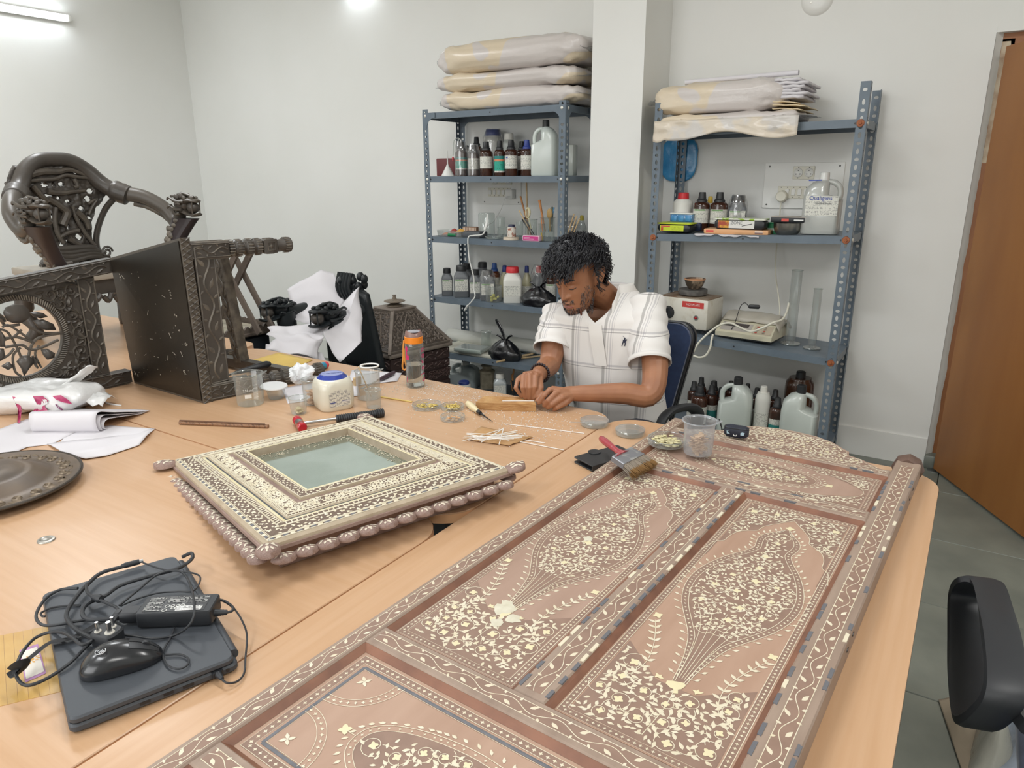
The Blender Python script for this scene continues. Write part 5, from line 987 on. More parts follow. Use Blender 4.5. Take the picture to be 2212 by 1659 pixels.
for k,(x,y,s_)in enumerate(((-.12,.0,.006),(-.05,.02,.005),(.02,.02,.005),(.08,.02,.006),(-.13,-.22,.006))):MB().tube([(bl*x+s_*.6*math.cos(q),bw_*y-.008+s_*.6*math.sin(q),.0285)for q in[2*PI*i/12 for i in range(12)]],.0006,4,True).build('mark',M_WHITEP,ad)
text('CE',.008,TR(-bl*.02,-bw_*.28,.0285),M_WHITEP,ad);MB().add([(bl*.0+.002,-bw_*.42,.0285),(bl*.36,-bw_*.42,.0285),(bl*.36,-bw_*.16,.0285),(bl*.0+.002,-bw_*.16,.0285)],[(0,1,2,3)]).build('white_sticker',flatprint('sticker_print','DADAD8','6B6B6B'),ad)
m=MB();m.rbox((-bl/2-.016,-.004,.013),(.034,.026,.020),.004,2);m.rbox((-bl/2-.038,-.004,.013),(.014,.018,.015),.004,2);m.build('inlet_plug',M_DARKS,ad)
def cable(pts,r,z0,zs=None,nm='cord',par=ad,mt=None):
 P=[]
 for k,q in enumerate(pts):
  z=(zs[k]if zs else z0);P.append(cz(q[0],q[1],z))
 m=MB();B=bez(P,9);m.tube(B,r,8);m.build(nm,mt or M_DARKS,par,world=True);return B
zc=ZL+.005
cable([(1450,160),(1520,130),(1532,165),(1480,215),(1380,262),(1180,315),(960,385),(840,465),(700,530),(655,600),(700,655),(860,655),(950,640)],.0036,zc,[ZL+.004,ZL+.010,ZL+.014,ZL+.010]+[zc+.006]*5+[zc+.012]*2+[zc+.010,ZL+.014])
cable([(1100,198),(960,240),(800,290),(680,395),(590,500),(530,610),(560,690),(640,760),(720,800),(790,840)],.0036,zc+.006)
cable([(690,370),(695,440),(760,485),(850,525),(930,565),(940,620),(860,720),(760,800),(700,845),(640,852),(575,800),(500,762),(400,758),(280,805),(190,900),(140,1000),(125,1090),(170,1165),(250,1178),(400,1112),(560,1000),(700,862),(790,800),(880,780)],.0026,zc+.010,[zc+.012]*11+[zc+.004,ZL,ZL-.004,ZT+.03,ZT+.03,ZT+.03,ZT+.03,ZT+.03,ZL+.002,zc,zc,zc,zc])
cable([(620,408),(480,420),(370,485),(302,580),(290,650),(340,700),(450,700),(600,672),(720,655)],.0026,zc,[zc+.004,zc,ZL+.004,ZL+.012,ZL+.012,ZL+.006,zc,zc,zc])
cable([(640,545),(560,545),(420,562),(350,590),(325,610),(335,630),(360,632)],.0018,ZL+.002)
m=MB();q=cz(790,490,zc+.012);q2=cz(745,478,zc+.012);m.tube([q-(q-q2)*1.2,q,q+(q-q2)*.4],[.004,.0075,.006],12);m.build('ferrite_bead',M_DARKS,ad,world=True)
a,b=cz(1000,225,zc+.006),cz(1110,196,zc+.006);MB().tube([a-(b-a)*.3,a,b],[.0036,.0052,.0052],12).build('dc_plug',M_DARKS,ad,world=True);MB().tube([b,b+(b-a)*.28],.0035,12).build('plug_tip',MATS['steel'],ad,world=True)
a,b=cz(1680,605,ZL+.014),cz(1810,600,ZL+.012);MB().tube([a+(b-a)*(k/12)for k in range(13)],[.0065-.00022*k+(.0006 if k%2 else 0)for k in range(13)],12).build('strain_relief',M_DARKS,ad,world=True)
cable([(1690,490),(1780,508),(1850,555),(1848,588),(1800,602)],.0024,ZL+.012)
st=[cz(*q)for q in((100,1075,ZT+.03),(150,1035,ZT+.034),(260,945,ZT+.032),(400,840,ZL+.006),(540,812,ZL+.006),(640,770,ZL+.006),(780,690,ZL+.007),(900,640,ZL+.008))];B=bez(st,6);m=MB();m.tube(B,.0085,8,flat=.16);m.build('velcro_strap',mat('black_webbing','242528',.8,bump=.3,bscale=500,bdist=.0006),ad,world=True)
m=MB();B=bez([cz(*q)for q in((100,1060,ZT+.022),(130,1095,ZT+.018),(180,1060,ZT+.030),(200,1015,ZT+.042),(150,1020,ZT+.046),(105,1060,ZT+.03))],6);m.tube(B,.009,8,flat=.15);m.build('strap_loop',MATS['black_webbing'],ad,world=True)
# mains plug with three round pins
p=cz(870,850,ZL);pg=thing('mains_plug','black three-pin mains plug lying pins up beside the mouse','plug',TR(*p,.3));MB().prism(rrect(.044,.034,.010,4),.001,.026,.003).build('plug_body',M_DARKS,pg);
for x,y,r,h in((-.010,-.007,.0026,.018),(.010,-.004,.0036,.020),(.003,.010,.0026,.018)):MB().tube([(x,y,.025),(x,y,.025+h)],[r,r],12).build('pin',MATS['steel'],pg);MB().lathe([(0,.0275),(r*2,.0275),(r*2.2,.0255)],14,(x,y,0)).build('pin_collar',mat('cream_collar','C9C5BC',.5),pg)
# mouse
a,b=cz(640,1085,ZL),cz(1300,940,ZL);d=b-a;L=.118;ms=thing('mouse','black wired mouse with a small white logo on the laptop','mouse',frame((a+b)/2+Vector((0,0,.0015)),d.normalized(),Vector((-d.y,d.x,0)).normalized(),Vector((0,0,1))))
def mo(u,v,k=1.0):
 s_=-1+2*u;a=PI*v;w_=.031*(1-.18*s_)*max(0,1-abs(s_)**3.2)**.5*k+.0003;h_=.037*max(0,1-((s_+.12)/(1.12 if s_>-.12 else .88))**2)**.62*k*(1 if s_<.3 else 1-.1*(s_-.3))+.0005
 return(s_*L/2,w_*math.cos(a),h_*math.sin(a)**.8)
m=MB();m.grid(mo,30,18);m.grid(lambda u,v:(mo(u,0)[0],mo(u,0)[1]*(1-2*v),0.0),30,2);m.build('shell',mat('glossy_black','202226',.25,coat=.3),ms)
m=MB();m.grid(lambda u,v:(lambda q:(q[0],q[1]*1.01,q[2]*1.012+.0004))(mo(.62+.33*u,.36+.14*v-.0)),8,4);m.grid(lambda u,v:(lambda q:(q[0],q[1]*1.01,q[2]*1.012+.0004))(mo(.62+.33*u,.52+.14*v)),8,4);m.build('buttons',mat('satin_black','2A2C30',.45),ms)
wq=mo(.80,.5);m=MB();m.at(TR(wq[0],0,wq[2]-.002,0,PI/2),lambda:m.lathe([(0,-.003),(.006,-.003),(.007,0),(.006,.003),(0,.003)],18));m.build('scroll_wheel',M_DARKS,ms)
lq=mo(.30,.60);Mt=frame(Vector((lq[0],lq[1],lq[2]+.0012)),Vector((.35,-.9,.2)).normalized(),Vector((.9,.35,.1)).normalized(),Vector((-.2,.1,.97)).normalized());text('TVS',.011,Mt,mat('logo_grey','C9CCD0',.4),ms);lo=MB(Mt);lo.tube([(.0115*math.cos(k),.007*math.sin(k),0)for k in[2*PI*i/20 for i in range(20)]],.0006,5,True);lo.build('logo_oval',MATS['logo_grey'],ms)
cable([(1390,722),(1352,812),(1312,880),(1298,945),(1335,1022),(1420,1050),(1490,1020),(1500,970),(1430,935),(1318,938)],.0016,ZL+.003,par=ms)
cable([(950,545),(1100,422),(1250,302),(1390,266),(1470,300),(1520,400),(1545,520),(1540,640),(1480,730),(1380,785),(1230,808),(1080,790),(960,778)],.0020,zc+.014,[zc+.008]*5+[ZL+.02,ZL+.034,ZL+.034,ZL+.020]+[ZL+.004]*4,par=ms)
cable([(1140,205),(1250,245),(1350,268),(1500,280),(1590,312),(1582,380),(1530,432),(1420,434),(1260,446),(1100,490),(960,550)],.0016,zc+.004,[zc+.008]*3+[ZL+.014,ZL+.008,ZL+.004,ZL+.004,ZL+.004,ZL+.004,zc,zc],par=ms)
cable([(1860,562),(1922,655),(1966,780),(1955,960),(1945,1080),(1890,1150),(1805,1160),(1760,1125)],.0016,ZL-.004,[ZL+.012,ZL,ZT+.012,ZT+.006,ZT+.004,ZT+.006,ZT+.010,ZT+.011],par=ms)
a,b=cz(1690,1040,ZT+.012),cz(1770,1130,ZT+.010);m=MB();m.bar(a,a+(b-a)*.62,.016,.009);m.tube([a+(b-a)*.6,b],[.006,.003],10);m.build('usb_plug',M_DARKS,ms,world=True)
# board under the laptop
q=[tp(*k,ZT+.012)for k in((-60,1372),(108,1338),(128,1480),(-60,1525))];cen=sum(q,Vector())/4;t=thing('bamboo_board','varnished pale board with a small paper label under the laptop\'s corner','board',(cen.x,cen.y,ZT+.0006));Z0=Vector((cen.x,cen.y,ZT+.012))
M_BOARD=mat('varnished_board','CBA868',.35,col2='BF9652',scale=10,stretch=(1,1,1),bump=.1,bscale=40,bdist=.001)
for k in range(8):
 u0,u1=k/8+.002,(k+1)/8-.002;m=MB();P=lambda u,v:(q[0]*(1-u)*(1-v)+q[1]*u*(1-v)+q[2]*u*v+q[3]*(1-u)*v)-Z0
 m.loft([[P(a_,b_)+Vector((0,0,z))for a_,b_ in((u0,0),(u1,0),(u1,1),(u0,1))]for z in(-.011,0)]);m.build('slat',M_BOARD,t)
m=MB();P=lambda u,v,z:(q[0]*(1-u)*(1-v)+q[1]*u*(1-v)+q[2]*u*v+q[3]*(1-u)*v)-Z0+Vector((0,0,z));m.add([P(.56,.30,.0006),P(.80,.26,.0006),P(.86,.72,.0006),P(.60,.78,.0006)],[(3,2,1,0)]);m.build('label_border',mat('lilac_border','B98AB8',.6),t);m=MB();m.add([P(.58,.34,.001),P(.785,.305,.001),P(.84,.69,.001),P(.615,.74,.001)],[(3,2,1,0)]);m.build('paper_label',mat('label_white','E2DCD2',.6),t)
m=MB();c_=P(.69,.48,.0013)
for k in range(12):a_=2*PI*k/12;m.add([c_+Vector((math.cos(a_+s_)*r,math.sin(a_+s_)*r,0))for r,s_ in((.006,0),(.010,.18),(.014,0),(.010,-.18))],[(0,1,2,3)])
m.lathe([(0,0),(.005,0)],14,tuple(c_),cap=False);m.build('sun_mark',mat('sun_orange','D9A24A',.6),t)
p=tp(100,1167);t=thing('cable_grommet','small round metal cap set in the table top near the laptop','grommet',tuple(p));MB().lathe([(0,.002),(.010,.002),(.012,.0035),(.0165,.003),(.018,.0003),(0,.0003)],28).build('cap',mat('dull_steel','A8A49C',.35,metal=.8),t)
# ------------------------------------------------------------------ line-work shared by the carving and the inlay
class Ink:
 """draws strokes, leaves and flowers on a plane (M maps x, y, height) as thin raised pieces of geometry"""
 def __init__(s,mb,M,h=.0004,z=0):s.b,s.M,s.h,s.z=mb,M,h,z
 def P(s,x,y,z):return s.M@Vector((x,y,z+s.z))
 def stroke(s,pts,w,closed=False,h=None,taper=False):
  P=[Vector((p[0],p[1]))for p in pts];n=len(P);vs=[];h=s.h if h is None else h
  for i in range(n):
   a=P[(i-1)%n]if closed or i else P[i];b=P[(i+1)%n]if closed or i<n-1 else P[i];t=b-a
   t=t.normalized()if t.length>1e-9 else Vector((1,0));k=w/2*(1 if not taper else max(.25,math.sin(PI*(i+.5)/n)**.6))
   nx,ny=-t.y*k,t.x*k;vs+=[s.P(P[i].x+nx,P[i].y+ny,0),s.P(P[i].x,P[i].y,h),s.P(P[i].x-nx,P[i].y-ny,0)]
  fs=[]
  for i in range(n if closed else n-1):
   j=(i+1)%n;fs+=[(3*i,3*i+1,3*j+1,3*j),(3*i+1,3*i+2,3*j+2,3*j+1)]
  s.b.v+=[v[:]for v in vs];k0=len(s.b.v)-len(vs);s.b.f+=[[q+k0 for q in reversed(f)]for f in fs];s.b.m+=[s.b.mi]*len(fs)
 def poly(s,pts,h=None):
  n=len(pts);cx=sum(p[0]for p in pts)/n;cy=sum(p[1]for p in pts)/n;k=len(s.b.v);h=s.h if h is None else h
  s.b.v+=[s.P(x,y,0)[:]for x,y in pts]+[s.P(cx,cy,h)[:]];s.b.f+=[[k+i,k+(i+1)%n,k+n]for i in range(n)];s.b.m+=[s.b.mi]*n
 def leaf(s,x,y,a,L,W,bend=.25):
  s.poly([(x+px*math.cos(a)-py*math.sin(a),y+px*math.sin(a)+py*math.cos(a))for px,py in LEAF(L,W,bend)])
 def dot(s,x,y,r,n=7):s.poly([(x+r*math.cos(2*PI*i/n),y+r*math.sin(2*PI*i/n))for i in range(n)])
 def quatre(s,x,y,r,a=0):s.poly([(x+r*k*math.cos(a+PI*i/4),y+r*k*math.sin(a+PI*i/4))for i in range(8)for k in((1 if i%2==0 else .45),)])
 def vine(s,p0,p1,width,w,pitch,leaf=True,L=None,lines=None,budw=None):
  p0,p1=Vector(p0),Vector(p1);d=p1-p0;ln=d.length;t=d/ln;nrm=Vector((-t.y,t.x));n=max(2,int(ln/pitch));pitch=ln/n;am=width*.26;pts=[]
  f=lambda q:p0+t*q+nrm*(am*math.sin(PI*q/pitch))
  for i in range(n*8+1):pts.append(f(i*pitch/8))
  s.stroke(pts,w)
  an=math.atan2(t.y,t.x);L=L or pitch*.55
  for k in range(n):
   q=(k+.5)*pitch;sg=1 if k%2==0 else-1;c=p0+t*q-nrm*(sg*width*.10)
   if leaf:
    s.leaf(c.x-t.x*L*.5,c.y-t.y*L*.5,an-sg*.55,L,L*.42);e=p0+t*(q+pitch*.30)+nrm*(sg*width*.30);s.leaf(e.x,e.y,an+sg*1.1,L*.55,L*.3)
    e=p0+t*(q-pitch*.32)+nrm*(sg*width*.30);s.leaf(e.x,e.y,an+sg*2.0,L*.5,L*.28)
  if lines:
   for sg in(-1,1):a,b=p0+nrm*(sg*width/2),p1+nrm*(sg*width/2);s.stroke([a,b],lines)
 def row(s,p0,p1,pitch,r,kind='q',w=0,gap=0,ex=None):
  p0,p1=Vector(p0),Vector(p1);d=p1-p0;ln=d.length;t=d/ln;n=max(1,int(ln/pitch));a=math.atan2(t.y,t.x);nrm=Vector((-t.y,t.x))
  for k in range(n):
   c=p0+d*((k+.5)/n)
   if kind=='q':s.quatre(c.x,c.y,r,a)
   elif kind=='tick':s.stroke([c-nrm*r,c+nrm*r],r*.55)
   elif kind=='d':s.poly([(c+t*r)[:],(c+nrm*r)[:],(c-t*r)[:],(c-nrm*r)[:]])
  if w:
   for sg in(-1,1):s.stroke([p0+nrm*sg*gap,p1+nrm*sg*gap],w)
 def spiral(s,x,y,r,a0,turns,sg,w,n=16):
  s.stroke([(x+r*(1-.78*k/n)*math.cos(a0+sg*2*PI*turns*k/n),y+r*(1-.78*k/n)*math.sin(a0+sg*2*PI*turns*k/n))for k in range(n+1)],w)
def LEAF(L,W,bend):
 return[(L*px,W*py+L*bend*px*px*.5)for px,py in((0,0),(.22,.34),(.48,.5),(.72,.34),(1,.0),(.76,-.18),(.5,-.46),(.24,-.36))]
def scrolls(ink,inside,x0,x1,y0,y1,r,w,leafL,seed,flower=None,leaves=None,tries=900,dense=1.0):
 """fill a region with touching spirals, a blossom in each and leaves between"""
 rr=random.Random(seed);C=[]
 for _ in range(tries):
  x,y=rr.uniform(x0,x1),rr.uniform(y0,y1);q=r*rr.uniform(.75,1.1)
  if inside(x,y,q*.55)and all(math.hypot(x-a,y-b)>(q+c)*.86 for a,b,c in C):C.append((x,y,q))
 for i,(x,y,q)in enumerate(C):
  a0=rr.uniform(0,2*PI);sg=rr.choice((-1,1));ink.spiral(x,y,q,a0,1.15,sg,w)
  (flower or(lambda x,y,r_,a:ink.quatre(x,y,r_*1.3,a)))(x,y,q*.34,a0)
  for k in range(7):
   a=a0+sg*(k*.95);rl=q*(1.02 if k%2 else .66);lx,ly=x+rl*math.cos(a),y+rl*math.sin(a)
   if inside(lx,ly,leafL*.3):(leaves or ink.leaf)(lx,ly,a+sg*(PI/2+.5*(1 if k%2 else-1)),leafL*rr.uniform(.8,1.15),leafL*.45)
 for i,(x,y,q)in enumerate(C):
  near=sorted((math.hypot(x-a,y-b),a,b)for j,(a,b,c)in enumerate(C)if j!=i)[:2]
  for d_,a,b in near:
   if d_<2.6*r:
    nx,ny=-(b-y)/d_,(a-x)/d_;ink.stroke([(x+(a-x)*t_+nx*q*.5*math.sin(PI*t_),y+(b-y)*t_+ny*q*.5*math.sin(PI*t_))for t_ in(.25,.4,.5,.6,.75)],w)
 for _ in range(int(tries*.5*dense)):
  x,y=rr.uniform(x0,x1),rr.uniform(y0,y1)
  if inside(x,y,leafL*.35)and all(math.hypot(x-a,y-b)>c*1.12 for a,b,c in C):(leaves or ink.leaf)(x,y,rr.uniform(0,2*PI),leafL*.8,leafL*.38);C.append((x,y,leafL*.35))
 return C
 # ------------------------------------------------------------------ the carved chair lying on its side
M_EBON=mat('dark_carved_wood','413C37',.45,col2='4C4640',scale=9,bump=.25,bscale=60,bdist=.002,coat=.15)
M_EBONH=mat('highlit_carved_wood','4B453F',.42,col2='5A534A',scale=30,bump=.3,bscale=90,bdist=.002)  # same dark wood, lightened to paint highlights on the relief
M_EBONL=mat('bright_highlit_carved_wood','6E665B',.45,col2='4F4942',scale=26,bump=.4,bscale=70,bdist=.003,contrast=(.4,.6))  # lighter still: carving highlights put into the wood colour
M_SEATB=mat('scratched_black_board','1F1B16',.33,col2='2B251E',scale=3,bump=.05,bscale=40,bdist=.001,contrast=(.35,.65))
tc=thing('carved_chair','dark carved wooden chair lying on its side, black seat towards the camera','chair',(-2.40,1.40,ZT))
def V3(x,y,z):return Vector((x,y,z))
sb=[V3(-2.622,1.408,ZT+.001),V3(-2.168,1.392,ZT+.001),V3(-2.176,1.388,1.312),V3(-2.630,1.394,1.222)]
m=MB();ins=.012;cs=sum(sb,Vector())/4
fr_=[p+(cs-p).normalized()*ins for p in sb];m.loft([[p+V3(0,.004,0)for p in sb],[p+V3(0,.034,0)for p in sb]],True);m.build('seat_edge',M_EBONH,tc,world=True)
m=MB();m.loft([[p for p in fr_],[p+V3(0,.006,0)for p in fr_]],True);seat_o=m.build('seat',M_SEATB,tc,world=True)
def planeM(o,ex,ey):ex,ey=ex.normalized(),ey.normalized();return frame(o,ex,ey,ex.cross(ey).normalized())
# white paint marks and letters on the seat
PM=planeM(sb[0]+V3(0,-.0012,0),sb[1]-sb[0],sb[3]-sb[0]);m=MB();ik=Ink(m,PM,.0012);rr=random.Random(4)
for _ in range(46):ik.dot(rr.uniform(.04,.40),rr.uniform(.03,.44),rr.uniform(.0006,.0022),5)
for x,y,r in((.03,.045,.006),(.045,.038,.004),(.37,.38,.005),(.38,.30,.006),(.385,.25,.004),(.375,.10,.009),(.06,.41,.007)):
 for k in range(6):ik.dot(x+rr.gauss(0,r*.5),y+rr.gauss(0,r*.6),r*rr.uniform(.2,.45),6)
for _ in range(9):x,y=rr.uniform(.08,.4),rr.uniform(.1,.42);a=rr.uniform(0,3);ik.stroke([(x,y),(x+.02*math.cos(a),y+.02*math.sin(a))],.0012)
tag(m.build('paint_specks',mat('white_specks','A39C8E',.7),tc,world=True,angle=None),kind='stuff')
text('Gr',.016,W[tc].inverted()@planeM(V3(-2.215,1.3885,.955),sb[1]-sb[0],sb[3]-sb[0]),mat('white_specks','A39C8E',.7),tc)
# lattice strip on the front edge
def carved(name,o,ex,ey,w_,h_,d_,mt,kind='vine',seed=0,parent=None,relief=.004,ridge=True):
 """a carved board: w_ along ex, h_ along ey, d_ thick, its face at o"""
 Mx=planeM(o,ex,ey);m=MB(Mx);m.box((w_/2,h_/2,-d_/2),(w_,h_,d_));p=m.build(name,mt,parent,world=True)
 m=MB();ik=Ink(m,Mx,relief,0);
 if kind=='vine':
  if w_>h_:ik.vine((h_*.2,h_/2),(w_-h_*.2,h_/2),h_*.72,h_*.10,h_*.95,L=h_*.5)
  else:ik.vine((w_/2,w_*.2),(w_/2,h_-w_*.2),w_*.72,w_*.10,w_*.95,L=w_*.5)
 elif kind=='scroll':scrolls(ik,lambda x,y,q:q<x<w_-q and q<y<h_-q,0,w_,0,h_,min(w_,h_)*.22,min(w_,h_)*.04,min(w_,h_)*.16,seed)
 elif kind=='lattice':
  n=int(max(w_,h_)/(min(w_,h_)*.55));a_,b_=(w_,h_)if w_>h_ else(h_,w_);sw=(lambda x,y:(x,y))if w_>h_ else(lambda x,y:(y,x))
  for k in range(n):
   x0=a_*k/n;x1=a_*(k+1)/n;ik.stroke([sw(x0,0),sw(x1,b_)],b_*.14);ik.stroke([sw(x0,b_),sw(x1,0)],b_*.14)
 if ridge:
  e=min(w_,h_)*.05
  for a,b in(((e,e),(w_-e,e)),((w_-e,e),(w_-e,h_-e)),((w_-e,h_-e),(e,h_-e)),((e,h_-e),(e,e))):ik.stroke([a,b],e*1.2,h=relief*.8)
 k=m.build('carving',M_EBONL if mt is not M_EBONL else M_EBONH,p if p.parent is not None and W.get(p)is not None else parent,world=True,angle=.9);tag(k,kind='stuff');return p
up_f=(sb[2]-sb[1]).normalized()
carved('lattice_edge',sb[1]+V3(.0015,.036,0),V3(0,-1,0)*-1*-1,up_f,.034,(sb[2]-sb[1]).length,.006,M_EBONL,'lattice',parent=tc,relief=.003,ridge=False)if False else None
carved('lattice_edge',sb[1]+V3(.002,.003,0),V3(0.02,1,0),up_f,.033,(sb[2]-sb[1]).length,.004,M_EBONL,'lattice',parent=tc,relief=.003,ridge=False)
# legs (pointing away from the seat): square carved block, turned rings, square block, turned foot
def leg(a,b,name='leg',sz=.052):
 a,b=Vector(a),Vector(b);d=(b-a);L=d.length;t=d/L;u=V3(0,0,1);v=t.cross(u).normalized();u=v.cross(t);g=MB(frame(a,v,u,t));s_=sz/2
 g.prism([(s_,s_),(-s_,s_),(-s_,-s_),(s_,-s_)],0,L*.36,.003)
 pr=[(.016,.36),(.026,.37),(.026,.40),(.021,.415),(.021,.425),(.027,.44),(.029,.47),(.026,.50),(.020,.515),(.020,.525),(.027,.54),(.029,.57),(.026,.60),(.021,.615),(.021,.625),(.028,.64),(.029,.665),(.024,.69),(.019,.70)]
 g.lathe([(r*sz/.052,L*z)for r,z in pr],20);g.prism([(s_*.94,s_*.94),(-s_*.94,s_*.94),(-s_*.94,-s_*.94),(s_*.94,-s_*.94)],L*.70,L*.84,.005)
 g.lathe([(r*sz/.052,L*z)for r,z in((.018,.84),(.021,.85),(.020,.87),(.024,.93),(.027,.97),(.027,.99),(.022,1.0))],20);o=g.build(name,M_EBON,tc,world=True)
 m=MB();
 for q in range(4):
  ax_,ay_=((v,u),(u,-v),(-v,-u),(-u,v))[q];Mx=frame(a+ay_*0+ax_.cross(t)*0,ax_,t,ax_.cross(t))
  nrm=ax_.cross(t).normalized();Mx=frame(a+nrm*(s_+.0002)-ax_*s_,ax_,t,nrm);ik=Ink(m,Mx,.004);ik.vine((s_,.012),(s_,L*.34),s_*1.4,.005,.034,L=.022)
  ik.stroke([(.004,.005),(.004,L*.355)],.004);ik.stroke([(sz-.004,.005),(sz-.004,L*.355)],.004)
  Mx=frame(a+nrm*(s_*.94+.0002)-ax_*s_+t*(L*.70),ax_,t,nrm);ik=Ink(m,Mx,.003);ik.stroke([(.012,.014),(sz-.012,.014),(sz-.012,L*.14-.012),(.012,L*.14-.012)],.003,True);ik.quatre(s_,L*.07,.011)
 for z in(.385,.47,.57,.655,.95):
  for k in range(18):an=2*PI*k/18;R_1=.0285*sz/.052 if z!=.95 else .0262*sz/.052;p=a+t*(L*z)+(v*math.cos(an)+u*math.sin(an))*R_1;Mx=frame(p,t,(-v*math.sin(an)+u*math.cos(an)),v*math.cos(an)+u*math.sin(an));Ink(m,Mx,.002).stroke([(-.010,0),(.010,0)],.0045)
 tag(m.build('carving',M_EBONL,o,world=True,angle=.9),kind='stuff');return o
leg((-2.200,1.424,1.266),(-2.135,1.80,1.262));leg((-2.196,1.424,ZT+.030),(-2.085,1.86,ZT+.030));leg((-2.596,1.428,1.19),(-2.59,1.83,1.19),sz=.045);leg((-2.594,1.43,ZT+.030),(-2.60,1.83,ZT+.030),sz=.045)
# aprons and stretchers
carved('front_apron',V3(-2.170,1.430,ZT+.058),V3(.03,1,0),V3(0,0,1),.075,.475,.018,M_EBON,'vine',parent=tc)
carved('side_apron',V3(-2.57,1.43,ZT+.056),V3(1,0,0),V3(0,1,0),.35,.07,.018,M_EBON,'vine',parent=tc)
carved('side_apron',V3(-2.57,1.43,1.225),V3(1,.0,.08),V3(0,1,0),.35,.07,.018,M_EBON,'vine',parent=tc)
for z,x1 in((ZT+.028,-2.10),(1.225,-2.15)):
 m=MB();m.bar((-2.60,1.755,z),(x1,1.76,z+(.0 if z<1 else .03)),.036,.034);m.build('stretcher',M_EBON,tc,world=True)
m=MB();m.bar((-2.435,1.757,ZT+.035),(-2.50,1.757,1.235),.042,.042,up=(1,0,0));so=m.build('cross_stretcher',M_EBONL,tc,world=True)
m=MB();
ik=Ink(m,planeM(V3(-2.436+.022,1.757-.0215,ZT+.05)-V3(.042,0,0),V3(1,0,0),V3(-.135,0,1)),.003);ik.vine((.021,0),(.021,.43),.030,.004,.036,L=.02);tag(m.build('carving',M_EBONH,so,world=True),kind='stuff')
# back: stiles, rails and a pierced panel with a round opening, in the plane x = XB
XB=-2.650
def bk(y,z,off=0):return V3(XB-.06*(1.41-y)+off,y,z)
ztop=lambda y:1.222-.035*(1.41-y)/.34
m=MB();m.bar(bk(1.41,ZT+.028),bk(.72,ZT+.028),.044,.046);s1=m.build('back_stile',M_EBON,tc,world=True);m=MB();m.bar(bk(1.41,ztop(1.41)-.026),bk(.72,ztop(.72)-.026),.044,.050);s2=m.build('back_stile',M_EBON,tc,world=True)
bx=(bk(.72,0)-bk(1.41,0)).normalized()
for s_,z0 in((s1,ZT+.006),(s2,None)):
 m=MB();o=bk(1.41,ZT+.006,.0225)if z0 else bk(1.41,ztop(1.41)-.050,.0225);e2=(bk(.72,ztop(.72),0)-bk(1.41,ztop(1.41),0))if not z0 else bx
 ik=Ink(m,frame(o,e2 .normalized(),V3(0,0,1),V3(1,0,0)),.005);ik.vine((.03,.023),(.66,.023),.034,.005,.05,L=.03);ik.stroke([(.0,.044),(.68,.044)],.004);ik.stroke([(.0,.003),(.68,.003)],.004);tag(m.build('carving',M_EBONH,s_,world=True),kind='stuff')
zlo,zhi=ZT+.050,1.150
def yz(px,py):p=onx(px,py,XB-.02);return p.y,p.z
yr=[yz(190,605)[0],yz(118,610)[0]];yr=[sum(yz(*q)[0]for q in((190,605),(235,812)))/2,sum(yz(*q)[0]for q in((150,612),(205,822)))/2]
carved('back_rail',bk(yr[1],zlo,.012),-bx,V3(0,0,1),yr[0]-yr[1],zhi-zlo+.012,.020,M_EBON,'vine',parent=tc,relief=.006)
# panel with the opening
cy_,cz_=(sum(yz(*q)[0]for q in((25,650),(133,735),(38,816)))/3,(yz(25,650)[1]+yz(38,816)[1])/2);Ro=(yz(25,650)[1]-yz(38,816)[1])/2*1.0;yc=yz(133,735)[0]-Ro
y0p,y1p=yr[1],yc-Ro-.06
def PB(y,z,off):return bk(y,z,off)
m=MB();n=72;outer=[];innr=[]
for k in range(n):
 a=2*PI*k/n;c,s_=math.cos(a),math.sin(a);innr.append((yc+Ro*c,cz_+Ro*s_));tx=((y0p-yc)if c>0 else(yc-y1p))/max(1e-6,abs(c));tz=((zhi-cz_)if s_>0 else(cz_-zlo))/max(1e-6,abs(s_));q=min(tx,tz);outer.append((yc+q*c,cz_+q*s_))
rings=[[PB(y,z,.006)for y,z in outer],[PB(y,z,.006)for y,z in innr],[PB(y,z,-.010)for y,z in innr],[PB(y,z,-.010)for y,z in outer]]
m.loft(rings,False);pn=m.build('back_panel',M_EBON,tc,world=True)
m=MB();
for k in range(120):a=2*PI*k/120;p=PB(yc+(Ro+.004)*math.cos(a),cz_+(Ro+.004)*math.sin(a),.008);p2=PB(yc+(Ro+.020)*math.cos(a+.05),cz_+(Ro+.020)*math.sin(a+.05),.012);m.tube([p,p2],.0026,5)
tag(m.build('rope_border',M_EBONL,pn,world=True),kind='stuff')
m=MB();FM=frame(PB(0,0,.0063),bx,V3(0,0,1),V3(1,0,0));FM=frame(bk(1.41,0,.0063),bx,V3(0,0,1),V3(1,0,0));kx=1.0/abs(bx.y)
ik=Ink(m,FM,.008);X_=lambda y:(1.41-y)*kx
ins_=lambda x,z,q:X_(y0p)+q<x<X_(y1p)-q and zlo+q<z<zhi-q and math.hypot(x-X_(yc),z-cz_)>Ro+.024+q
scrolls(ik,ins_,X_(y0p),X_(y1p),zlo,zhi,.036,.006,.034,5,tries=1600)
for k in range(16):
 a=2*PI*k/16;ik.leaf(X_(yc)+(Ro+.05)*math.cos(a),cz_+(Ro+.05)*math.sin(a),a+.9,.04,.02)
tag(m.build('carving',M_EBONH,pn,world=True,angle=.9),kind='stuff')
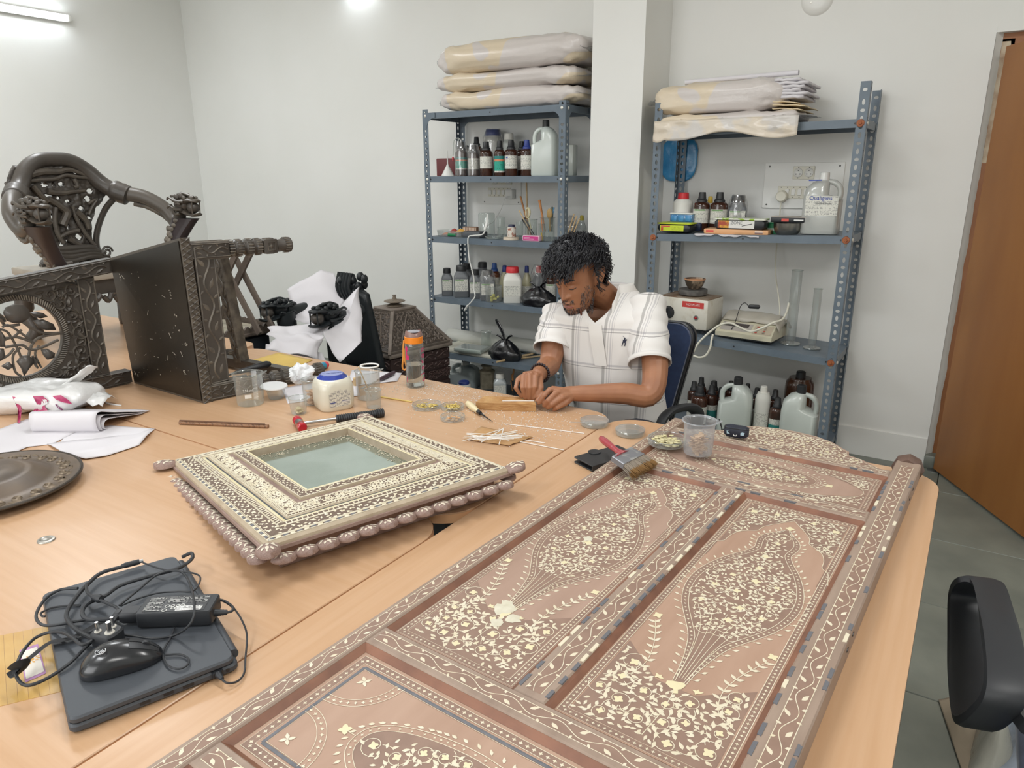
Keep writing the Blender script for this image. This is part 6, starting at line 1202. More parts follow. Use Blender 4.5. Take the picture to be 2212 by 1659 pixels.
# pierced vines, lotus and leaves inside the opening
def pb_px(px,py,off=0):p=onx(px,py,XB-.02);return bk(p.y,p.z,off)
def vin(pts,r,off=0):
 P=bez([pb_px(x*.1929,560+y*.1929,off)for x,y in pts],6);m=MB();m.tube(P,r,7,flat=.8);m.build('vine',M_EBONH,tc,world=True)
for pts,r in((((880,795),(620,825),(450,815),(250,700),(180,600)),.0065),(((880,805),(520,850),(370,930),(310,1120),(290,1250)),.006),(((640,900),(450,990),(330,1010),(240,960),(60,985)),.006),(((370,930),(180,870),(60,900),(-60,960)),.006),(((240,790),(150,870),(60,880)),.005),(((230,990),(150,1080),(170,1250),(240,1310)),.005),(((30,760),(100,740),(240,830),(380,940)),.005),(((-40,780),(60,800),(120,860),(200,1010),(240,1110)),.005),(((430,960),(390,1060),(440,1180),(460,1210)),.0045),(((360,1080),(400,1180),(420,1220)),.0045),(((-40,1150),(90,1080),(160,1000)),.005),(((0,640),(60,740),(220,730)),.005),(((-40,600),(30,640),(60,700)),.005)):vin(pts,r)
def plate(pts,nm,dz=.012,mt=M_EBON):
 P=[pb_px(x*.1929,560+y*.1929,.006)for x,y in pts];c=sum(P,Vector())/len(P)+V3(dz,0,0);m=MB();n=len(P);m.add(P+[c]+[p-V3(.010,0,0)for p in P],[(i,(i+1)%n,n)for i in range(n)]+[(i,n+1+i,n+1+(i+1)%n,(i+1)%n)for i in range(n)]+[tuple(range(n+1,2*n+1))]);m.build(nm,mt,tc,world=True,angle=1.2)
plate([(40,600),(70,540),(150,505),(250,510),(310,560),(325,620),(300,670),(230,710),(150,715),(80,690)],'lotus_leaf')
for pts in([(330,600),(400,585),(470,600),(520,640),(440,660),(370,640)],[(190,1150),(240,1080),(310,1075),(360,1110),(370,1160),(320,1220),(270,1300),(240,1220)],[(455,1010),(520,1000),(600,1050),(590,1100),(520,1120),(480,1070)],[(0,790),(50,860),(55,980),(0,980)],[(-40,1000),(40,1000),(55,1080),(10,1140),(-40,1130)],[(20,1200),(100,1150),(150,1200),(90,1240)],[(370,1090),(410,1130),(400,1210),(360,1150)],[(-40,640),(20,650),(50,720),(0,700)],[(370,690),(470,670),(580,720),(610,790),(500,790),(420,760)]):plate(pts,'leaf')
# ------------------------------------------------------------------ dragon heads, for the two dragon chairs
def dragon(parent,M,s=1.0,mt=None,name='dragon_head',ball=True,seed=0):
 """a snarling dragon head looking along +X, its brow up +Z, about 15 cm long at s = 1"""
 g=MB(M@Matrix.Scale(s,4));rr=random.Random(seed)
 g.ell((-.035,0,.012),(.05,.034,.036),18,12);g.loft([[(x,w_*math.cos(a),zc+h_*math.sin(a))for a in[2*PI*i/12 for i in range(12)]]for x,w_,zc,h_ in((-.01,.034,.028,.02),(.03,.034,.036,.014),(.06,.032,.038,.010),(.082,.026,.036,.009),(.09,.012,.034,.006))])
 g.loft([[(x,w_*math.cos(a),zc+h_*math.sin(a))for a in[2*PI*i/12 for i in range(12)]]for x,w_,zc,h_ in((-.02,.030,-.018,.016),(.02,.030,-.030,.010),(.055,.030,-.034,.008),(.085,.026,-.030,.008),(.097,.012,-.024,.005))])
 for sg in(-1,1):
  g.ell((.058,sg*.013,.050),(.014,.010,.010),10,7);g.ell((.018,sg*.024,.048),(.014,.010,.012),10,7);g.ell((-.012,sg*.020,.056),(.018,.010,.014),10,7);g.ell((-.045,sg*.022,.050),(.02,.012,.014),10,7)
  g.tube(bez([(.02,sg*.03,.03),(-.03,sg*.042,.03),(-.07,sg*.046,.045),(-.10,sg*.036,.035)],5),[.008]*8+[.006]*8,7);g.tube(bez([(.0,sg*.03,-.01),(-.04,sg*.04,-.008),(-.075,sg*.044,.004),(-.10,sg*.04,-.008)],5),[.008]*8+[.005]*8,7)
  g.tube(bez([(-.02,sg*.028,-.03),(-.05,sg*.034,-.035),(-.07,sg*.03,-.02)],5),.008,7);g.tube([(.074,sg*.022,.030),(.072,sg*.022,-.024)],[.004,.003],6)
 g.tube(bez([(.06,0,.052),(.02,0,.062),(-.03,0,.066),(-.08,0,.05)],5),[.007]*10+[.009]*6,7)
 o=g.build(name,mt or M_EBONH,parent)
 m=MB(M@Matrix.Scale(s,4));
 for k in range(26):x=rr.uniform(-.09,.0);a=rr.uniform(-.4,PI+.4);m.ell((x,.040*math.cos(a),.012+.044*math.sin(a)),(.012,.008,.008),7,5)
 tag(m.build('mane_curls',mt or M_EBONL,o),kind='stuff')
 if ball:MB(M@Matrix.Scale(s,4)).ell((.052,0,.003),(.030,.030,.028),20,14).build('ball',M_EBON,o)
 return o
 # ------------------------------------------------------------------ dragon armchair on the far table
def at_depth(px,py,d):return Vector(ray(px,py))*d+Vector((0,0,EYE))
PL,PR=at_depth(72,448,2.95),at_depth(400,432,3.52);mid=(PL+PR)/2;Yd=(PR-PL);Yd.z=0;half=Yd.length/2;Yd.normalize();Xd=Vector((Yd.y,-Yd.x,0));ZS=1.096
org=Vector((mid.x,mid.y,ZT))-Xd*.26;TM=frame(org,Xd,Yd,Vector((0,0,1)));thr=thing('dragon_armchair','black carved armchair with dragon-head arms standing on the far table','armchair',TM);zs=ZS-ZT
m=MB();m.prism([(.29,-.27),(.29,.27),(.18,.30),(-.26,.25),(-.26,-.25),(.18,-.30)],zs-.035,zs,.006);m.build('seat',mat('dusty_seat','8F887C',.5,col2='A59E92',scale=6),thr)
ap=MB();ap.prism([(.275,-.255),(.275,.255),(-.24,.23),(-.24,-.23)],zs-.10,zs-.036);ap.build('apron',M_EBON,thr)
m=MB();
for sy in(-1,1):
 for k in range(4):m.tube(bez([(.285,sy*(.05+.05*k),zs-.10),(.290,sy*(.07+.05*k),zs-.14+.01*k),(.29,sy*(.09+.05*k),zs-.11)],5),.012,7)
tag(m.build('apron_scrolls',M_EBON,thr),kind='stuff')
for sx in(-1,1):
 for sy in(-1,1):
  m=MB();m.tube(bez([(sx*.23+.02,sy*.22,zs-.06),(sx*.25+.02,sy*.24,zs-.20),(sx*.22+.02,sy*.22,.05),(sx*.24+.02,sy*.235,0.006)],6),[.04]*7+[.03]*6+[.032]*6,12);m.build('leg',M_EBON,thr)
h2=half;rail=[(-.11,-.235,zs+.33),(-.16,-.19,zs+.375),(-.19,-.14,zs+.44),(-.20,-.075,zs+.482),(-.203,0,zs+.49),(-.20,.075,zs+.482),(-.19,.14,zs+.44),(-.16,.19,zs+.375),(-.11,.235,zs+.33)]
B=bez(rail,8);m=MB();m.tube(B,[.040-.006*math.sin(PI*k/(len(B)-1))for k in range(len(B))],16);m.build('crest_rail',M_EBON,thr)
for sy in(-1,1):
 q=MB();a_,b_=Vector((-.125,sy*.222,zs+.345)),Vector((-.075,sy*.262,zs+.318));q.tube([a_+(b_-a_)*t_ for t_ in(-.15,0,.2,.4,.6,.8,1,1.1)],[.040,.050,.052,.049,.052,.049,.050,.040],18);q.build('collar',M_EBON,thr)
 arm=bez([(-.10,sy*.245,zs+.328),(-.01,sy*.305,zs+.31),(.075,sy*(h2+.005),zs+.255),(.135,sy*(h2+.010),zs+.20),(.175,sy*(h2+.006),zs+.195),(.215,sy*h2,zs+.245)],7)
 q=MB();q.tube(arm,[.037-.009*k/(len(arm)-1)for k in range(len(arm))],14);q.build('arm',mat('polished_arm','57514A',.42),thr)
 q=MB();cv_=[Vector((p.x,p.y*1.0,p.z-.045))for p in arm[4::3]];q.tube(cv_,[.012]*len(cv_),7);tag(q.build('arm_carving',M_EBONL,thr),kind='stuff')
 dragon(thr,TR(.265,sy*h2,zs+.262,0,0,.05),.98,M_EBONH,seed=sy+3)
 q=MB();rings=[]
 for t_ in[k/10 for k in range(11)]:
  z=zs+.02+.19*t_;xc=.225+.03*t_*t_-.05*(1-t_)**2*0;wx=.030+.055*t_**1.6;yc_=sy*(.262+(h2-.262)*t_);rings.append([(xc-.01+px_*wx,yc_+py_*.030,z)for px_,py_ in rrect(2,2,.5,3)])
 q.loft(rings);q.build('arm_post',mat('red_black_wood','2E2526',.45),thr)
 q=MB();rr=random.Random(sy+8)
 for k in range(36):t_=rr.random();z=zs+.03+.18*t_;wx=.030+.055*t_**1.6;s2=rr.choice((-1,1));q.ell((.215+.03*t_*t_-wx+rr.uniform(0,wx*.9),sy*(.262+(h2-.262)*t_)+s2*.029,z),(.016,.010,.013),8,6)
 tag(q.build('post_carving',M_EBONL,thr),kind='stuff')
 q=MB();
 for k in range(3):q.tube([(.27-.018*k,sy*(.262)-.04,zs+.012+.016*k),(.27-.018*k,sy*(.262)+.04,zs+.012+.016*k)],.0135-.002*k,10)
 tag(q.build('post_foot_scrolls',M_EBONH,thr),kind='stuff')
 # pierced splat: holes read off the photograph on its own plane
So=TM@Vector((-.165,0,zs));Sn=(TM.to_3x3()@Vector((1,0,-.06))).normalized()
def onsplat(px,py):d=Vector(ray(px,py));O_=Vector((0,0,EYE));k=(So-O_).dot(Sn)/d.dot(Sn);p=TM.inverted()@(O_+d*k);return p.y,p.z-zs
holes=[]
for X,Y,rx,ry in((435,212,52,24),(435,163,34,14),(685,165,46,32),(905,260,34,26),(548,405,38,32),(658,398,30,34),(742,398,32,32),(1046,478,38,32),(1026,566,42,40),(806,592,46,32),(590,525,70,24),(690,557,24,16),(938,680,34,34),(510,655,30,24),(604,765,24,24),(1014,786,24,28),(900,818,22,38),(782,880,20,32),(892,982,36,36),(963,942,18,24),(760,1030,20,18),(698,1080,38,34),(500,1000,2,2)):
 y,z=onsplat(X*.1944,320+Y*.1944);y2,z2_=onsplat((X+rx)*.1944,320+Y*.1944),onsplat(X*.1944,320+(Y+ry)*.1944);holes.append((y,z,max(.008,abs(y2[0]-y)),max(.008,abs(z2_[1]-z))))
def halfw(z):
 t_=z/.48;pts=[(0,.165),(.05,.155),(.11,.115),(.2,.095),(.40,.110),(.55,.150),(.66,.205),(.75,.235),(.85,.225),(.93,.19),(1.0,.12)]
 for(a,b),(c,d)in zip(pts,pts[1:]):
  if t_<=c:return b+(d-b)*(t_-a)/(c-a)
 return .1
m=MB();NU,NV=84,96;ids={}
def SP(i,j):
 if(i,j)not in ids:
  z=.004+.466*j/NV;y=halfw(z)*(-1+2*i/NU);dz=.010*nz3((y*26,z*26,3))+.006*nz3((y*60,z*60,9));ids[(i,j)]=len(m.v);m.v.append((-.165-.085*z+.012+dz,y,zs+z));
 return ids[(i,j)]
for i in range(NU):
 for j in range(NV):
  z=.004+.466*(j+.5)/NV;y=halfw(z)*(-1+2*(i+.5)/NU)
  if any(((y-a)/c)**2+((z-b)/d)**2<1 for a,b,c,d in holes):continue
  m.f.append([SP(i,j),SP(i+1,j),SP(i+1,j+1),SP(i,j+1)]);m.m.append(0)
sp_o=m.build('splat',M_EBON,thr);solid(sp_o,.024,-1)
m=MB();sx_=lambda z:-.165-.085*z+.022
def sv(pts,r):
 P=[onsplat(x*.1944,320+y*.1944)for x,y in pts];B=bez([(sx_(z),y,zs+z)for y,z in P],6);m.tube(B,r if not isinstance(r,tuple)else[r[0]+(r[1]-r[0])*k/(len(B)-1)for k in range(len(B))],8)
for pts,r in((((330,370),(520,350),(660,340),(780,300),(900,320),(1030,330)),.009),(((640,660),(620,800),(640,950),(700,1060)),.011),(((830,650),(860,780),(930,920),(1040,1080)),.010),(((380,290),(520,260),(700,260),(830,240),(1000,300)),(.02,.008)),(((560,480),(680,500),(800,490),(980,470)),(.016,.008)),(((560,560),(680,640),(760,720),(700,860)),(.014,.02)),(((400,420),(480,520),(560,600)),.014),(((660,990),(760,940),(880,910)),.010),(((760,1000),(860,1070),(960,1090)),(.016,.008)),(((1000,620),(1100,570),(1040,660),(1000,740)),.008),(((860,700),(960,800),(990,900)),(.018,.012)),(((870,340),(900,420),(860,440)),.010)):sv(pts,r)
tag(m.build('dragon_relief',M_EBONH,sp_o),kind='stuff')
m=MB()
for k in range(4):B=bez([(-.138,-.175+.02*k,zs+.012+.016*k),(-.128,-.12,zs+.030+.016*k),(-.128,-.03,zs+.018+.02*k),(-.128,.06,zs+.03+.015*k),(-.133,.15-.02*k,zs+.016+.016*k)],6);m.tube(B,.013,8)
for sy in(-1,1):Ink(m,frame(Vector((-.117,sy*.135,zs+.045)),Vector((0,1,0)),Vector((0,0,1)),Vector((1,0,0))),.006).spiral(0,0,.03,0,1.6,sy,.012)
tag(m.build('cloud_base',M_EBON,sp_o),kind='stuff')
for sy in(-1,1):
 m=MB();B=bez([(-.115,sy*.22,zs+.31),(-.155,sy*.18,zs+.25),(-.165,sy*.13,zs+.15),(-.165,sy*.115,zs+.07),(-.158,sy*.135,zs+.01)],7);m.tube(B,[.020]*len(B),10,flat=.7);m.build('back_post',M_EBON,thr)
 # ------------------------------------------------------------------ folding stand, low carved tea table, second dragon chair in paper, casket
M_BRWN=mat('grey_brown_wood','6B6057',.55,col2='5E534B',scale=8,stretch=(3,3,1))
T0=[onz(592,694,.745),onz(474,723,.745)];tx=-3.165;t=thing('tray_table','low dark table with a scalloped gallery and pale tray top','table',(tx-.30,2.345,0));hx,hy,zt_=.30,.185,.70
MB().rbox((0,0,.36),(hx*2-.06,hy*2-.05,.66),.02,2).build('body',mat('navy_black_lacquer','1E242B',.35),t);MB().rbox((0,0,zt_),(hx*2,hy*2,.022),.006,2).build('top_moulding',M_BRWN,t);MB().rbox((0,0,zt_+.013),(hx*2-.06,hy*2-.06,.006),.004,1).build('tray_floor',mat('pale_tray','A39C8A',.5),t)
def gallery(p0,p1,nsc):
 p0,p1=Vector(p0),Vector(p1);d=p1-p0;nrm=Vector((-d.y,d.x,0)).normalized()*.007;m=MB();k=nsc*8
 for side in(nrm,-nrm):pass
 m.loft([[p0+d*(i/k)+o_+Vector((0,0,z))for o_,z in((nrm,.01),(nrm,.026+.018*abs(math.sin(PI*nsc*i/k))),(-nrm,.026+.018*abs(math.sin(PI*nsc*i/k))),(-nrm,.01))]for i in range(k+1)]);m.build('scalloped_gallery',M_BRWN,t,angle=.5)
for a,b,n in(((hx-.012,-hy+.01,zt_),(hx-.012,hy-.01,zt_),9),((hx-.01,hy-.012,zt_),(-hx+.01,hy-.012,zt_),15),((-hx+.01,-hy+.012,zt_),(hx-.01,-hy+.012,zt_),15),((-hx+.012,hy-.01,zt_),(-hx+.012,-hy+.01,zt_),9)):gallery(a,b,n)
for sx in(-1,1):
 for sy in(-1,1):MB().rbox((sx*(hx-.06),sy*(hy-.05),.02),(.05,.05,.04),.006,2).build('foot',M_BRWN,t)
 # folding X stand standing in the tray
zf=zt_+.018;A1,A2,A3,A4=[ony(*q,2.34)for q in((441,690),(556,690),(517,540),(467,545))]
t=thing('folding_stand','plain brown folding X-shaped stand behind the tipped chair\'s legs','stand',(A1 .x*.5+A2 .x*.5,2.37,zf));cx_=(A1 .x+A2 .x)/2;q=W[t].translation
for dy in(0,.09):
 for a,b,s_ in((A1,A3,0),(A2,A4,.014)):
  m=MB();z1=a.z;m.bar(Vector((a.x-q.x,dy-.04+s_,.0)),Vector((b.x-q.x,dy-.04+s_,b.z-zf)),.034,.013,up=(0,1,0));m.build('leg',M_BRWN,t)
  # wrapped dragon chair: dark frame and heads, loose white paper sheets
H1,H2,HC=at_depth(598,670,3.86),at_depth(706,682,3.62),at_depth(756,603,3.96)
c0=(H1+H2)/2;Yw=(H1-H2);Yw.z=0;hwd=Yw.length/2;Yw.normalize();Xw=Vector((Yw.y,-Yw.x,0))
if Xw.dot(c0-HC)<0:Xw=-Xw
WM=frame(Vector((c0 .x,c0 .y,0))-Xw*.20,Xw,Xw.cross(Vector((0,0,-1))),Vector((0,0,1)));WM=frame(Vector((c0 .x,c0 .y,0))-Xw*.20,Xw,Vector((-Xw.y,Xw.x,0)),Vector((0,0,1)))
wr=thing('wrapped_armchair','black dragon armchair half wrapped in white paper behind the table','armchair',WM);Wi=WM.inverted();M_BLKW=mat('black_lacquer_carving','22272A',.4,bump=.3,bscale=60,bdist=.003)
MB().prism(rrect(.40,.42,.03),.40,.445,.006).build('seat',M_BLKW,wr)
for sx in(-1,1):
 for sy in(-1,1):MB().tube([(sx*.16,sy*.16,.41),(sx*.17,sy*.17,.2),(sx*.16,sy*.16,0)],[.04,.03,.035],12).build('leg',M_BLKW,wr)
for hp_,nm in((H1,1),(H2,2)):
 l=Wi@hp_;dragon(wr,TR(l.x+.01,l.y,l.z-.01,.12,0,-.05),1.1,M_BLKW,seed=nm,ball=True)
 m=MB();m.tube(bez([(l.x-.05,l.y,l.z-.005),(l.x-.12,l.y,l.z-.02),(l.x-.24,l.y*.9,l.z-.01)],6),.036,12);m.build('arm',M_BLKW,wr);m=MB();m.tube([(l.x-.05,l.y,l.z-.02),(l.x-.07,l.y*.85,.43)],[.055,.04],12);m.build('arm_post',M_BLKW,wr)
bt=Wi@HC;m=MB();m.grid(lambda u,v:(-.20+(bt.x+.20)*v*.8,(u-.5)*.34*(1-.3*v)+bt.y*v*.5,.44+(bt.z-.46)*v*(1-.12*abs(u-.5)*2)),18,10);solid(m.build('back',M_BLKW,wr),.04,0)
q=bt;m=MB();rr=random.Random(2)
for k in range(26):m.ell((q.x+rr.gauss(0,.02),q.y+rr.gauss(0,.035),q.z+rr.gauss(-.02,.04)),(.024,.018,.026),9,7)
for k in range(5):m.tube(bez([(q.x+.03,q.y-.05+.024*k,q.z+.04),(q.x+.05,q.y-.055+.024*k,q.z-.04),(q.x+.03,q.y-.04+.024*k,q.z-.11)],5),.010,7)
tag(m.build('crest_carving',M_BLKW,wr),kind='stuff')
def paper(name,label,pts,dep,nu=16,nv=12,amp=.014,seed=0,parent=None):
 """a crumpled sheet: its outline in picture pixels with a depth along the view for every corner"""
 P=[[at_depth(x,y,d)for(x,y),d in zip(r,dd)]for r,dd in zip(pts,dep)];nr,nc=len(P)-1,len(P[0])-1
 def f(u,v):
  a,b=min(nr-1,int(v*nr)),min(nc-1,int(u*nc));s_,t_=v*nr-a,u*nc-b
  p=P[a][b]*(1-s_)*(1-t_)+P[a+1][b]*s_*(1-t_)+P[a+1][b+1]*s_*t_+P[a][b+1]*(1-s_)*t_;n=Vector((nz3(p,9)+.5*abs(nz3(p+Vector((seed,0,0)),17)),nz3(p+Vector((3,seed,0)),9),nz3(p+Vector((0,7,seed)),11)));return p+n*amp
 m=MB();m.grid(f,nu,nv);o=m.build(name,M_PAPER,parent,world=parent is not None,label=label,angle=.5);solid(o,.0008,0);return o
paper('paper_wrap',None,[[(622,625),(690,582),(722,588)],[(628,665),(690,640),(748,640)],[(640,690),(680,705),(716,700)]],[[4.05]*3,[3.98]*3,[3.9]*3],seed=1,parent=wr)
paper('paper_wrap',None,[[(735,668),(775,620),(776,650)],[(715,705),(745,690),(783,710)],[(698,715),(742,735),(782,742)],[(735,782),(742,778),(752,768)]],[[3.75]*3,[3.62]*3,[3.55]*3,[3.5]*3],seed=4,amp=.02,parent=wr,nv=20)
paper('paper_wrap',None,[[(580,708),(640,698),(705,702)],[(574,722),(640,722),(702,722)],[(600,732),(655,742),(705,728)],[(565,752),(640,765),(690,775)]],[[3.62,3.66,3.66],[3.52,3.5,3.55],[3.50,3.45,3.5],[3.42,3.40,3.45]],seed=8,amp=.03,parent=wr,nv=22)
paper('paper_wrap',None,[[(575,745),(640,752),(700,762)],[(562,790),(640,800),(720,815)]],[[3.5]*3,[3.46]*3],seed=3,amp=.015,parent=wr)
# casket with a pyramid lid
cc_=Vector((-2.985,3.285,0));an=math.radians(-10);cs_t=thing('carved_casket','dark carved wooden casket with a pyramid lid and turned finial on the floor','casket',TR(cc_.x,cc_.y,0,an));hw=.245;zl_=.50
zk=zat(862,665,cc_);ztop_=zat(864,636,cc_);M_CASK=mat('red_brown_carved','3B2A29',.5,col2='33231F',scale=12,bump=.2,bscale=80,bdist=.002);M_CASKL=mat('weathered_lid_carving','8A7F75',.6,col2='776C63',scale=20);M_LIDG=mat('lid_ground','4A423C',.6)
MB().rbox((0,0,.27),(hw*1.86,hw*1.86,.40),.006,2).build('body',M_CASK,cs_t);MB().rbox((0,0,.035),(hw*1.98,hw*1.98,.07),.008,2).build('plinth',M_CASK,cs_t);MB().rbox((0,0,zl_-.012),(hw*2.02,hw*2.02,.024),.004,2).build('lid_rim',M_CASKL,cs_t)
for q in range(4):
 Rz=Matrix.Rotation(q*PI/2,4,'Z');carved_M=lambda z:W[cs_t]@Rz@frame(Vector((-hw*.94,-hw*.945,z)),Vector((1,0,0)),Vector((0,0,1)),Vector((0,-1,0)))
 for z,h_,kd in((.405,.062,'vine'),(.35,.045,'vine'),(.285,.055,'scroll'),(.12,.14,'scroll')):
  m=MB();Mx=carved_M(z);m.M=Mx;m.box((hw*.94,h_/2,-.004),(hw*1.88,h_,.014));m.M=Matrix.Identity(4);ik=Ink(m,Mx,.006,.003);m.mi=1
  if kd=='vine':ik.vine((.02,h_/2),(hw*1.86,h_/2),h_*.75,h_*.10,h_*.9,L=h_*.5)
  else:scrolls(ik,lambda x,y,k:k<x<hw*1.88-k and k<y<h_-k,0,hw*1.88,0,h_,h_*.34,h_*.07,h_*.26,q)
  m.build('carved_band',[M_CASK,mat('band_carving','564541',.5)],cs_t,world=True)
  # sloping lid face
 kt=.085;A_=Rz@Vector((-hw,-hw,zl_));B_=Rz@Vector((hw,-hw,zl_));C_=Rz@Vector((kt,-kt,zk));D_=Rz@Vector((-kt,-kt,zk));m=MB();m.add([A_,B_,C_,D_],[(0,1,2,3)]);fo=m.build('lid_face',M_LIDG,cs_t)
 ex_=(B_-A_).normalized();ey_=((C_+D_)/2-(A_+B_)/2);HL=ey_.length;ey_.normalize();Mx=W[cs_t]@frame(A_,ex_,ey_,ex_.cross(ey_));wv=lambda y:hw-(hw-kt)*y/HL;m=MB();ik=Ink(m,Mx,.007,.0005)
 for k,e in((.012,.018),):ik.stroke([(hw-wv(0)+k,k),(hw+wv(0)-k,k),(hw+wv(HL)-k*.4,HL-k),(hw-wv(HL)+k*.4,HL-k)],.016,True,h=.010)
 tri=[(hw*.48,.06),(hw*1.52,.06),(hw,HL*.86)];ik.stroke(tri,.012,True,h=.012)
 def it(x,y,k,lo=True):
  inside=.03+k*.5<y<HL-.012 and abs(x-hw)<wv(y)-.020-k*.4
  a_=(HL*.86-y)/(HL*.86-.06)*hw*.52;d_=abs(x-hw)-a_;return inside and(abs(d_)>.010+k*.4 or y<.05)
 scrolls(ik,it,0,2*hw,0,HL,.030,.0065,.024,q+2,tries=1500)
 tag(m.build('lid_carving',M_CASKL,fo,world=True,angle=.9),kind='stuff')
 m=MB();m.bar(Vector(A_),Vector(D_),.018,.016);m.build('hip_rib',M_CASKL,cs_t)
MB().rbox((0,0,zk+.004),(.19,.19,.016),.003,1).build('top_plate',M_CASKL,cs_t);hf=ztop_-zk-.012
MB(Matrix.Translation((0,0,zk+.012))).lathe([(0,0),(.052,0),(.054,hf*.05),(.044,hf*.14),(.030,hf*.22),(.018,hf*.27),(.018,hf*.30),(.052,hf*.36),(.066,hf*.44),(.062,hf*.50),(.030,hf*.56),(.014,hf*.62),(.010,hf*.80),(.008,hf*.88),(.013,hf*.93),(.012,hf*.98),(0,hf)],28).build('finial',mat('grey_weathered_wood','85796B',.6,col2='726759',scale=24,stretch=(4,4,20)),cs_t)
# ------------------------------------------------------------------ left edge: bronze dish, papers, carrier bag
pc=onz(-30,1045,ZT+.02);dsh=thing('bronze_dish','big round dark bronze dish with a raised boss at the picture\'s left edge','dish',(pc.x,pc.y,ZT));Rd=(onz(180,1010,ZT+.02)-pc).length*.98
MB().lathe([(0,.001),(Rd*.55,.001),(Rd*.9,.012),(Rd,.020),(Rd*1.01,.023),(Rd*1.0,.027),(Rd*.95,.026),(Rd*.90,.022),(Rd*.72,.022),(Rd*.66,.026),(Rd*.50,.045),(Rd*.40,.048),(Rd*.36,.044),(Rd*.2,.050),(0,.052)],64).build('dish',mat('dark_bronze','5A5048',.42,col2='6E5F50',scale=7,metal=.35,bump=.15,bscale=30,bdist=.003),dsh)
m=MB();ik=Ink(m,TR(0,0,.0225),.004);rr=random.Random(6)
for k in range(26):a=2*PI*k/26;r=Rd*.81;ik.spiral(r*math.cos(a),r*math.sin(a),Rd*.065,a,1.2,1 if k%2 else-1,.006);ik.leaf(r*1.06*math.cos(a+.1),r*1.06*math.sin(a+.1),a+1.2,.03,.014)
tag(m.build('chased_relief',mat('worn_bronze','7D6F5E',.4,metal=.4),dsh),kind='stuff')
m=MB();m.tube([(Rd*1.005*math.cos(a),Rd*1.005*math.sin(a),.0245)for a in[2*PI*i/64 for i in range(64)]],.0045,8,True);m.build('rolled_rim',mat('bronze_rim','4E4842',.35,metal=.5),dsh)
def tpaper(name,label,rows,hts,nu=18,nv=10,amp=.006,seed=0,mt=None,cat='paper',group=None):
 P=[[tp(x,y,ZT+h_)for(x,y),h_ in zip(r,hh)]for r,hh in zip(rows,hts)];nr,nc=len(P)-1,len(P[0])-1;o=P[0][0].copy();o.z=ZT;t=thing(name,label,cat,tuple(o),group)
 def f(u,v):
  a,b=min(nr-1,int(v*nr)),min(nc-1,int(u*nc));s_,t_=v*nr-a,u*nc-b;s2=s_*s_*(3-2*s_)if nr>1 else s_
  p=P[a][b]*(1-s_)*(1-t_)+P[a+1][b]*s_*(1-t_)+P[a+1][b+1]*s_*t_+P[a][b+1]*(1-s_)*t_;p=p+Vector((0,0,amp*nz3(p+Vector((seed,0,0)),8)));p.z=max(p.z,ZT+.0012);return p-o
 m=MB();m.grid(f,nu,nv);q=m.build('sheet',mt or M_PAPER,t,angle=.6);solid(q,.0008,1);return t
tpaper('paper_sheet','large white sheet folded over along its front edge, beside the bronze dish',[[(100,958),(200,948),(335,924)],[(150,982),(225,968),(318,940)],[(185,992),(230,985),(300,962)]],[[.002,.006,.004],[.016,.016,.012],[.003,.003,.003]],seed=1)
tpaper('paper_sheet','white sheet sticking out under the folded one towards the tipped chair',[[(150,930),(240,918),(330,926)],[(120,968),(200,955),(300,940)]],[[.002]*3,[.002,.004,.003]],seed=5,amp=.003)
tpaper('paper_sheet','broad white sheet lying behind the bronze dish',[[(-20,935),(60,905),(180,925)],[(-20,1000),(60,965),(112,958)]],[[.004,.006,.004],[.003]*3],seed=9,amp=.005)
# rolled bundle of sheets
a,b=tp(60,912,ZT+.035),tp(205,908,ZT+.035);rl=thing('rolled_paper','bundle of white sheets folded into an open roll beside the carrier bag','paper',(a.x,a.y,ZT));c3=[tp(*q,ZT+.002)-Vector((a.x,a.y,ZT))for q in((70,935),(215,935),(330,885),(150,880))]
for k in range(3):
 def rf(u,v,k=k):
  th=v;base0=c3[0]*(1-u)+c3[1]*u;base1=c3[3]*(1-u)+c3[2]*u;hh=.062-.016*k
  if th<.35:q_=th/.35;p=base0+(base1-base0)*(.04+.06*k-.10*math.sin(PI*q_)*.7);p.z=hh*(1-math.cos(PI*q_))/2
  else:q_=(th-.35)/.65;p=base0+(base1-base0)*(.04+.06*k+q_*(.9-.12*k));p.z=hh*(1-q_)**1.2+.003
  p.z=max(.0015,p.z+.002+.003*nz3(p,12));return p
 m=MB();m.grid(rf,12,26);solid(m.build('sheet',M_PAPER,rl,angle=.8),.0008,0)
 # carrier bag
q=[tp(*k,ZT)for k in((-60,925),(150,925),(215,860),(-40,830))];cen=sum(q,Vector())/4;bg=thing('carrier_bag','crumpled white carrier bag with magenta printing at the left edge','bag',(cen.x,cen.y,ZT+.001));M_BAG=mat('white_poly_bag','DEDEDD',.3,bump=.5,bscale=22,bdist=.008,coat=.2)
ex_=(q[1]-q[0]).normalized();BMx=frame(Vector((0,0,0)),ex_,Vector((-ex_.y,ex_.x,0)),Vector((0,0,1)));m=MB(BMx);pillow(m,.46,.20,.085,.5,.55,.016,9,4,60,26,.0);m.build('bag_body',M_BAG,bg)
m=MB(BMx);m.grid(lambda u,v:(.10+.10*u+.02*math.sin(4*v),.03+.03*u+(v-.5)*.10*(1-.45*u),.065+.075*u*(1-.3*v)+.014*nz3((u*4,v*5,1))),10,10);solid(m.build('bag_corner',M_BAG,bg),.001,0);m=MB(BMx);m.grid(lambda u,v:(.17+.10*u,.01+(v-.5)*.13*(1-.3*u),.05+.020*math.sin(PI*v)-.035*u+.012*nz3((u*5,v*5,6))),10,10);solid(m.build('bag_mouth',M_BAG,bg),.001,0)
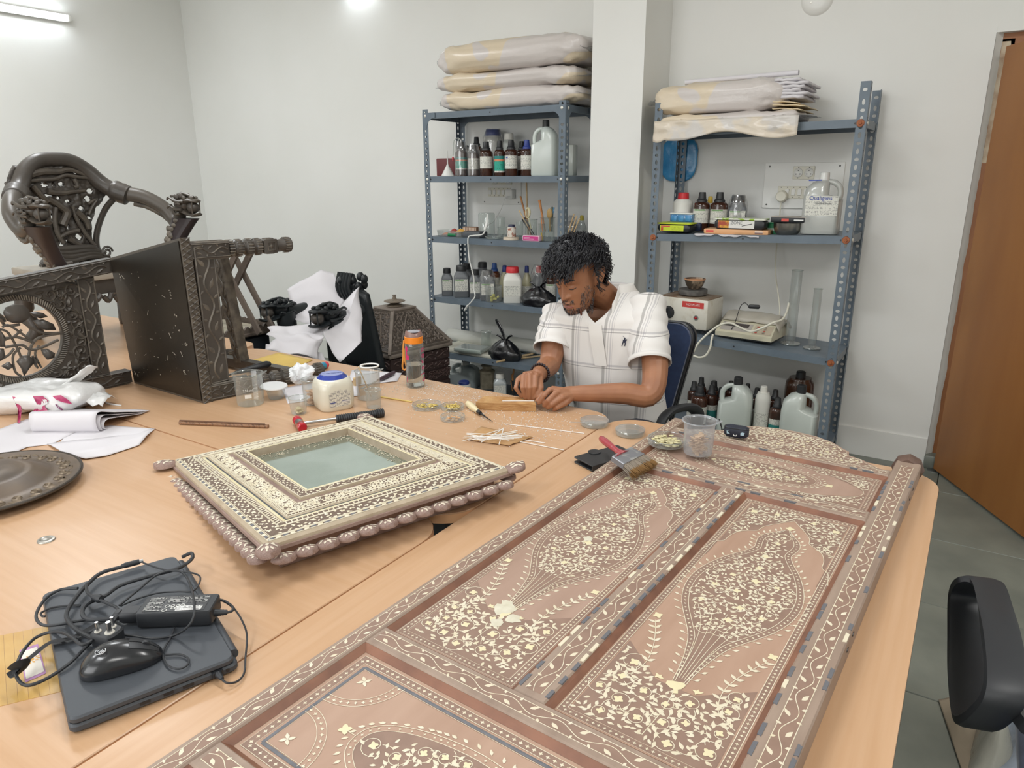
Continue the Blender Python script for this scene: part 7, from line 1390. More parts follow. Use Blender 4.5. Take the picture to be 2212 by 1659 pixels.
m=MB();st_=[tp(*k,ZT+h_)-W[bg].translation for k,h_ in(((196,866),.03),((205,855),.04),((212,845),.045),((218,852),.03),((228,868),.006),((240,873),.003),((262,876),.003))];m.tube(bez(st_,5),.0028,6,flat=.5);m.build('drawstring',M_BAG,bg)
M_MAG=mat('magenta_print2','B23A68',.35,bump=.4,bscale=22,bdist=.006)
def bagpatch(pts,nm='printed_patch',mt=None):
 """a printed area: picture outline dropped on to the bag's own bulging front"""
 m=MB();V=[]
 N=10
 def on(px,py):
  lo=None
  for k in range(60):
   h_=.098-.0016*k;p=tp(px,py,ZT+h_);l=BMx.inverted()@(p-W[bg].translation);e=(abs(l.x/.23)**(2/.5))+(abs(l.y/.10)**(2/.5));s_=1-min(1,e);zz=.0425+.0425*s_**.36 if s_>0 else 0
   if l.z<=zz+.004:return l+Vector((0,-.006,.006))
  return BMx.inverted()@(tp(px,py,ZT+.01)-W[bg].translation)
 P=[Vector(p_)for p_ in pts];c=sum(P,Vector((0,0)))/len(P);n=len(P);rings=[]
 for k in(1,.66,.33):rings.append([on(*(c+(p_-c)*k))for p_ in P])
 m.M=BMx;m.loft(rings+[[on(*c)]*n],False);return m.build(nm,mt or M_MAG,bg,angle=None)
bagpatch([(74,858),(96,858),(108,868),(100,880),(108,892),(92,902),(78,918),(68,905),(72,892),(84,882),(80,868)]);bagpatch([(116,858),(135,856),(150,866),(160,876),(140,872),(124,866)]);bagpatch([(30,859),(36,860),(48,876),(50,890),(47,916),(41,916),(43,892),(40,876)])
bagpatch([(90,863),(97,861),(104,866),(106,874),(100,878),(92,876),(88,870)],'printed_disc',M_BAG);bagpatch([(95,868),(100,866),(103,871),(98,874)],'printed_figure');bagpatch([(98,896),(108,893),(112,900),(106,908),(96,906)],'printed_disc',M_BAG);bagpatch([(122,876),(126,876),(136,884),(140,888),(136,889),(128,884)],'script_mark',mat('purple_print','8A4A72',.5))
# text column on the bag
for(px,py),s_ in(((45,905),'FINEST QUALITY'),):
 pass
 # ------------------------------------------------------------------ office chairs
M_NAVYF=mat('navy_fabric','1D2F52',.8,col2='22365C',scale=60,bump=.2,bscale=400,bdist=.0006,sheen=.3)
oc=thing('office_chair','navy blue office chair the man sits on','chair',(-.78,2.50,0))
def bkp(u,v):
 yb=2.42+.10*v*.5;x0,x1=-1.22,-.600
 return V3(0,0,0)
e_=[ony(*q,2.50)for q in((1506,735),(1500,715),(1485,702),(1440,696))];xr=ony(1506,740,2.50).x;zt2_=ony(1445,696,2.50).z;zb2_=ony(1430,915,2.50).z-.06
m=MB();xl=xr-.47;poly=[(x+(xl+xr)/2,z+(zt2_+zb2_)/2)for x,z in rrect(xr-xl,zt2_-zb2_,.07,6)]
def tapx(x,z):k=(z-zb2_)/(zt2_-zb2_);return x-(1-k)*.10*(1 if x>(xl+xr)/2 else-1)
q0=Vector(W[oc].translation);m.loft([[Vector((tapx(x,z),2.50+dy+.10*((x-(xl+xr)/2)/.235)**2*-.4,z))-q0 for x,z in poly]for dy in(.0,.045)],True);m.build('backrest',M_NAVYF,oc)
m=MB();m.loft([[Vector((tapx(x,z)*1.0+(.006 if x>(xl+xr)/2 else-.006),2.50+dy+.10*((x-(xl+xr)/2)/.235)**2*-.4,z))-q0 for x,z in poly]for dy in(.046,.062)],True);m.build('back_shell',M_DARK,oc)
m=MB();m.tube([Vector((tapx(x,z),2.522+.10*((x-(xl+xr)/2)/.235)**2*-.4,z))-q0 for x,z in poly],.008,8,True);m.build('piping',M_DARK,oc)
MB().rbox(((xl+xr)/2-q0 .x,2.28-q0 .y,.47),(.46,.44,.07),.06,4,.02).build('seat',M_NAVYF,oc)
m=MB();m.bar(Vector(((xl+xr)/2,2.56,zb2_+.1))-q0,Vector(((xl+xr)/2,2.50,.42))-q0,.06,.014,up=(0,1,0));m.build('back_bar',M_DARK,oc)
MB().tube([Vector(((xl+xr)/2,2.30,.43))-q0,Vector(((xl+xr)/2,2.30,.10))-q0],.028,14).build('gas_lift',M_BLACKMET,oc)
for k in range(5):a=2*PI*k/5+.3;cp=Vector(((xl+xr)/2,2.30,0))-q0;e=cp+Vector((.28*math.cos(a),.28*math.sin(a),.07));m=MB();m.bar(cp+Vector((0,0,.11)),e,.05,.035,w2=.035,h2=.025);m.build('base_arm',M_DARK,oc);c_=MB(TR(e.x,e.y,.028,a));c_.tube([(0,-.018,0),(0,.018,0)],.027,14);c_.tube([(0,0,.01),(0,0,.045)],.008,8);c_.build('caster',M_DARK,oc)
def armloop(pts,nm='armrest',r=.020,fl=.6):m=MB();m.tube(bez(pts,8),r,12,flat=fl);return m.build(nm,M_DARKS,oc)
A_=[ony(*q)for q in((1424,930,2.20),(1432,905,2.22),(1450,888,2.26),(1480,880,2.34),(1500,884,2.40),(1506,905,2.43))];armloop([p-q0 for p in A_]+[Vector((A_[-1].x-.03,2.42,.52))-q0,Vector(((xl+xr)/2+.16,2.34,.46))-q0],r=.024)
A_=[ony(*q)for q in((1206,832,2.14),(1180,828,2.22),(1165,835,2.32))];armloop([V3(-1.14,2.08,.60)-q0,V3(-1.15,2.07,.68)-q0,V3(-1.165,2.12,.725)-q0,V3(-1.17,2.3,.72)-q0,V3(-1.16,2.42,.68)-q0,V3(-1.10,2.42,.52)-q0,V3(-1.04,2.34,.46)-q0],r=.022)
# second chair, only its arm loop comes into the picture at the right
ac=thing('office_chair','empty black office chair of which one arm loop shows beside the table','chair',(.42,1.42,0));q0=Vector(W[ac].translation);yA_=1.45
def pz(px,py,y):return ony(px,py,y)-q0
loop=[ony(*k)for k in((2098,1262,1.62),(2125,1252,1.62),(2148,1300,1.56),(2165,1390,1.49),(2170,1470,1.43),(2150,1525,1.40),(2098,1560,1.42),(2086,1500,1.46),(2080,1400,1.52),(2080,1300,1.60))]
c0=[onz(2102,1258,.66),onz(2135,1262,.672),onz(2154,1330,.675),onz(2170,1420,.675),onz(2172,1490,.66)];c1=[onz(2150,1535,.62),onz(2104,1562,.56),onz(2088,1490,.545),onz(2084,1380,.56),onz(2084,1290,.60)]
B=bez([p-q0 for p in c0+c1],7,True);m=MB();P=B;n=len(P);wd_=Vector((.95,.30,0)).normalized()*.050;rings=[]
cenl=sum(P,Vector())/n
for k in range(n):
 out=(P[k]-cenl);out=(out-wd_.normalized()*out.dot(wd_.normalized())).normalized();rings.append([P[k]+wd_*sx*.62+out*(.011*sy)for sx,sy in((-1,-.8),(-1,.6),(-.7,1),(.7,1),(1,.6),(1,-.8))])
rings.append(rings[0]);m.loft(rings,False);m.build('armrest',M_DARKS,ac)
MB().rbox((.02,-.02,.47),(.48,.46,.07),.06,4,.02).build('seat',M_NAVYF,ac);MB().tube([(.02,-.02,.43),(.02,-.02,.08)],.028,14).build('gas_lift',M_BLACKMET,ac);m=MB();m.bar(c1[0]-q0+V3(.03,.0,.0),V3(.0,.0,.46),.05,.02);m.build('arm_bracket',M_DARK,ac)
MB().rbox((.27,.0,.86),(.05,.44,.46),.02,3).build('backrest',M_NAVYF,ac);m=MB();m.bar((.20,-.02,.44),(.28,0,.66),.06,.015,up=(1,0,0));m.build('back_bar',M_DARK,ac)
for k in range(5):a=2*PI*k/5+.9;e=Vector((.02+.28*math.cos(a),-.02+.28*math.sin(a),.07));m=MB();m.bar((.02,-.02,.11),e,.05,.035,w2=.035,h2=.025);m.build('base_arm',M_DARK,ac);c_=MB(TR(e.x,e.y,.028,a));c_.tube([(0,-.018,0),(0,.018,0)],.027,14);c_.tube([(0,0,.01),(0,0,.045)],.008,8);c_.build('caster',M_DARK,ac)
# plastic wrapping on the floor beside that chair
def fpaper(name,label,px,mt,amp=.03,seed=0,h=.05,cat='plastic sheet'):
 P=[onz(*q,.01)for q in px];o=sum(P,Vector())/4;o.z=0;t=thing(name,label,cat,tuple(o));
 def f(u,v):p=P[0]*(1-u)*(1-v)+P[1]*u*(1-v)+P[2]*u*v+P[3]*(1-u)*v;e=math.sin(PI*u)*math.sin(PI*v);return Vector((p.x-o.x,p.y-o.y,.004+max(0,h*e*(.6+.8*nz3(p+Vector((seed,0,0)),7))+amp*e*abs(nz3(p+Vector((0,seed,3)),19)))))
 m=MB();m.grid(f,30,30);solid(m.build('film',mt,t,angle=.5),.0008,0)
fpaper('plastic_sheet','heap of bluish clear plastic sheeting on the floor at the right edge',((2150,1480),(2330,1400),(2380,1760),(2100,1760)),mat('bluish_film','98A2B2',.18,col2='7E8896',scale=9,bump=.6,bscale=30,bdist=.01,coat=.5),seed=2,h=.12)
fpaper('kraft_sheet','brown kraft paper sheet on the floor under the empty chair',((2028,1508),(2110,1490),(2160,1700),(2085,1680)),mat('kraft_paper','8E8270',.7),amp=.01,seed=6,h=.03,cat='paper')
fpaper('clear_wrap','crumpled clear wrapping on the floor below the chair arm',((2100,1560),(2190,1548),(2200,1700),(2085,1700)),mat('clear_wrap_film','B4B3A8',.2,alpha=.7,bump=.6,bscale=20,bdist=.01,coat=.5),seed=11,h=.16)
# ------------------------------------------------------------------ the inlaid wooden panel
M_PANW=mat('pinkish_brown_wood','AC9080',.5,col2='A08474',scale=3,stretch=(7,1,1),bump=.12,bscale=70,bdist=.0008,contrast=(.3,.7))
M_PANR=mat('field_brown_wood','B39480',.48,col2='A78773',scale=4,stretch=(6,1,1),bump=.08,bscale=90,bdist=.0006,contrast=(.3,.7))
M_PANF=mat('weathered_frame_wood','A18D7E',.55,col2='8B7769',scale=6,stretch=(5,1,1),bump=.2,bscale=60,bdist=.001,contrast=(.3,.7))
M_PAND=mat('grimy_ground','94796A',.55,col2='8A7062',scale=30)
M_PANE=mat('red_brown_edge','8A5E48',.5,col2='6F4A3A',scale=14)
M_BONE=mat('cream_bone_inlay','D8CDB2',.4,col2='E0D8C4',scale=60)
M_BONEY=mat('yellow_bone_inlay','DDD0A4',.4,col2='E2DABB',scale=40)
M_SLATE=mat('slate_chip','6F7075',.5,col2='5E5F65',scale=60)
M_GRITTY=mat('filler_patch','C9C3AE',.7,col2='D5D0BE',scale=60)
th=math.radians(2.7);PX_,PYv=Vector((math.cos(th),-math.sin(th),0)),Vector((math.sin(th),math.cos(th),0));q=onz(760,1362,.795);PO=q-PYv*(q.dot(PYv));PO=Vector((PO.x,PO.y,ZT))
ZH,ZR=.045,.033;PMx=frame(PO,PX_,PYv,Vector((0,0,1)))
pan=thing('inlaid_panel','long carved wooden panel inlaid with cream bone flowers and scrolls on the right table','panel',PMx)
UW,V0,V1=.66,.22,1.865;S0,S1=.037,.604;C0,C1=.292,.345
def pbar(name,u0,u1,v0,v1,z0=.001,z1=ZH,mt=M_PANF,ch=.0025):
 m=MB(Matrix.Translation(((u0+u1)/2,(v0+v1)/2,0)));a,b=(u1-u0)/2,(v1-v0)/2
 m.loft([[(sx*(a-e),sy*(b-e),z)for sx,sy in((1,1),(-1,1),(-1,-1),(1,-1))]for z,e in((z0,0),(z1-ch,0),(z1,ch))]);return m.build(name,mt,pan)
pbar('stile',0,S0,V0,1.955);pbar('stile',S1,UW,V0,1.965);pbar('stile',C0,C1,.70,1.553);pbar('rail',S0,S1,.655,.700);pbar('rail',S0,S1,1.553,1.603);pbar('rail',S0,S1,1.840,1.878);pbar('rail',S0,S1,.355,.400)
FIELDS=((S0,C0,.70,1.553),(C1,S1,.70,1.553),(S0,S1,1.603,1.840),(S0,S1,.40,.655),(S0,S1,V0,.355))
for k,(a,b,c,d)in enumerate(FIELDS):
 pbar('field',a,b,c,d,.012,ZR,M_PANR if k in(1,3,4)else M_PANW,0)
 for(x0,y0,x1,y1)in((a,c,b,c),(b,c,b,d),(b,d,a,d),(a,d,a,c)):
  P0,P1=Vector((x0,y0)),Vector((x1,y1));t_=(P1-P0).normalized();n_=Vector((-t_.y,t_.x));m=MB();w_=.010
  m.add([(P0 .x,P0 .y,ZH-.003),(P1 .x,P1 .y,ZH-.003),(P1 .x+(n_-t_).x*w_*.4,P1 .y+(n_-t_).y*w_*.4,ZH-.006),(P0 .x+(n_+t_).x*w_*.4,P0 .y+(n_+t_).y*w_*.4,ZH-.006),(P1 .x+(n_-t_).x*w_,P1 .y+(n_-t_).y*w_,ZR+.0004),(P0 .x+(n_+t_).x*w_,P0 .y+(n_+t_).y*w_,ZR+.0004)],[(0,1,2,3),(3,2,4,5)]);m.build('moulding',M_PANE,pan,flat=True)
  # posts and cresting
for u0,u1 in((0,S0+.012),(S1-.004,UW)):
 m=MB(Matrix.Translation(((u0+u1)/2,1.985,.022)));w_=(u1-u0)/2
 if u0==0:continue
 m.at(Matrix.Rotation(-PI/2,4,'X'),lambda:m.lathe([(0,-.026),(w_*1.0,-.026),(w_*1.25,-.012),(w_*1.25,.004),(w_*.8,.016),(0,.02)],8,a0=0));m.build('post_finial',mat('dark_finial','6A5348',.5,col2='544038',scale=20),pan)
CR=[(.055,1.878),(.055,1.90),(.075,1.915),(.115,1.945),(.150,1.958),(.153,1.985),(.175,2.015),(.215,2.045),(.27,2.064),(.325,2.068),(.385,2.060),(.435,2.035),(.47,2.000),(.488,1.985),(.492,1.958),(.53,1.942),(.57,1.910),(.595,1.888),(.597,1.878)]
m=MB();m.prism(list(reversed(CR)),.008,.034,.0015);m.build('crest',M_PANW,pan)
# ---- inlay.  Everything drawn goes through these collectors: big pieces become parts, the thin rest is one part
INL=MB();GRD=MB();leaves_,flow_=[],[]
I4=Matrix.Identity(4)
inkT=Ink(INL,I4,.00035,ZH+.0003);inkR=Ink(INL,I4,.00035,ZR+.0006);inkC=Ink(INL,I4,.00035,.0345)
def mkleaf(z):return lambda x,y,a,L,W_,bend=.25:leaves_.append((x,y,a,L,W_,z))
def mkflow(z):return lambda x,y,r,a,kind=0:flow_.append((x,y,r,a,z,kind))
for ik in(inkT,inkR,inkC):ik.leaf=mkleaf(ik.z)
fl_T,fl_R,fl_C=mkflow(inkT.z),mkflow(inkR.z),mkflow(inkC.z)
def ground(pts,z):
 """the darker, dirtier wood left between dense inlay"""
 k=len(GRD.v);GRD.v+=[(x,y,z)for x,y in pts];GRD.f.append(list(range(k,k+len(pts))));GRD.m.append(0)
def gpoly_strip(L,R_,z):
 k=len(GRD.v);n=len(L);GRD.v+=[(x,y,z)for x,y in L]+[(x,y,z)for x,y in R_];GRD.f+=[[k+i,k+n+i,k+n+i+1,k+i+1]for i in range(n-1)];GRD.m+=[0]*(n-1)
 # vines on the frame
lw_=.0011
for(x0,y0,x1,y1,wd)in((.020,V0+.02,.020,1.93,.022),(.633,V0+.02,.633,1.93,.026),(.3185,.712,.3185,1.545,.026),(.045,.678,.598,.678,.024),(.045,1.578,.598,1.578,.024),(.045,1.858,.598,1.858,.018),(.045,.378,.598,.378,.022)):
 inkT.vine((x0,y0),(x1,y1),wd,.0012,wd*1.55,L=wd*.62,lines=lw_);
 if x0==x1:ground([(x0-wd/2,y0),(x0+wd/2,y0),(x0+wd/2,y1),(x0-wd/2,y1)],ZH+.00015)
 else:ground([(x0,y0-wd/2),(x1,y0-wd/2),(x1,y0+wd/2),(x0,y0+wd/2)],ZH+.00015)
 # borders of the sunk fields: two lines with quatrefoils between
def border(a,b,c,d,ins,gap,pitch,r):
 x0,x1,y0,y1=a+ins,b-ins,c+ins,d-ins
 for p,q in(((x0,y0),(x1,y0)),((x1,y0),(x1,y1)),((x1,y1),(x0,y1)),((x0,y1),(x0,y0))):inkR.row(p,q,pitch,r,'q')
 for e in(-gap,gap):inkR.stroke([(x0-e,y0-e),(x1+e,y0-e),(x1+e,y1+e),(x0-e,y1+e)],lw_,True)
 g=gap*.9
 for p in([(x0-g,y0-g),(x1+g,y0-g),(x1+g,y0+g),(x0-g,y0+g)],[(x0-g,y1-g),(x1+g,y1-g),(x1+g,y1+g),(x0-g,y1+g)],[(x0-g,y0+g),(x0+g,y0+g),(x0+g,y1-g),(x0-g,y1-g)],[(x1-g,y0+g),(x1+g,y0+g),(x1+g,y1-g),(x1-g,y1-g)]):ground(p,ZR+.0003)
for k in(0,1):border(*FIELDS[k],.0185,.0055,.0088,.0030)
border(*FIELDS[2],.0185,.0055,.0088,.0030);border(*FIELDS[3],.023,.0065,.0105,.0036);border(*FIELDS[4],.023,.0065,.0105,.0036)
# upright fields: boteh on a stem, spandrels above an ogee arch, scrolls at the foot
BW=[(.862,.010),(.90,.014),(.94,.022),(.98,.034),(1.02,.056),(1.06,.078),(1.10,.092),(1.14,.098),(1.18,.096),(1.22,.086),(1.26,.070),(1.295,.050),(1.315,.040),(1.33,.036),(1.35,.039),(1.37,.041),(1.39,.036),(1.405,.026),(1.42,.014),(1.435,.005)]
def bw(v):
 if v<=BW[0][0]or v>=BW[-1][0]:return-1
 for(a,b),(c,d)in zip(BW,BW[1:]):
  if v<=c:return b+(d-b)*(v-a)/(c-a)
ARCH=[(.128,1.245),(.118,1.262),(.113,1.285),(.108,1.305),(.095,1.318),(.092,1.345),(.083,1.372),(.066,1.39),(.052,1.40),(.046,1.425),(.026,1.455),(.010,1.475),(0,1.488)]
def arch_u(v):
 if v<1.245:return 9
 for(a,b),(c,d)in zip(ARCH,ARCH[1:]):
  if v<=d:return a+(c-a)*(v-b)/(d-b)
 return-1
for fi in(0,1):
 a,b,c,d=FIELDS[fi];uc=(a+b)/2+(.0015 if fi else-.0015);bl=.027;X0,X1=a+bl,b-bl;rr=random.Random(20+fi)
 Lp=bez([(uc-w_,v)for v,w_ in BW],4);Rp=bez([(uc+w_,v)for v,w_ in BW],4)
 for P,sg in((Lp,-1),(Rp,1)):
  inkR.stroke([(p.x,p.y)for p in P],.0012)
  inn=[(uc+(p.x-uc)*.99-sg*.0115*min(1,abs(p.x-uc)/.035),p.y)for p in P];inkR.stroke([q for q in inn if abs(q[0]-uc)>.003],.0011)
  mid_=[((p.x+q[0])/2,(p.y+q[1])/2)for p,q in zip(P,inn)];acc=0;last=None
  for k in range(1,len(mid_)):
   acc+=math.hypot(mid_[k][0]-mid_[k-1][0],mid_[k][1]-mid_[k-1][1])
   if acc>.0085 and abs(mid_[k][0]-uc)>.008:acc=0;inkR.quatre(mid_[k][0],mid_[k][1],.0028,rr.random())
  acc=0
  for k in range(1,len(P)):
   acc+=(P[k]-P[k-1]).length
   if acc>.0135:acc=0;t_=(P[k]-P[k-1]).normalized();an=math.atan2(t_.y,t_.x);s_=P[k]+Vector((sg*.006,0));inkR.stroke([(P[k].x,P[k].y),(s_.x,s_.y)],.0009);inkR.leaf(s_.x,s_.y,an-sg*.75,.0105,.0052)
 gpoly_strip([(p.x,p.y)for p in Lp],[(p.x,p.y)for p in Rp],ZR+.0003)
 ins_b=lambda x,y,k:bw(y)>0 and abs(x-uc)<bw(y)-.014-k*.7 and y>1.0+k
 scrolls(inkR,ins_b,uc-.09,uc+.09,1.0,1.42,.0165,.0011,.0105,31+fi,flower=fl_R,tries=1300)
 for k in range(5):inkR.stroke(bez([(uc+(k-2)*.004,.872),(uc+(k-2)*.007,.95),(uc+(k-2)*.014,1.02),(uc+(k-2)*.026,1.07)],6),.0010)
 for v in(1.055,1.10,1.15,1.2,1.25,1.30):fl_R(uc+rr.uniform(-.012,.012),v,rr.uniform(.0065,.010),rr.uniform(0,.5),1)
 for sx in(-1,1):
  for v in(1.09,1.15,1.20):fl_R(uc+sx*rr.uniform(.035,.06),v,.0065,rr.random(),1)
 fl_R(uc+.002,1.445,.010,.2,1);fl_R(uc,1.365,.0065,.1,1)
 # foot: urn, side branches and a dense field of scrolls below
 fl_R(uc,.850,.017,.4,2);
 for sx in(-1,1):
  fl_R(uc+sx*.030,.858,.009,.2+sx*.3,3)
  br=bez([(uc+sx*.100,.815),(uc+sx*.070,.835),(uc+sx*.060,.875),(uc+sx*.066,.915),(uc+sx*.080,.955),(uc+sx*.094,.985)],7);inkR.stroke([(p.x,p.y)for p in br],.0012)
  for k in range(3,len(br)-2,3):
   t_=br[k]-br[k-1];an=math.atan2(t_.y,t_.x)
   for s2 in(-1,1):inkR.leaf(br[k].x,br[k].y,an+s2*.9,.014,.0062)
  fl_R(uc+sx*.096,1.0,.009,PI/4,1)
 foot_top=lambda x:.845+.055*max(0,abs(x-uc)-.03)/.065 if abs(x-uc)>.03 else .845
 ins_f=lambda x,y,k:X0+k<x<X1-k and c+bl+k<y<foot_top(x)-k
 GT=[(X0+(X1-X0)*k/20,foot_top(X0+(X1-X0)*k/20)+.004)for k in range(21)];gpoly_strip([(x,c+bl-.002)for x,y in GT],GT,ZR+.0003)
 scrolls(inkR,ins_f,X0,X1,c+bl,.92,.0215,.0012,.0135,51+fi,flower=lambda x,y,r,a_:fl_R(x,y,max(.0066,r*1.1),a_,1),tries=1500)
 for v in(.845,):inkR.stroke(bez([(uc,.848),(uc+.004,.80),(uc,c+bl+.01)],6),.0012)
 # spandrels
 for sx in(-1,1):
  A_=bez([(uc+sx*x,y)for x,y in ARCH],5);inkR.stroke([(p.x,p.y)for p in A_],.0013);lim=X0 if sx<0 else X1
  gpoly_strip([(p.x,p.y)for p in A_]+[(uc,d-bl)],[(lim,p.y)for p in A_]+[(lim,d-bl)],ZR+.00015)
 ins_s=lambda x,y,k:X0+k<x<X1-k and y<d-bl-k and y>1.25 and(abs(x-uc)>arch_u(y)+.004+k if arch_u(y)>=0 else True)and not(arch_u(y)==9)
 scrolls(inkR,ins_s,X0,X1,1.24,d-bl,.0165,.0011,.0110,71+fi,flower=lambda x,y,r,a_:fl_R(x,y,max(.0050,r*1.05),a_,0),tries=1700)
 for sx in(-1,1):fl_R(uc+sx*.085,1.485,.0095,PI/4+.1,1);fl_R(uc+sx*.038,1.498,.0075,.3,1)
 # filler patches where inlay is lost
for(x,y,r,sd)in((.158,.865,.020,1),(.186,.850,.014,2),(.170,.826,.012,3),(.150,.880,.010,5),(.150,1.165,.011,7)):
 rr=random.Random(sd);m=MB();ik=Ink(m,I4,.0012,ZR+.0008);ik.poly([(x+r*rr.uniform(.65,1.2)*math.cos(k*2*PI/11),y+r*rr.uniform(.65,1.2)*math.sin(k*2*PI/11))for k in range(11)]);m.build('filler_patch',M_GRITTY,pan)
 # wide top field and bottom field: pointed medallion with fringed outline, scrolled corners
def medallion(fi,uc,vc,hu,hv,seed,dense=True):
 a,b,c,d=FIELDS[fi];N=44;pt=[]
 for k in range(N):t_=2*PI*k/N;cu,sv_=math.cos(t_),math.sin(t_);pt.append((uc+hu*math.copysign(abs(cu)**1.15,cu)*(1+.0*abs(sv_)),vc+hv*math.copysign(abs(sv_)**.85,sv_)))
 inkR.stroke(pt,.0012,True);inn=[(uc+(x-uc)*(1-.011/hu),vc+(y-vc)*(1-.011/hv))for x,y in pt];inkR.stroke(inn,.0010,True)
 acc=0
 for k in range(N):
  x,y=pt[k];x2,y2=pt[(k+1)%N];seg=math.hypot(x2-x,y2-y);n_=max(1,int(seg/.0105))
  for j in range(n_):
   q=(j+.5)/n_;px_,py_=x+(x2-x)*q,y+(y2-y)*q;inkR.quatre(uc+(px_-uc)*(1-.0055/hu),vc+(py_-vc)*(1-.0055/hv),.0026);an=math.atan2(py_-vc,px_-uc);ox,oy=px_+.006*math.cos(an),py_+.006*math.sin(an);inkR.leaf(ox,oy,an+.7,.0105,.0052)
 ground(inn,ZR+.0003)
 scrolls(inkR,lambda x,y,k:(abs((x-uc)/(hu-.014-k))**1.1+abs((y-vc)/(hv-.014-k))**1.6<1)if hv-.014-k>0 else False,uc-hu,uc+hu,vc-hv,vc+hv,.0185,.0011,.0115,seed,flower=lambda x,y,r,a_:fl_R(x,y,max(.0062,r*1.1),a_,1),tries=1500)
 for s_ in(-1,1):fl_R(uc+s_*(hu+.020),vc,.010,PI/4,1);inkR.stroke([(uc+s_*hu,vc),(uc+s_*(hu+.02),vc)],.0012)
 for k in range(3):fl_R(uc+(k-1)*.05,vc,.010 if k==1 else .0085,.2*k,1)
medallion(2,.325,1.722,.150,.066,91)
a,b,c,d=FIELDS[2];bl=.027
lob=lambda x,y:abs((x-.325)/(.245))**1.6+abs((y-1.722)/.093)**2.2
scrolls(inkR,lambda x,y,k:a+bl+k<x<b-bl-k and c+bl+k<y<d-bl-k and lob(x,y)>1.0+k*6,a,b,c,d,.0165,.0011,.0110,93,flower=lambda x,y,r,a_:fl_R(x,y,max(.0050,r),a_,0),tries=2000)
for sx in(-1,1):
 for sy in(-1,1):ground([(.325+sx*(.245-.0),1.722),(.325+sx*.245,1.722)][:0]or[(a+bl if sx<0 else b-bl,c+bl if sy<0 else d-bl),(.325+sx*.06,c+bl if sy<0 else d-bl),(.325+sx*.16,1.722+sy*.066),(.325+sx*.225,1.722+sy*.03),(a+bl if sx<0 else b-bl,1.722)],ZR+.0003)
inkR.stroke([(.325+.245*math.copysign(abs(math.cos(t_))**1.25,math.cos(t_)),1.722+.0930*math.copysign(abs(math.sin(t_))**.9,math.sin(t_)))for t_ in[2*PI*k/60 for k in range(60)]if abs(1.722+.0930*math.copysign(abs(math.sin(t_))**.9,math.sin(t_))-1.722)<.0915],.0012,True)
medallion(3,.325,.515,.160,.072,95)
for fi in(3,4):
 a,b,c,d=FIELDS[fi];e=.036;m=MB();
 for p,q in(((a+e,c+e),(b-e,c+e)),((b-e,c+e),(b-e,d-e)),((b-e,d-e),(a+e,d-e)),((a+e,d-e),(a+e,c+e))):Ink(m,I4,.0004,ZR+.0005).stroke([p,q],.0052)
 tag(m.build('dark_line',M_SLATE,pan),kind='stuff');inkR.stroke([(a+e+.004,c+e+.004),(b-e-.004,c+e+.004),(b-e-.004,d-e-.004),(a+e+.004,d-e-.004)],.0008,True)
 for cu,cv,a0 in((a+e,d-e,-PI/2),(b-e,d-e,PI),(a+e,c+e,0),(b-e,c+e,PI/2)):
  for r in(.070,.083):inkR.stroke([(cu+r*math.cos(a0+PI/2*k/14),cv+r*math.sin(a0+PI/2*k/14))for k in range(15)],.0010)
  for k in range(11):t_=a0+PI/2*(k+.5)/11;inkR.quatre(cu+.0765*math.cos(t_),cv+.0765*math.sin(t_),.0034,t_)
  ca=a0+PI/4;cx_,cy_=cu+.032*math.cos(ca),cv+.032*math.sin(ca)
  for k in range(4):inkR.leaf(cx_,cy_,ca+k*PI/2,.012,.006)
  # crest scrolls
def in_crest(x,y,k):
 top=None
 for(x0,y0),(x1,y1)in zip(CR,CR[1:]):
  if x0<=x<=x1 and x1>x0:top=y0+(y1-y0)*(x-x0)/(x1-x0)
 return top is not None and 1.886+k<y<top-.008-k
scrolls(inkC,in_crest,.06,.595,1.88,2.06,.0185,.0012,.0125,101,flower=lambda x,y,r,a_:fl_C(x,y,max(.006,r*1.05),a_,1),tries=2400)
inkC.stroke([(x*.97+.01,y-.006)for x,y in CR[1:-1]],.0011)
inkC.stroke([(.325+.105*math.cos(PI*k/24),1.925+.105*math.sin(PI*k/24))for k in range(25)],.0016);inkC.stroke([(.325+.122*math.cos(PI*k/24),1.925+.118*math.sin(PI*k/24))for k in range(25)],.0012)
ground([(x,y)for x,y in reversed([(x*.985+.005,y-.004 if y>1.89 else y+.002)for x,y in CR])],.0343)
# split leaves and flowers: the biggest-looking 300 of each are pieces of their own
eye=PMx.inverted()@Vector((0,0,EYE))
def near(x,y,s_):d_=(Vector((x,y,.04))-eye).length;return s_*(eye.z-.04)**.5/d_**1.5
leaves_.sort(key=lambda l:-near(l[0],l[1],l[3]));flow_.sort(key=lambda f:-near(f[0],f[1],f[2]))
unit=MB();Ink(unit,I4,.035,0).poly(LEAF(1,.45,.25));leaf_me=unit.mesh('inlay_leaf',M_BONE,None)
FS={0:[(1,k*PI/4)if k%2==0 else(.5,k*PI/4)for k in range(8)],1:[((1,.80,.55,.80)[k%4],k*PI/8)for k in range(16)],2:[(r,t_)for r,t_ in((.9,.35),(1.0,.75),(.75,1.25),(.8,1.9),(1.0,2.4),(.9,2.8),(.5,3.5),(.35,4.1),(.85,4.45),(.8,4.95),(.35,5.3),(.5,5.9))],3:[(r,t_)for r,t_ in((1,0),(.4,.5),(.7,1.2),(.35,1.8),(.9,2.6),(.5,3.4),(.8,4.1),(.35,4.8),(.6,5.5))]}
flow_me={}
for k,P in FS.items():
 u_=MB();Ink(u_,I4,.06,0).poly([(r*math.cos(t_),r*math.sin(t_))for r,t_ in P]);flow_me[k]=u_.mesh('inlay_flower',M_BONEY if k else M_BONE,None)
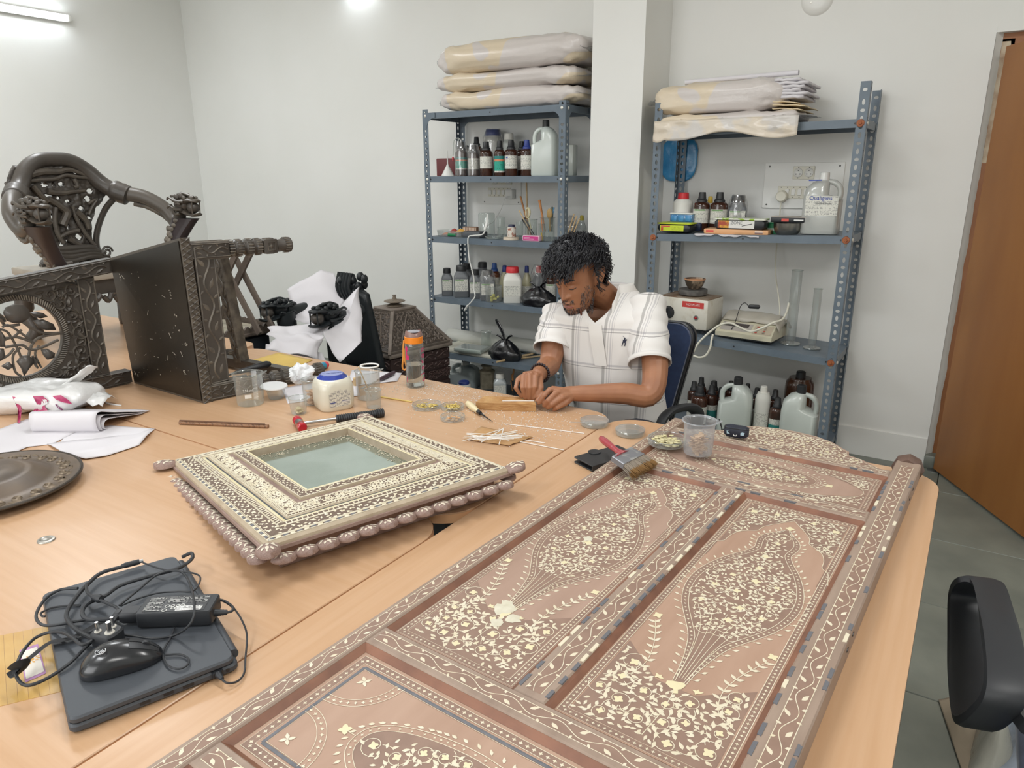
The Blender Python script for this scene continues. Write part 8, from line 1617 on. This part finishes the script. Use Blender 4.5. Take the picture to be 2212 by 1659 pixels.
for x,y,a,L,W_,z in leaves_[:290]:link_mesh('inlay_leaf',leaf_me,pan,Matrix.Translation((x,y,z))@Matrix.Rotation(a,4,'Z')@Matrix.Diagonal((L,L,L*.5,1)))
for x,y,a,L,W_,z in leaves_[290:]:Ink(INL,I4,.00035,z).poly([(x+px_*math.cos(a)-py_*math.sin(a),y+px_*math.sin(a)+py_*math.cos(a))for px_,py_ in LEAF(L,W_,.25)])
for x,y,r,a,z,k in flow_[:290]:link_mesh('inlay_flower',flow_me[k],pan,Matrix.Translation((x,y,z+.0001))@Matrix.Rotation(a,4,'Z')@Matrix.Diagonal((r,r,r*.4,1)))
for x,y,r,a,z,k in flow_[290:]:Ink(INL,I4,.0004,z+.0001).poly([(x+r*q*math.cos(a+t_),y+r*q*math.sin(a+t_))for q,t_ in FS[k]])
tag(INL.build('inlay_scrollwork',M_BONE,pan,angle=None),kind='stuff')
tag(GRD.build('grimy_ground',M_PAND,pan,angle=None,flat=True),kind='stuff')
# slate and bone chips along the inner edges of the stiles and rails
chip=MB();chip.loft([[(x,y,z)for x,y in((.5,-.5),(.42,.5),(-.42,.5),(-.5,-.5))]for z in(0,1)]);chip_me=[chip.mesh('edge_chip',M_SLATE),chip.mesh('edge_chip',M_BONE),chip.mesh('edge_chip',M_PANF)]
rr=random.Random(77)
def chips(x0,y0,x1,y1,inward,p=.62):
 P0,P1=Vector((x0,y0)),Vector((x1,y1));d_=P1-P0;L=d_.length;t_=d_/L;an=math.atan2(t_.y,t_.x);s_=0
 while s_<L-.02:
  ln=rr.uniform(.020,.034)
  if rr.random()<p:c_=P0+t_*(s_+ln/2);link_mesh('edge_chip',chip_me[0 if rr.random()<.78 else 1],pan,Matrix.Translation((c_.x,c_.y,ZH-.0022))@Matrix.Rotation(an+(0 if inward>0 else PI),4,'Z')@Matrix.Diagonal((ln*.94,.0058,.0030,1)))
  s_+=ln+rr.uniform(.002,.016)
chips(C0+.003,.71,C0+.003,1.54,1);chips(C1-.003,.71,C1-.003,1.54,-1,.8);chips(S1+.003,.42,S1+.003,1.54,1);chips(S1+.003,1.61,S1+.003,1.83,1);chips(.06,1.553+.003,.59,1.553+.003,-1,.45);chips(.06,1.84+.003,.59,1.84+.003,-1,.45);chips(UW-.004,.5,UW-.004,1.9,-1,.45);chips(.06,1.60-.003,.59,1.60-.003,1,.3)
# worn knots and holes
for x,y,z in((UW+.0005,1.83,.028),(UW+.0005,1.78,.022),(UW+.0005,1.14,.030),(UW+.0005,1.10,.024)):m=MB();m.at(TR(x,y,z,0,0,PI/2),lambda:m.lathe([(0,.0006),(.006,.0006),(.007,-.001)],9,sx=.6));m.build('worn_hole',M_DARK,pan)
# ------------------------------------------------------------------ inlaid mirror frame
M_MIRF=mat('ivory_inlaid_frame','B8A993',.5,col2='AA9A83',scale=30);M_MIRB=mat('mauve_brown_wood','9A8279',.55,col2='846C62',scale=14,bump=.2,bscale=80,bdist=.001)
a1,b1,a2,b2=.393,.326,.198,.1415;CNR=[(-1,-1),(1,-1),(1,1),(-1,1)]
MM=Matrix.Translation((-1.305,1.169,.792))@Matrix.Rotation(math.radians(-18.95),4,'Z')@Matrix.Rotation(math.radians(-4.6),4,'Y');mir=thing('mirror_frame','square mirror in a wide bone-inlaid frame with a scalloped leaf edge','mirror',MM)
def mp(corner,s_,z):sx,sy=CNR[corner%4];return Vector((sx*(a1+(a2-a1)*s_),sy*(b1+(b2-b1)*s_),z-.026))
def low(j):q=mp(j,.34,.012);p=MM@q;q.z-=(p.z-.7512);return q
PROF=[(.16,.012),(.17,.026),(.20,.032),(.24,.034),(.47,.040),(.485,.040),(.49,.038),(.545,.038),(.55,.040),(.57,.042),(.76,.049),(.775,.049),(.78,.046),(.835,.047),(.84,.053),(.97,.056),(1.0,.056),(1.005,.034)]
zp=lambda s_:next((b+(d-b)*(s_-a)/(c-a)for(a,b),(c,d)in zip(PROF,PROF[1:])if a<=s_<=c),.03)
BASE={k:frame(Vector((0,0,0)),Vector((1,0,0)),Vector((0,1,0)),Vector((0,0,1)))for k in range(4)}
for k in range(4):
 m=MB();m.loft([[mp(k+j,s_,z)for j in(0,1)]for s_,z in PROF],False,False);m.build('frame_rail',M_MIRB if False else M_MIRF,mir,flat=False,angle=.3)
bk_=MB();bk_.loft([[low(j)for j in range(4)],[mp(j,.30,.014)for j in range(4)]]);bk_.loft([[mp(j,.14,z)for j in range(4)]for z in(.013,.020)]);bk_.build('back_board',M_MIRB,mir)
gl=MB();gl.add([mp(j,1.0,.036)for j in range(4)],[(0,1,2,3)]);gl.build('mirror_glass',mat('old_mirror','C4D3CB',.10,metal=.9,col2='B7C6BD',scale=6,contrast=(.45,.6)),mir)
li=MB();
for k in range(4):li.loft([[mp(k+j,s_,z)for j in(0,1)]for s_,z in((1.0,.0552),(1.004,.0365))],False,False)
li.build('rebate',mat('dark_chipped_rebate','6A574C',.7,col2='C9BBA0',scale=26,stretch=(1,1,1),contrast=(.50,.56)),mir,flat=True)
def rail_ink(k,s_,h=.0009,dz=.0004):
 """ink whose x runs along side k and y towards the opening, lying on the profile between s0 and s1"""
 return k
def sideM(k,s0,s1):
 A_,B_,D_=mp(k,s0,zp(s0)),mp(k+1,s0,zp(s0)),(mp(k,s1,zp(s1))+mp(k+1,s1,zp(s1)))/2;ex_=(B_-A_).normalized();ey_=D_-(A_+B_)/2;w_=ey_.length;ey_=ey_.normalized();return frame((A_+B_)/2,ex_,ey_,ex_.cross(ey_).normalized()),(B_-A_).length,w_
M_GRV=mat('dark_groove_fill','6E5C50',.7)
for k in range(4):
 V_=MB();G_=MB();Dk=MB()
 def band(s0,s1,kind,seed=0):
  Mx,L,w_=sideM(k,s0,s1);ik=Ink(V_,Mx,.0016,.0004);tp_=w_*1.0;inside=lambda x,y,q:0+q*.4<y<w_-q*.4 and abs(x)<L/2-y-q*.5
  g=Ink(G_,Mx,0,.0002);n_=len(G_.v);G_.v+=[g.P(x,y,0)[:]for x,y in((-L/2,0),(L/2,0),(L/2-w_,w_),(-L/2+w_,w_))];G_.f.append([n_,n_+1,n_+2,n_+3]);G_.m.append(0)
  if kind=='leafy':
   rr=random.Random(seed);n2=int(L/.0105)
   for j in range(n2):
    x=-L/2+L*(j+.5)/n2
    if abs(x)<L/2-w_*.6:
     for r_ in range(3):ik.leaf(x+rr.uniform(-.002,.002),w_*(.18+.30*r_)+rr.uniform(-.001,.001),rr.uniform(.2,1.0)*(1 if(j+r_)%2 else-1)+(PI if rr.random()<.3 else 0),w_*.33,w_*.17)
  elif kind=='tick':ik.row((-L/2+w_,w_/2),(L/2-w_,w_/2),w_*1.05,w_*.40,'tick')
  elif kind=='floral':scrolls(ik,inside,-L/2,L/2,0,w_,w_*.30,w_*.055,w_*.30,seed,tries=700);
  elif kind=='checker':
   n2=int(L/(w_*2.0))
   for j in range(n2):
    x=-L/2+L*(j+.5)/n2
    if j%2==0 and abs(x)<L/2-w_:Ink(Dk,Mx,.0010,.0005).poly([(x-w_,0),(x+w_*.6,0),(x+w_,w_),(x-w_*.6,w_)])
    elif abs(x)<L/2-w_:ik.poly([(x-w_*.9,w_*.1),(x+w_*.5,w_*.1),(x+w_*.9,w_*.9),(x-w_*.5,w_*.9)])
  for y in(0,w_):ik.stroke([(-L/2+y,y),(L/2-y,y)],.0013)
 band(.205,.24,'checker',k);band(.255,.40,'leafy',k+3);band(.41,.465,'tick');band(.565,.60,'tick');band(.61,.755,'floral',k+11);band(.85,.955,'leafy',k+21)
 tag(V_.build('bone_relief',M_BONE,mir,angle=None),kind='stuff');tag(G_.build('groove_fill',M_GRV,mir,flat=True),kind='stuff');tag(Dk.build('slate_pieces',M_SLATE,mir,angle=None),kind='stuff')
 Mx,L,w_=sideM(k,.492,.525);m=MB();Ink(m,Mx,.0006,.0006).stroke([(-L/2+w_/2,w_/2),(L/2-w_/2,w_/2)],w_);m.build('bone_strip',M_BONEY,mir,angle=None)
 Mx,L,w_=sideM(k,.528,.545);m=MB();Ink(m,Mx,.0006,.0006).stroke([(-L/2+w_/2,w_/2),(L/2-w_/2,w_/2)],w_);m.build('dark_strip',mat('blue_black_strip','3E454C',.4),mir,angle=None)
 Mx,L,w_=sideM(k,.972,.998);m=MB();Ink(m,Mx,.0008,.0004).stroke([(-L/2+w_/2,w_/2),(L/2-w_/2,w_/2)],w_);m.build('bone_edge',M_BONEY,mir,angle=None)
 m=MB();m.loft([[mp(k+j,s_,z+.0004)for j in(0,1)]for s_,z in((.782,.0462),(.834,.0470))],False,False);m.build('plain_moulding',M_MIRB,mir,flat=True)
 # leaf lobes round the edge: one mesh, each lobe a part
lobe=MB();rings=[]
for t_ in[j/9 for j in range(10)]:
 hw_=.5*(.78+.30*math.sin(PI*min(1,t_*1.15))-.22*max(0,t_-.7)/.3)*(1 if t_<.97 else .55);x=-1.0*t_*1.0;hh=.55+.45*math.sin(PI*(.25+.75*(1-t_)));rings.append([(hw_*math.cos(a),x,(.18+.82*hh*max(0,math.sin(a))**.7)if math.sin(a)>0 else .0)for a in[2*PI*j/14 for j in range(14)]])
lobe.loft(rings);lobe.mi=1
for(lx,ly,la,ll)in((0,-.18,-PI/2,.36),(.16,-.28,-PI/2+.5,.30),(-.16,-.28,-PI/2-.5,.30),(.24,-.48,-PI/2+.9,.24),(-.24,-.48,-PI/2-.9,.24),(0,-.56,-PI/2,.36),(.14,-.66,-PI/2+.5,.24),(-.14,-.66,-PI/2-.5,.24),(0,-.84,-PI/2,.18),(.2,-.12,-PI/2+.3,.22),(-.2,-.12,-PI/2-.3,.22)):
 pts=[(lx+px_*math.cos(la)-py_*math.sin(la),ly+px_*math.sin(la)+py_*math.cos(la))for px_,py_ in LEAF(ll,ll*.52,.0)]
 def hz(x,y):t_=min(1,max(0,-y));hh=.55+.45*math.sin(PI*(.25+.75*(1-t_)));hw_=.5*(.78+.30*math.sin(PI*min(1,t_*1.15)));c_=max(0,1-(x/hw_)**2)**.5;return .18+.82*hh*max(.02,c_)**.7+.035
 n_=len(lobe.v);lobe.v+=[(x,y,hz(x,y))for x,y in pts]+[(sum(p[0]for p in pts)/8,sum(p[1]for p in pts)/8,hz(sum(p[0]for p in pts)/8,sum(p[1]for p in pts)/8)+.05)];lobe.f+=[[n_+i,n_+(i+1)%8,n_+8]for i in range(8)];lobe.m+=[1]*8
lobe_me=lobe.mesh('leaf_lobe',[M_MIRB,mat('pale_bone_petal','DACFBC',.45)],1.0)
for k in range(4):
 A_,B_=mp(k,.19,0),mp(k+1,.19,0);L=(B_-A_).length;n_=(19,13,19,13)[k];ex_=(B_-A_).normalized();inw=Vector((-ex_.y,ex_.x,0));dep=(mp(k,0,0)-mp(k,.19,0)).length/1.414
 for j in range(n_):
  c_=A_+ex_*(L*(j+.5)/n_);link_mesh('leaf_lobe',lobe_me,mir,frame(c_+Vector((0,0,-.006)),ex_*(L/n_*1.06),inw*(dep*1.0),Vector((0,0,1))*.014))
 link_mesh('corner_leaf',lobe_me,mir,frame(mp(k,.19,.020),(ex_+inw*-1).normalized()*.05*-1 if False else(ex_-inw*-1).normalized()*.045,(ex_+inw).normalized()*dep*1.45,Vector((0,0,.018))))
m=MB();rr=random.Random(12)
for _ in range(420):
 k=rr.randrange(4);u=rr.random();v=rr.uniform(1.005,1.16)**1;p=mp(k,1.0,.0366)*(1-u)+mp(k+1,1.0,.0366)*u;c_=Vector((0,0,.0106));p=p+(c_-p)*(rr.random()**2*.22)*(1 if k in(2,3)else .4);m.box(p+Vector((0,0,.0008)),(rr.uniform(.002,.006),.0016,.0014),Matrix.Rotation(rr.uniform(0,PI),3,'Z'))
tag(m.build('bone_crumbs',M_BONE,mir,angle=None),kind='stuff')
# ------------------------------------------------------------------ the man at work
dep0=lambda p:float(np.dot(np.array(p)-np.array([0,0,EYE]),CZ))
D0,D1=dep0(onz(1150,863,.778)),dep0(onz(1178,879,.765));A=at_depth
RR,UU,TT=Vector(CX),Vector(CY),-Vector(CZ)
man=thing('person','man in a white checked polo shirt bending over the wooden block with both hands','person',(-1.02,2.33,0));q0=Vector((-1.02,2.33,0))
M_SKIN=mat('brown_skin','A06F50',.48,col2='96664A',scale=20,bump=.05,bscale=300,bdist=.0006,sss=.12);M_HAIR=mat('black_hair','17161A',.42,col2='24242A',scale=60)
body=MB(Matrix.Translation(-q0))
SRp,SLp=A(1208,682,D0+.24),A(1398,668,D1+.15);ER,WR=A(1188,785,D0+.17),A(1164,808,D0+.05);EL,WL=A(1406,849,D1+.03),A(1240,850,D1+.03)
def limb(P,r,n=14,k=6):B=bez(P,k);R_1=[r[min(len(r)-1,int(i/k))]*(1-(i/k)%1)+r[min(len(r)-1,int(i/k)+1)]*((i/k)%1)for i in range(len(B))];body.tube(B,R_1,n)
limb([SLp,SLp*.5+EL*.5+Vector((.02,.0,0)),EL,EL*.62+WL*.38,WL,WL+(WL-EL).normalized()*.03],[.052,.047,.040,.037,.026,.024])
limb([SRp,SRp*.5+ER*.5,ER,ER*.5+WR*.5,WR,WR+(WR-ER).normalized()*.025],[.052,.046,.039,.036,.026,.024])
def hand(wrist,mcps,pips,tips,thumb,rf=.0082):
 c=sum(mcps,Vector())/4
 for m_ in mcps:body.tube([wrist,wrist*.5+m_*.5,m_],[.017,.0145,.0115],10)
 body.tube([wrist,wrist*.45+thumb[0]*.55,thumb[0]],[.017,.015,.012],10)
 for m_,p_,t_,k in zip(mcps,pips,tips,(1,1.04,1,.86)):body.tube([m_,m_*.5+p_*.5,p_,p_*.5+t_*.5,t_],[.0112*k,.0098*k,.0098*k,.0086*k,.0068*k],10);body.ell(t_,(.0066*k,)*3,10,7)
 body.tube(thumb,[.0125,.0112,.0098,.0075][:len(thumb)],10);body.ell(thumb[-1],(.0072,)*3,10,7)
hand(WR,[A(1157,812,D0+.012),A(1144,809,D0+.012),A(1131,810,D0+.018),A(1120,818,D0+.028)],[A(1156,836,D0-.012),A(1144,838,D0-.016),A(1129,838,D0-.008),A(1114,838,D0+.006)],[A(1148,859,D0+.002),A(1144,862,D0+.002),A(1135,860,D0+.006),A(1127,857,D0+.014)],[A(1166,825,D0+.022),A(1168,838,D0+.002),A(1162,850,D0-.004),A(1153,861,D0+.002)])
hand(WL,[A(1190,840,D1+.012),A(1203,847,D1-.006),A(1212,860,D1-.010),A(1219,872,D1-.004)],[A(1176,854,D1-.004),A(1184,866,D1-.018),A(1192,874,D1-.018),A(1203,881,D1-.010)],[A(1164,871,D1+.006),A(1175,876,D1+.002),A(1183,881,D1+.002),A(1196,885,D1+.002)],[A(1206,850,D1+.035),A(1184,846,D1+.035),A(1172,855,D1+.028),A(1160,865,D1+.018)])
Fh=(RR*-.64+TT*.56-UU*.50).normalized();Uh=UU+RR*.20;Uh=(Uh-Fh*Uh.dot(Fh)).normalized();Lh=Uh.cross(Fh)*-1;HC=A(1250,597,D0+.13);HM=frame(HC,Lh,Fh,Uh)
ZT_=[(-.120,.070,.030,.018),(-.110,.085,.0,.036),(-.095,.090,-.02,.048),(-.07,.088,-.045,.056),(-.04,.088,-.07,.063),(-.01,.088,-.088,.070),(.02,.092,-.096,.073),(.05,.090,-.10,.075),(.08,.075,-.092,.070),(.10,.055,-.07,.056),(.113,.028,-.045,.038),(.120,.0,-.015,.012)]
def prof(z):
 for a_,b_ in zip(ZT_,ZT_[1:]):
  if z<=b_[0]:t_=(z-a_[0])/(b_[0]-a_[0]);return[a_[i]+(b_[i]-a_[i])*t_ for i in(1,2,3)]
 return ZT_[-1][1:]
gs=lambda x,c,s_:math.exp(-((x-c)/s_)**2)
def face(x,z):
 d=(.006+.020*min(1,max(0,(.008-z)/.046)))*gs(x,0,.008+.05*max(0,-z)*.12)*(1 if-.042<z<.012 else gs(z,-.042,.004)if z<=-.042 else gs(z,.012,.01))
 for s_ in(-1,1):d+=.009*gs(x,s_*.014,.007)*gs(z,-.037,.007)+.006*gs(x,s_*.028,.018)*gs(z,.018,.007)-.009*gs(x,s_*.031,.014)*gs(z,.001,.010)+.007*gs(x,s_*.031,.011)*gs(z,-.003,.007)+.004*gs(x,s_*.04,.018)*gs(z,-.03,.018)
 return d+.008*gs(x,0,.018)*gs(z,-.063,.005)+.008*gs(x,0,.016)*gs(z,-.075,.005)-.005*gs(x,0,.02)*gs(z,-.069,.002)+.006*gs(x,0,.014)*gs(z,-.1,.012)
def hp(u,v,g=0,hair=False):
 z=-.1199+.2398*v;f_,b_,w_=prof(z);a_=2*PI*u;c_,s_=math.cos(a_),math.sin(a_);x=w_*math.copysign(abs(c_)**.9,c_);y=(f_+b_)/2+(f_-b_)/2*math.copysign(abs(s_)**.88,s_)
 if s_>0 and not hair:y+=face(x,z)*min(1,s_*1.6)
 return Vector((x*(1+g/.07),y+g*s_,z+g*.9*(v-.5)*2))
Mb=body.M;body.M=Mb@HM;body.grid(hp,120,110,True);k_=len(body.v);body.f+=[list(range(k_-120,k_)),list(reversed(range(k_-120*111,k_-120*110)))];body.m+=[0,0]
for s_ in(-1,1):body.tube(bez([(s_*.070,-.012,-.035),(s_*.076,-.008,-.02),(s_*.082,-.022,.015),(s_*.084,-.040,.022),(s_*.080,-.046,.0),(s_*.074,-.030,-.025)],5,True),.0052,8,True);body.ell((s_*.072,-.026,-.004),(.008,.020,.028),12,8)
body.M=Mb;NB=A(1322,655,D0+.24);body.tube([HC-Uh*.05-Fh*.03,HC*.4+NB*.6,NB,NB-Vector((0,0,.10))],[.056,.054,.060,.095],20);body.tube([NB-Vector((-.02,.0,.04)),NB*.35+Vector((-1.06,2.40,.98))*.65,Vector((-1.04,2.38,.75)),Vector((-1.02,2.36,.56))],[.06,.075,.095,.11],20)
body.tube([SLp,NB-Vector((0,0,.055)),SRp],[.055,.07,.055],14)
for s_ in(-1,1):body.tube([Vector((-1.02+s_*.1,2.34,.56)),Vector((-1.03+s_*.11,1.98,.53)),Vector((-1.03+s_*.11,1.95,.10)),Vector((-1.03+s_*.11,1.86,.045))],[.08,.06,.045,.035],14)
bo=body.build('body',M_SKIN,man);rm=bo.modifiers.new('skin','REMESH');rm.mode='VOXEL';rm.voxel_size=.0030;rm.use_smooth_shade=True;sm=bo.modifiers.new('soft','SMOOTH');sm.factor=.35;sm.iterations=2
# hair, brows, lashes, stubble
HL=W[man].inverted()@HM;rr=random.Random(9);m=MB(HL)
def hairy(x,y,z):
 if abs(x)>.052 and-.050<y<.004 and-.06<z<.030:return False
 return z>.052+.012*math.sin(x*60)or(y<.018 and z>.012)or(y<-.045 and z>-.055)or(abs(x)>.058 and-.018<y<.012 and z>-.035)
cap=MB(HL);n1,n2=72,60;ids={}
for j in range(n2):
 for i in range(n1):
  q=[hp((i+a_)/n1,.30+.70*(j+b_)/n2,.016,True)for a_,b_ in((0,0),(1,0),(1,1),(0,1))];c_=sum(q,Vector())/4
  if hairy(*c_):k_=len(cap.v);cap.v+=[(HL@(p+p.normalized()*(.010*nz3(p,28)+.006)))[:]for p in q];cap.f.append([k_,k_+1,k_+2,k_+3]);cap.m.append(0)
hc=cap.build('hair',M_HAIR,man,angle=None)
for _ in range(2600):
 u,v=rr.random(),.30+.70*rr.random()**.8;p=hp(u,v,.014,True)
 if not hairy(*p):continue
 n_=p.normalized();fl=(Vector((rr.gauss(0,.35),.75 if p.z>.04 else-.2,-.5+rr.gauss(0,.25))));fl=(fl-n_*fl.dot(n_)).normalized();L=rr.uniform(.022,.045);m.tube([p,p+n_*.010+fl*L*.4,p+n_*(.012+rr.uniform(-.004,.008))+fl*L*.75,p+n_*rr.uniform(.0,.012)+fl*L],[.0016,.0017,.0013,.0004],4,cap=False)
tag(m.build('hair_strands',M_HAIR,hc,angle=None),kind='stuff')
def onface(x,z,o=.001):
 f_,b_,w_=prof(z);c_=max(-1,min(1,x/w_));s_=max(0,1-abs(c_)**(2/.9))**.5;return Vector((x,(f_+b_)/2+(f_-b_)/2*s_**.88+face(x,z)*min(1,s_*1.6)+o,z))
for s_ in(-1,1):
 m=MB(HL);m.tube([onface(s_*(.012+.036*t_),.017+.007*math.sin(PI*t_*.7),.0005)for t_ in[k/8 for k in range(9)]],[.0022,.0034,.0036,.0036,.0034,.003,.0026,.002,.001],7);m.build('eyebrow',M_HAIR,man,angle=None)
 m=MB(HL);m.tube([onface(s_*(.019+.025*t_),-.007-.004*math.sin(PI*t_),.0004)for t_ in[k/8 for k in range(9)]],[.0007]+[.0014]*7+[.0006],6);m.build('eyelashes',M_HAIR,man,angle=None)
m=MB(HL);m.tube([onface(-.022+.044*k/10,-.0755-.001*math.sin(k),-.0028)for k in range(11)],[.001,.003,.0042,.005,.0054,.0056,.0054,.005,.0042,.003,.001],8);m.build('lips',mat('lips','8A5347',.45),man,angle=None)
m=MB(HL)
for _ in range(3000):
 x,z=rr.uniform(-.066,.066),rr.uniform(-.116,-.012)
 jaw=z<-.082 or abs(x)>.030+(.105+z)*.30 and abs(x)>.034 and z<-.03 or(-.062<z<-.050 and abs(x)<.026)or abs(x)>.060
 if jaw:p=onface(x,z,-.0004);d_=p.normalized()*.0025+Vector((0,.001,-.0035));m.mi=1 if rr.random()<.22 else 0;m.tube([p,p+d_*rr.uniform(.7,1.6)],[.00055,.0002],3,cap=False)
tag(m.build('beard',[M_HAIR,mat('grey_hair','8C8A88',.6)],man,angle=None),kind='stuff')
# polo shirt
def plaid():
 m=mat('checked_cotton','D9D6D3',.8,bump=.12,bscale=500,bdist=.0005);N,L=m.node_tree.nodes,m.node_tree.links;b=N['Principled BSDF'];tc=N.new('ShaderNodeTexCoord');sp=N.new('ShaderNodeSeparateXYZ');L.new(tc.outputs['Object'],sp.inputs[0]);o_=[]
 for ax,per,off,st in((0,.116,.030,((0,.085,.60),(.14,.155,.6),(.20,.24,.75),(.27,.28,.6))),(2,.128,.046,((0,.012,.42),(.06,.115,.72)))):
  a=N.new('ShaderNodeMath');a.operation='MULTIPLY_ADD';a.inputs[1].default_value=1/per;a.inputs[2].default_value=off/per+8;L.new(sp.outputs[ax],a.inputs[0]);f=N.new('ShaderNodeMath');f.operation='FRACT';L.new(a.outputs[0],f.inputs[0]);r=N.new('ShaderNodeValToRGB');r.color_ramp.interpolation='CONSTANT';e=r.color_ramp.elements;e[0].position=0;e[0].color=(st[0][2],)*3+(1,);e[1].position=st[0][1];e[1].color=(1,1,1,1)
  for x0,x1,c_ in st[1:]:q=e.new(x0);q.color=(c_,c_,c_*1.04,1);q=e.new(x1);q.color=(1,1,1,1)
  L.new(f.outputs[0],r.inputs[0]);o_.append(r)
 mx=N.new('ShaderNodeMixRGB');mx.blend_type='MULTIPLY';mx.inputs[0].default_value=1;L.new(o_[0].outputs[0],mx.inputs[1]);L.new(o_[1].outputs[0],mx.inputs[2]);m2=N.new('ShaderNodeMixRGB');m2 .blend_type='MULTIPLY';m2 .inputs[0].default_value=1;m2 .inputs[1].default_value=(*lin('D9D6D3'),1);L.new(mx.outputs[0],m2 .inputs[2]);L.new(m2 .outputs[0],b.inputs['Base Color']);return m
M_SHIRT=plaid();M_COLLAR=mat('white_collar','D8D5D1',.8)
axS=(SLp-SRp);axS.z=0;axS.normalize();fw=Vector((axS.y,-axS.x,0));zsh=(SLp.z+SRp.z)/2;cS=(SLp+SRp)/2
RG=[(0,.185,.125,.56),(.25,.178,.128,.72),(.5,.182,.126,.86),(.68,.196,.120,zsh-.06),(.78,.197,.108,zsh-.005),(.87,.168,.094,zsh+.035),(.94,.115,.082,zsh+.066),(1,.072,.070,zsh+.092)]
def shp(u,t,g=0):
 for a_,b_ in zip(RG,RG[1:]):
  if t<=b_[0]:k=(t-a_[0])/(b_[0]-a_[0]);w_,d_,z=[a_[i]+(b_[i]-a_[i])*k for i in(1,2,3)];break
 an=2*PI*u;kk=max(0,(z-.56)/(zsh-.56));cc=Vector((-1.02,2.345,0))*(1-kk)+(Vector((cS.x,cS.y,0)))*kk
 if t>.78:e=(t-.78)/.22;cc=cc*(1-e)+(Vector((NB.x,NB.y,0))+fw*.012)*e
 wr_=.006*nz3((math.cos(an)*2,math.sin(an)*2,z*9))*(1-t*.6);return cc+axS*((w_+g+wr_)*math.copysign(abs(math.cos(an))**.8,math.cos(an)))+fw*((d_+g+wr_)*math.copysign(abs(math.sin(an))**.85,math.sin(an)))+Vector((0,0,z))-q0
def tmax(u):d_=abs(u-.25);return 1-.24*max(0,1-d_/.075)
m=MB();m.grid(lambda u,v:shp(u,tmax(u)*v),96,60,True);sh=m.build('shirt',M_SHIRT,man,angle=None);solid(sh,.002,1)
def sleeve(S,E,k,r0):
 d_=E-S;m=MB();B=[S-d_*.10,S+d_*.1,S+d_*.3,S+d_*.48,S+d_*k];m.tube([p-q0 for p in bez(B,5)],[r0*(1+.10*i/20)+.003*math.sin(i*1.3)for i in range(21)],26,cap=False);o=m.build('sleeve',M_SHIRT,sh,angle=None);solid(o,.002,1);p=S+d_*k;m=MB();m.tube([p-d_*.05-q0,p+d_*.004-q0],[r0*1.12,r0*1.12],26,cap=False);solid(m.build('cuff',M_COLLAR,sh,angle=None),.0025,1)
sleeve(SLp,EL,.66,.066);sleeve(SRp,ER,.72,.064)
for s_ in(-1,1):
 m=MB();m.grid(lambda u,v:(lambda q,e:q+e*(.004+.006*math.sin(PI*v))+Vector((0,0,.012*(1-v)-.046*v*(1 if u>.3 else 1.15)))+e*.024*v)(shp(.25+s_*(.034+.21*u),tmax(.25+s_*(.034+.21*u))),(axS*math.cos(2*PI*(.25+s_*(.034+.21*u)))+fw*math.sin(2*PI*(.25+s_*(.034+.21*u))))),20,8);solid(m.build('collar',M_COLLAR,sh,angle=None),.0025,0)
m=MB();m.grid(lambda u,v:shp(.25+(u-.5)*.022,.50+.25*v,.004),4,12);m.build('placket',M_COLLAR,sh,angle=None)
e_=shp(.185,.655,.005);EMx=frame(e_,axS,Vector((0,0,1)),fw);m=MB();ik=Ink(m,EMx,.001)
for P in([(-.006,-.004),(.005,-.004),(.007,.004),(.002,.008),(-.004,.007)],[(-.001,.007),(.004,.007),(.004,.014),(0,.015)],[(-.006,-.003),(-.009,-.016),(-.006,-.016),(-.003,-.004)],[(.002,-.003),(.001,-.016),(.004,-.016),(.006,-.004)],[(.005,.002),(.010,.006),(.009,.010),(.005,.007)]):ik.poly(P)
ik.stroke([(.002,.013),(-.006,.020)],.0012);m.build('emblem',mat('navy_thread','20243A',.8),sh,angle=None)
for s_ in(-1,1):m=MB(Matrix.Translation(-q0));m.tube(bez([Vector((-1.02+s_*.08,2.36,.575)),Vector((-1.03+s_*.11,2.16,.575)),Vector((-1.03+s_*.115,1.96,.54)),Vector((-1.03+s_*.115,1.94,.30)),Vector((-1.03+s_*.115,1.95,.09))],5),[.10]*6+[.085]*5+[.07]*5+[.065]*5,16);m.build('trouser_leg',mat('dark_trousers','3A3D45',.85),man);m=MB(Matrix.Translation(-q0));m.ell((-1.03+s_*.115,1.89,.045),(.048,.13,.044),16,10);m.build('shoe',M_DARK,man)
wd_=(WR-ER).normalized();u_=wd_.orthogonal().normalized();v_=wd_.cross(u_);m=MB(Matrix.Translation(-q0))
for k in range(22):a_=2*PI*k/22;m.ell(WR-wd_*.012+(u_*math.cos(a_)+v_*math.sin(a_))*.0325,(.0052,)*3,8,6)
tag(m.build('bead_bracelet',mat('dark_beads','2A1F24',.35),man),kind='stuff')
m=MB(Matrix.Translation(-q0));a_,b_=A(1254,668,D0+.105),A(1256,684,D0+.112)
for k in range(6):m.ell(a_+(b_-a_)*(k/5),(.0042,)*3,8,6)
tag(m.build('bead_necklace',mat('brown_beads','5A2E1E',.4),man),kind='stuff')
a_,b_=A(1152,866,D0),A(1157,838,D0-.004);t=thing('fine_knife','thin steel tool held in the man\'s right hand','tool',tuple(a_));MB().tube([(0,0,0),(b_-a_)*.5,b_-a_],[.0008,.002,.0022],8).build('shaft',M_BLACKMET,t)
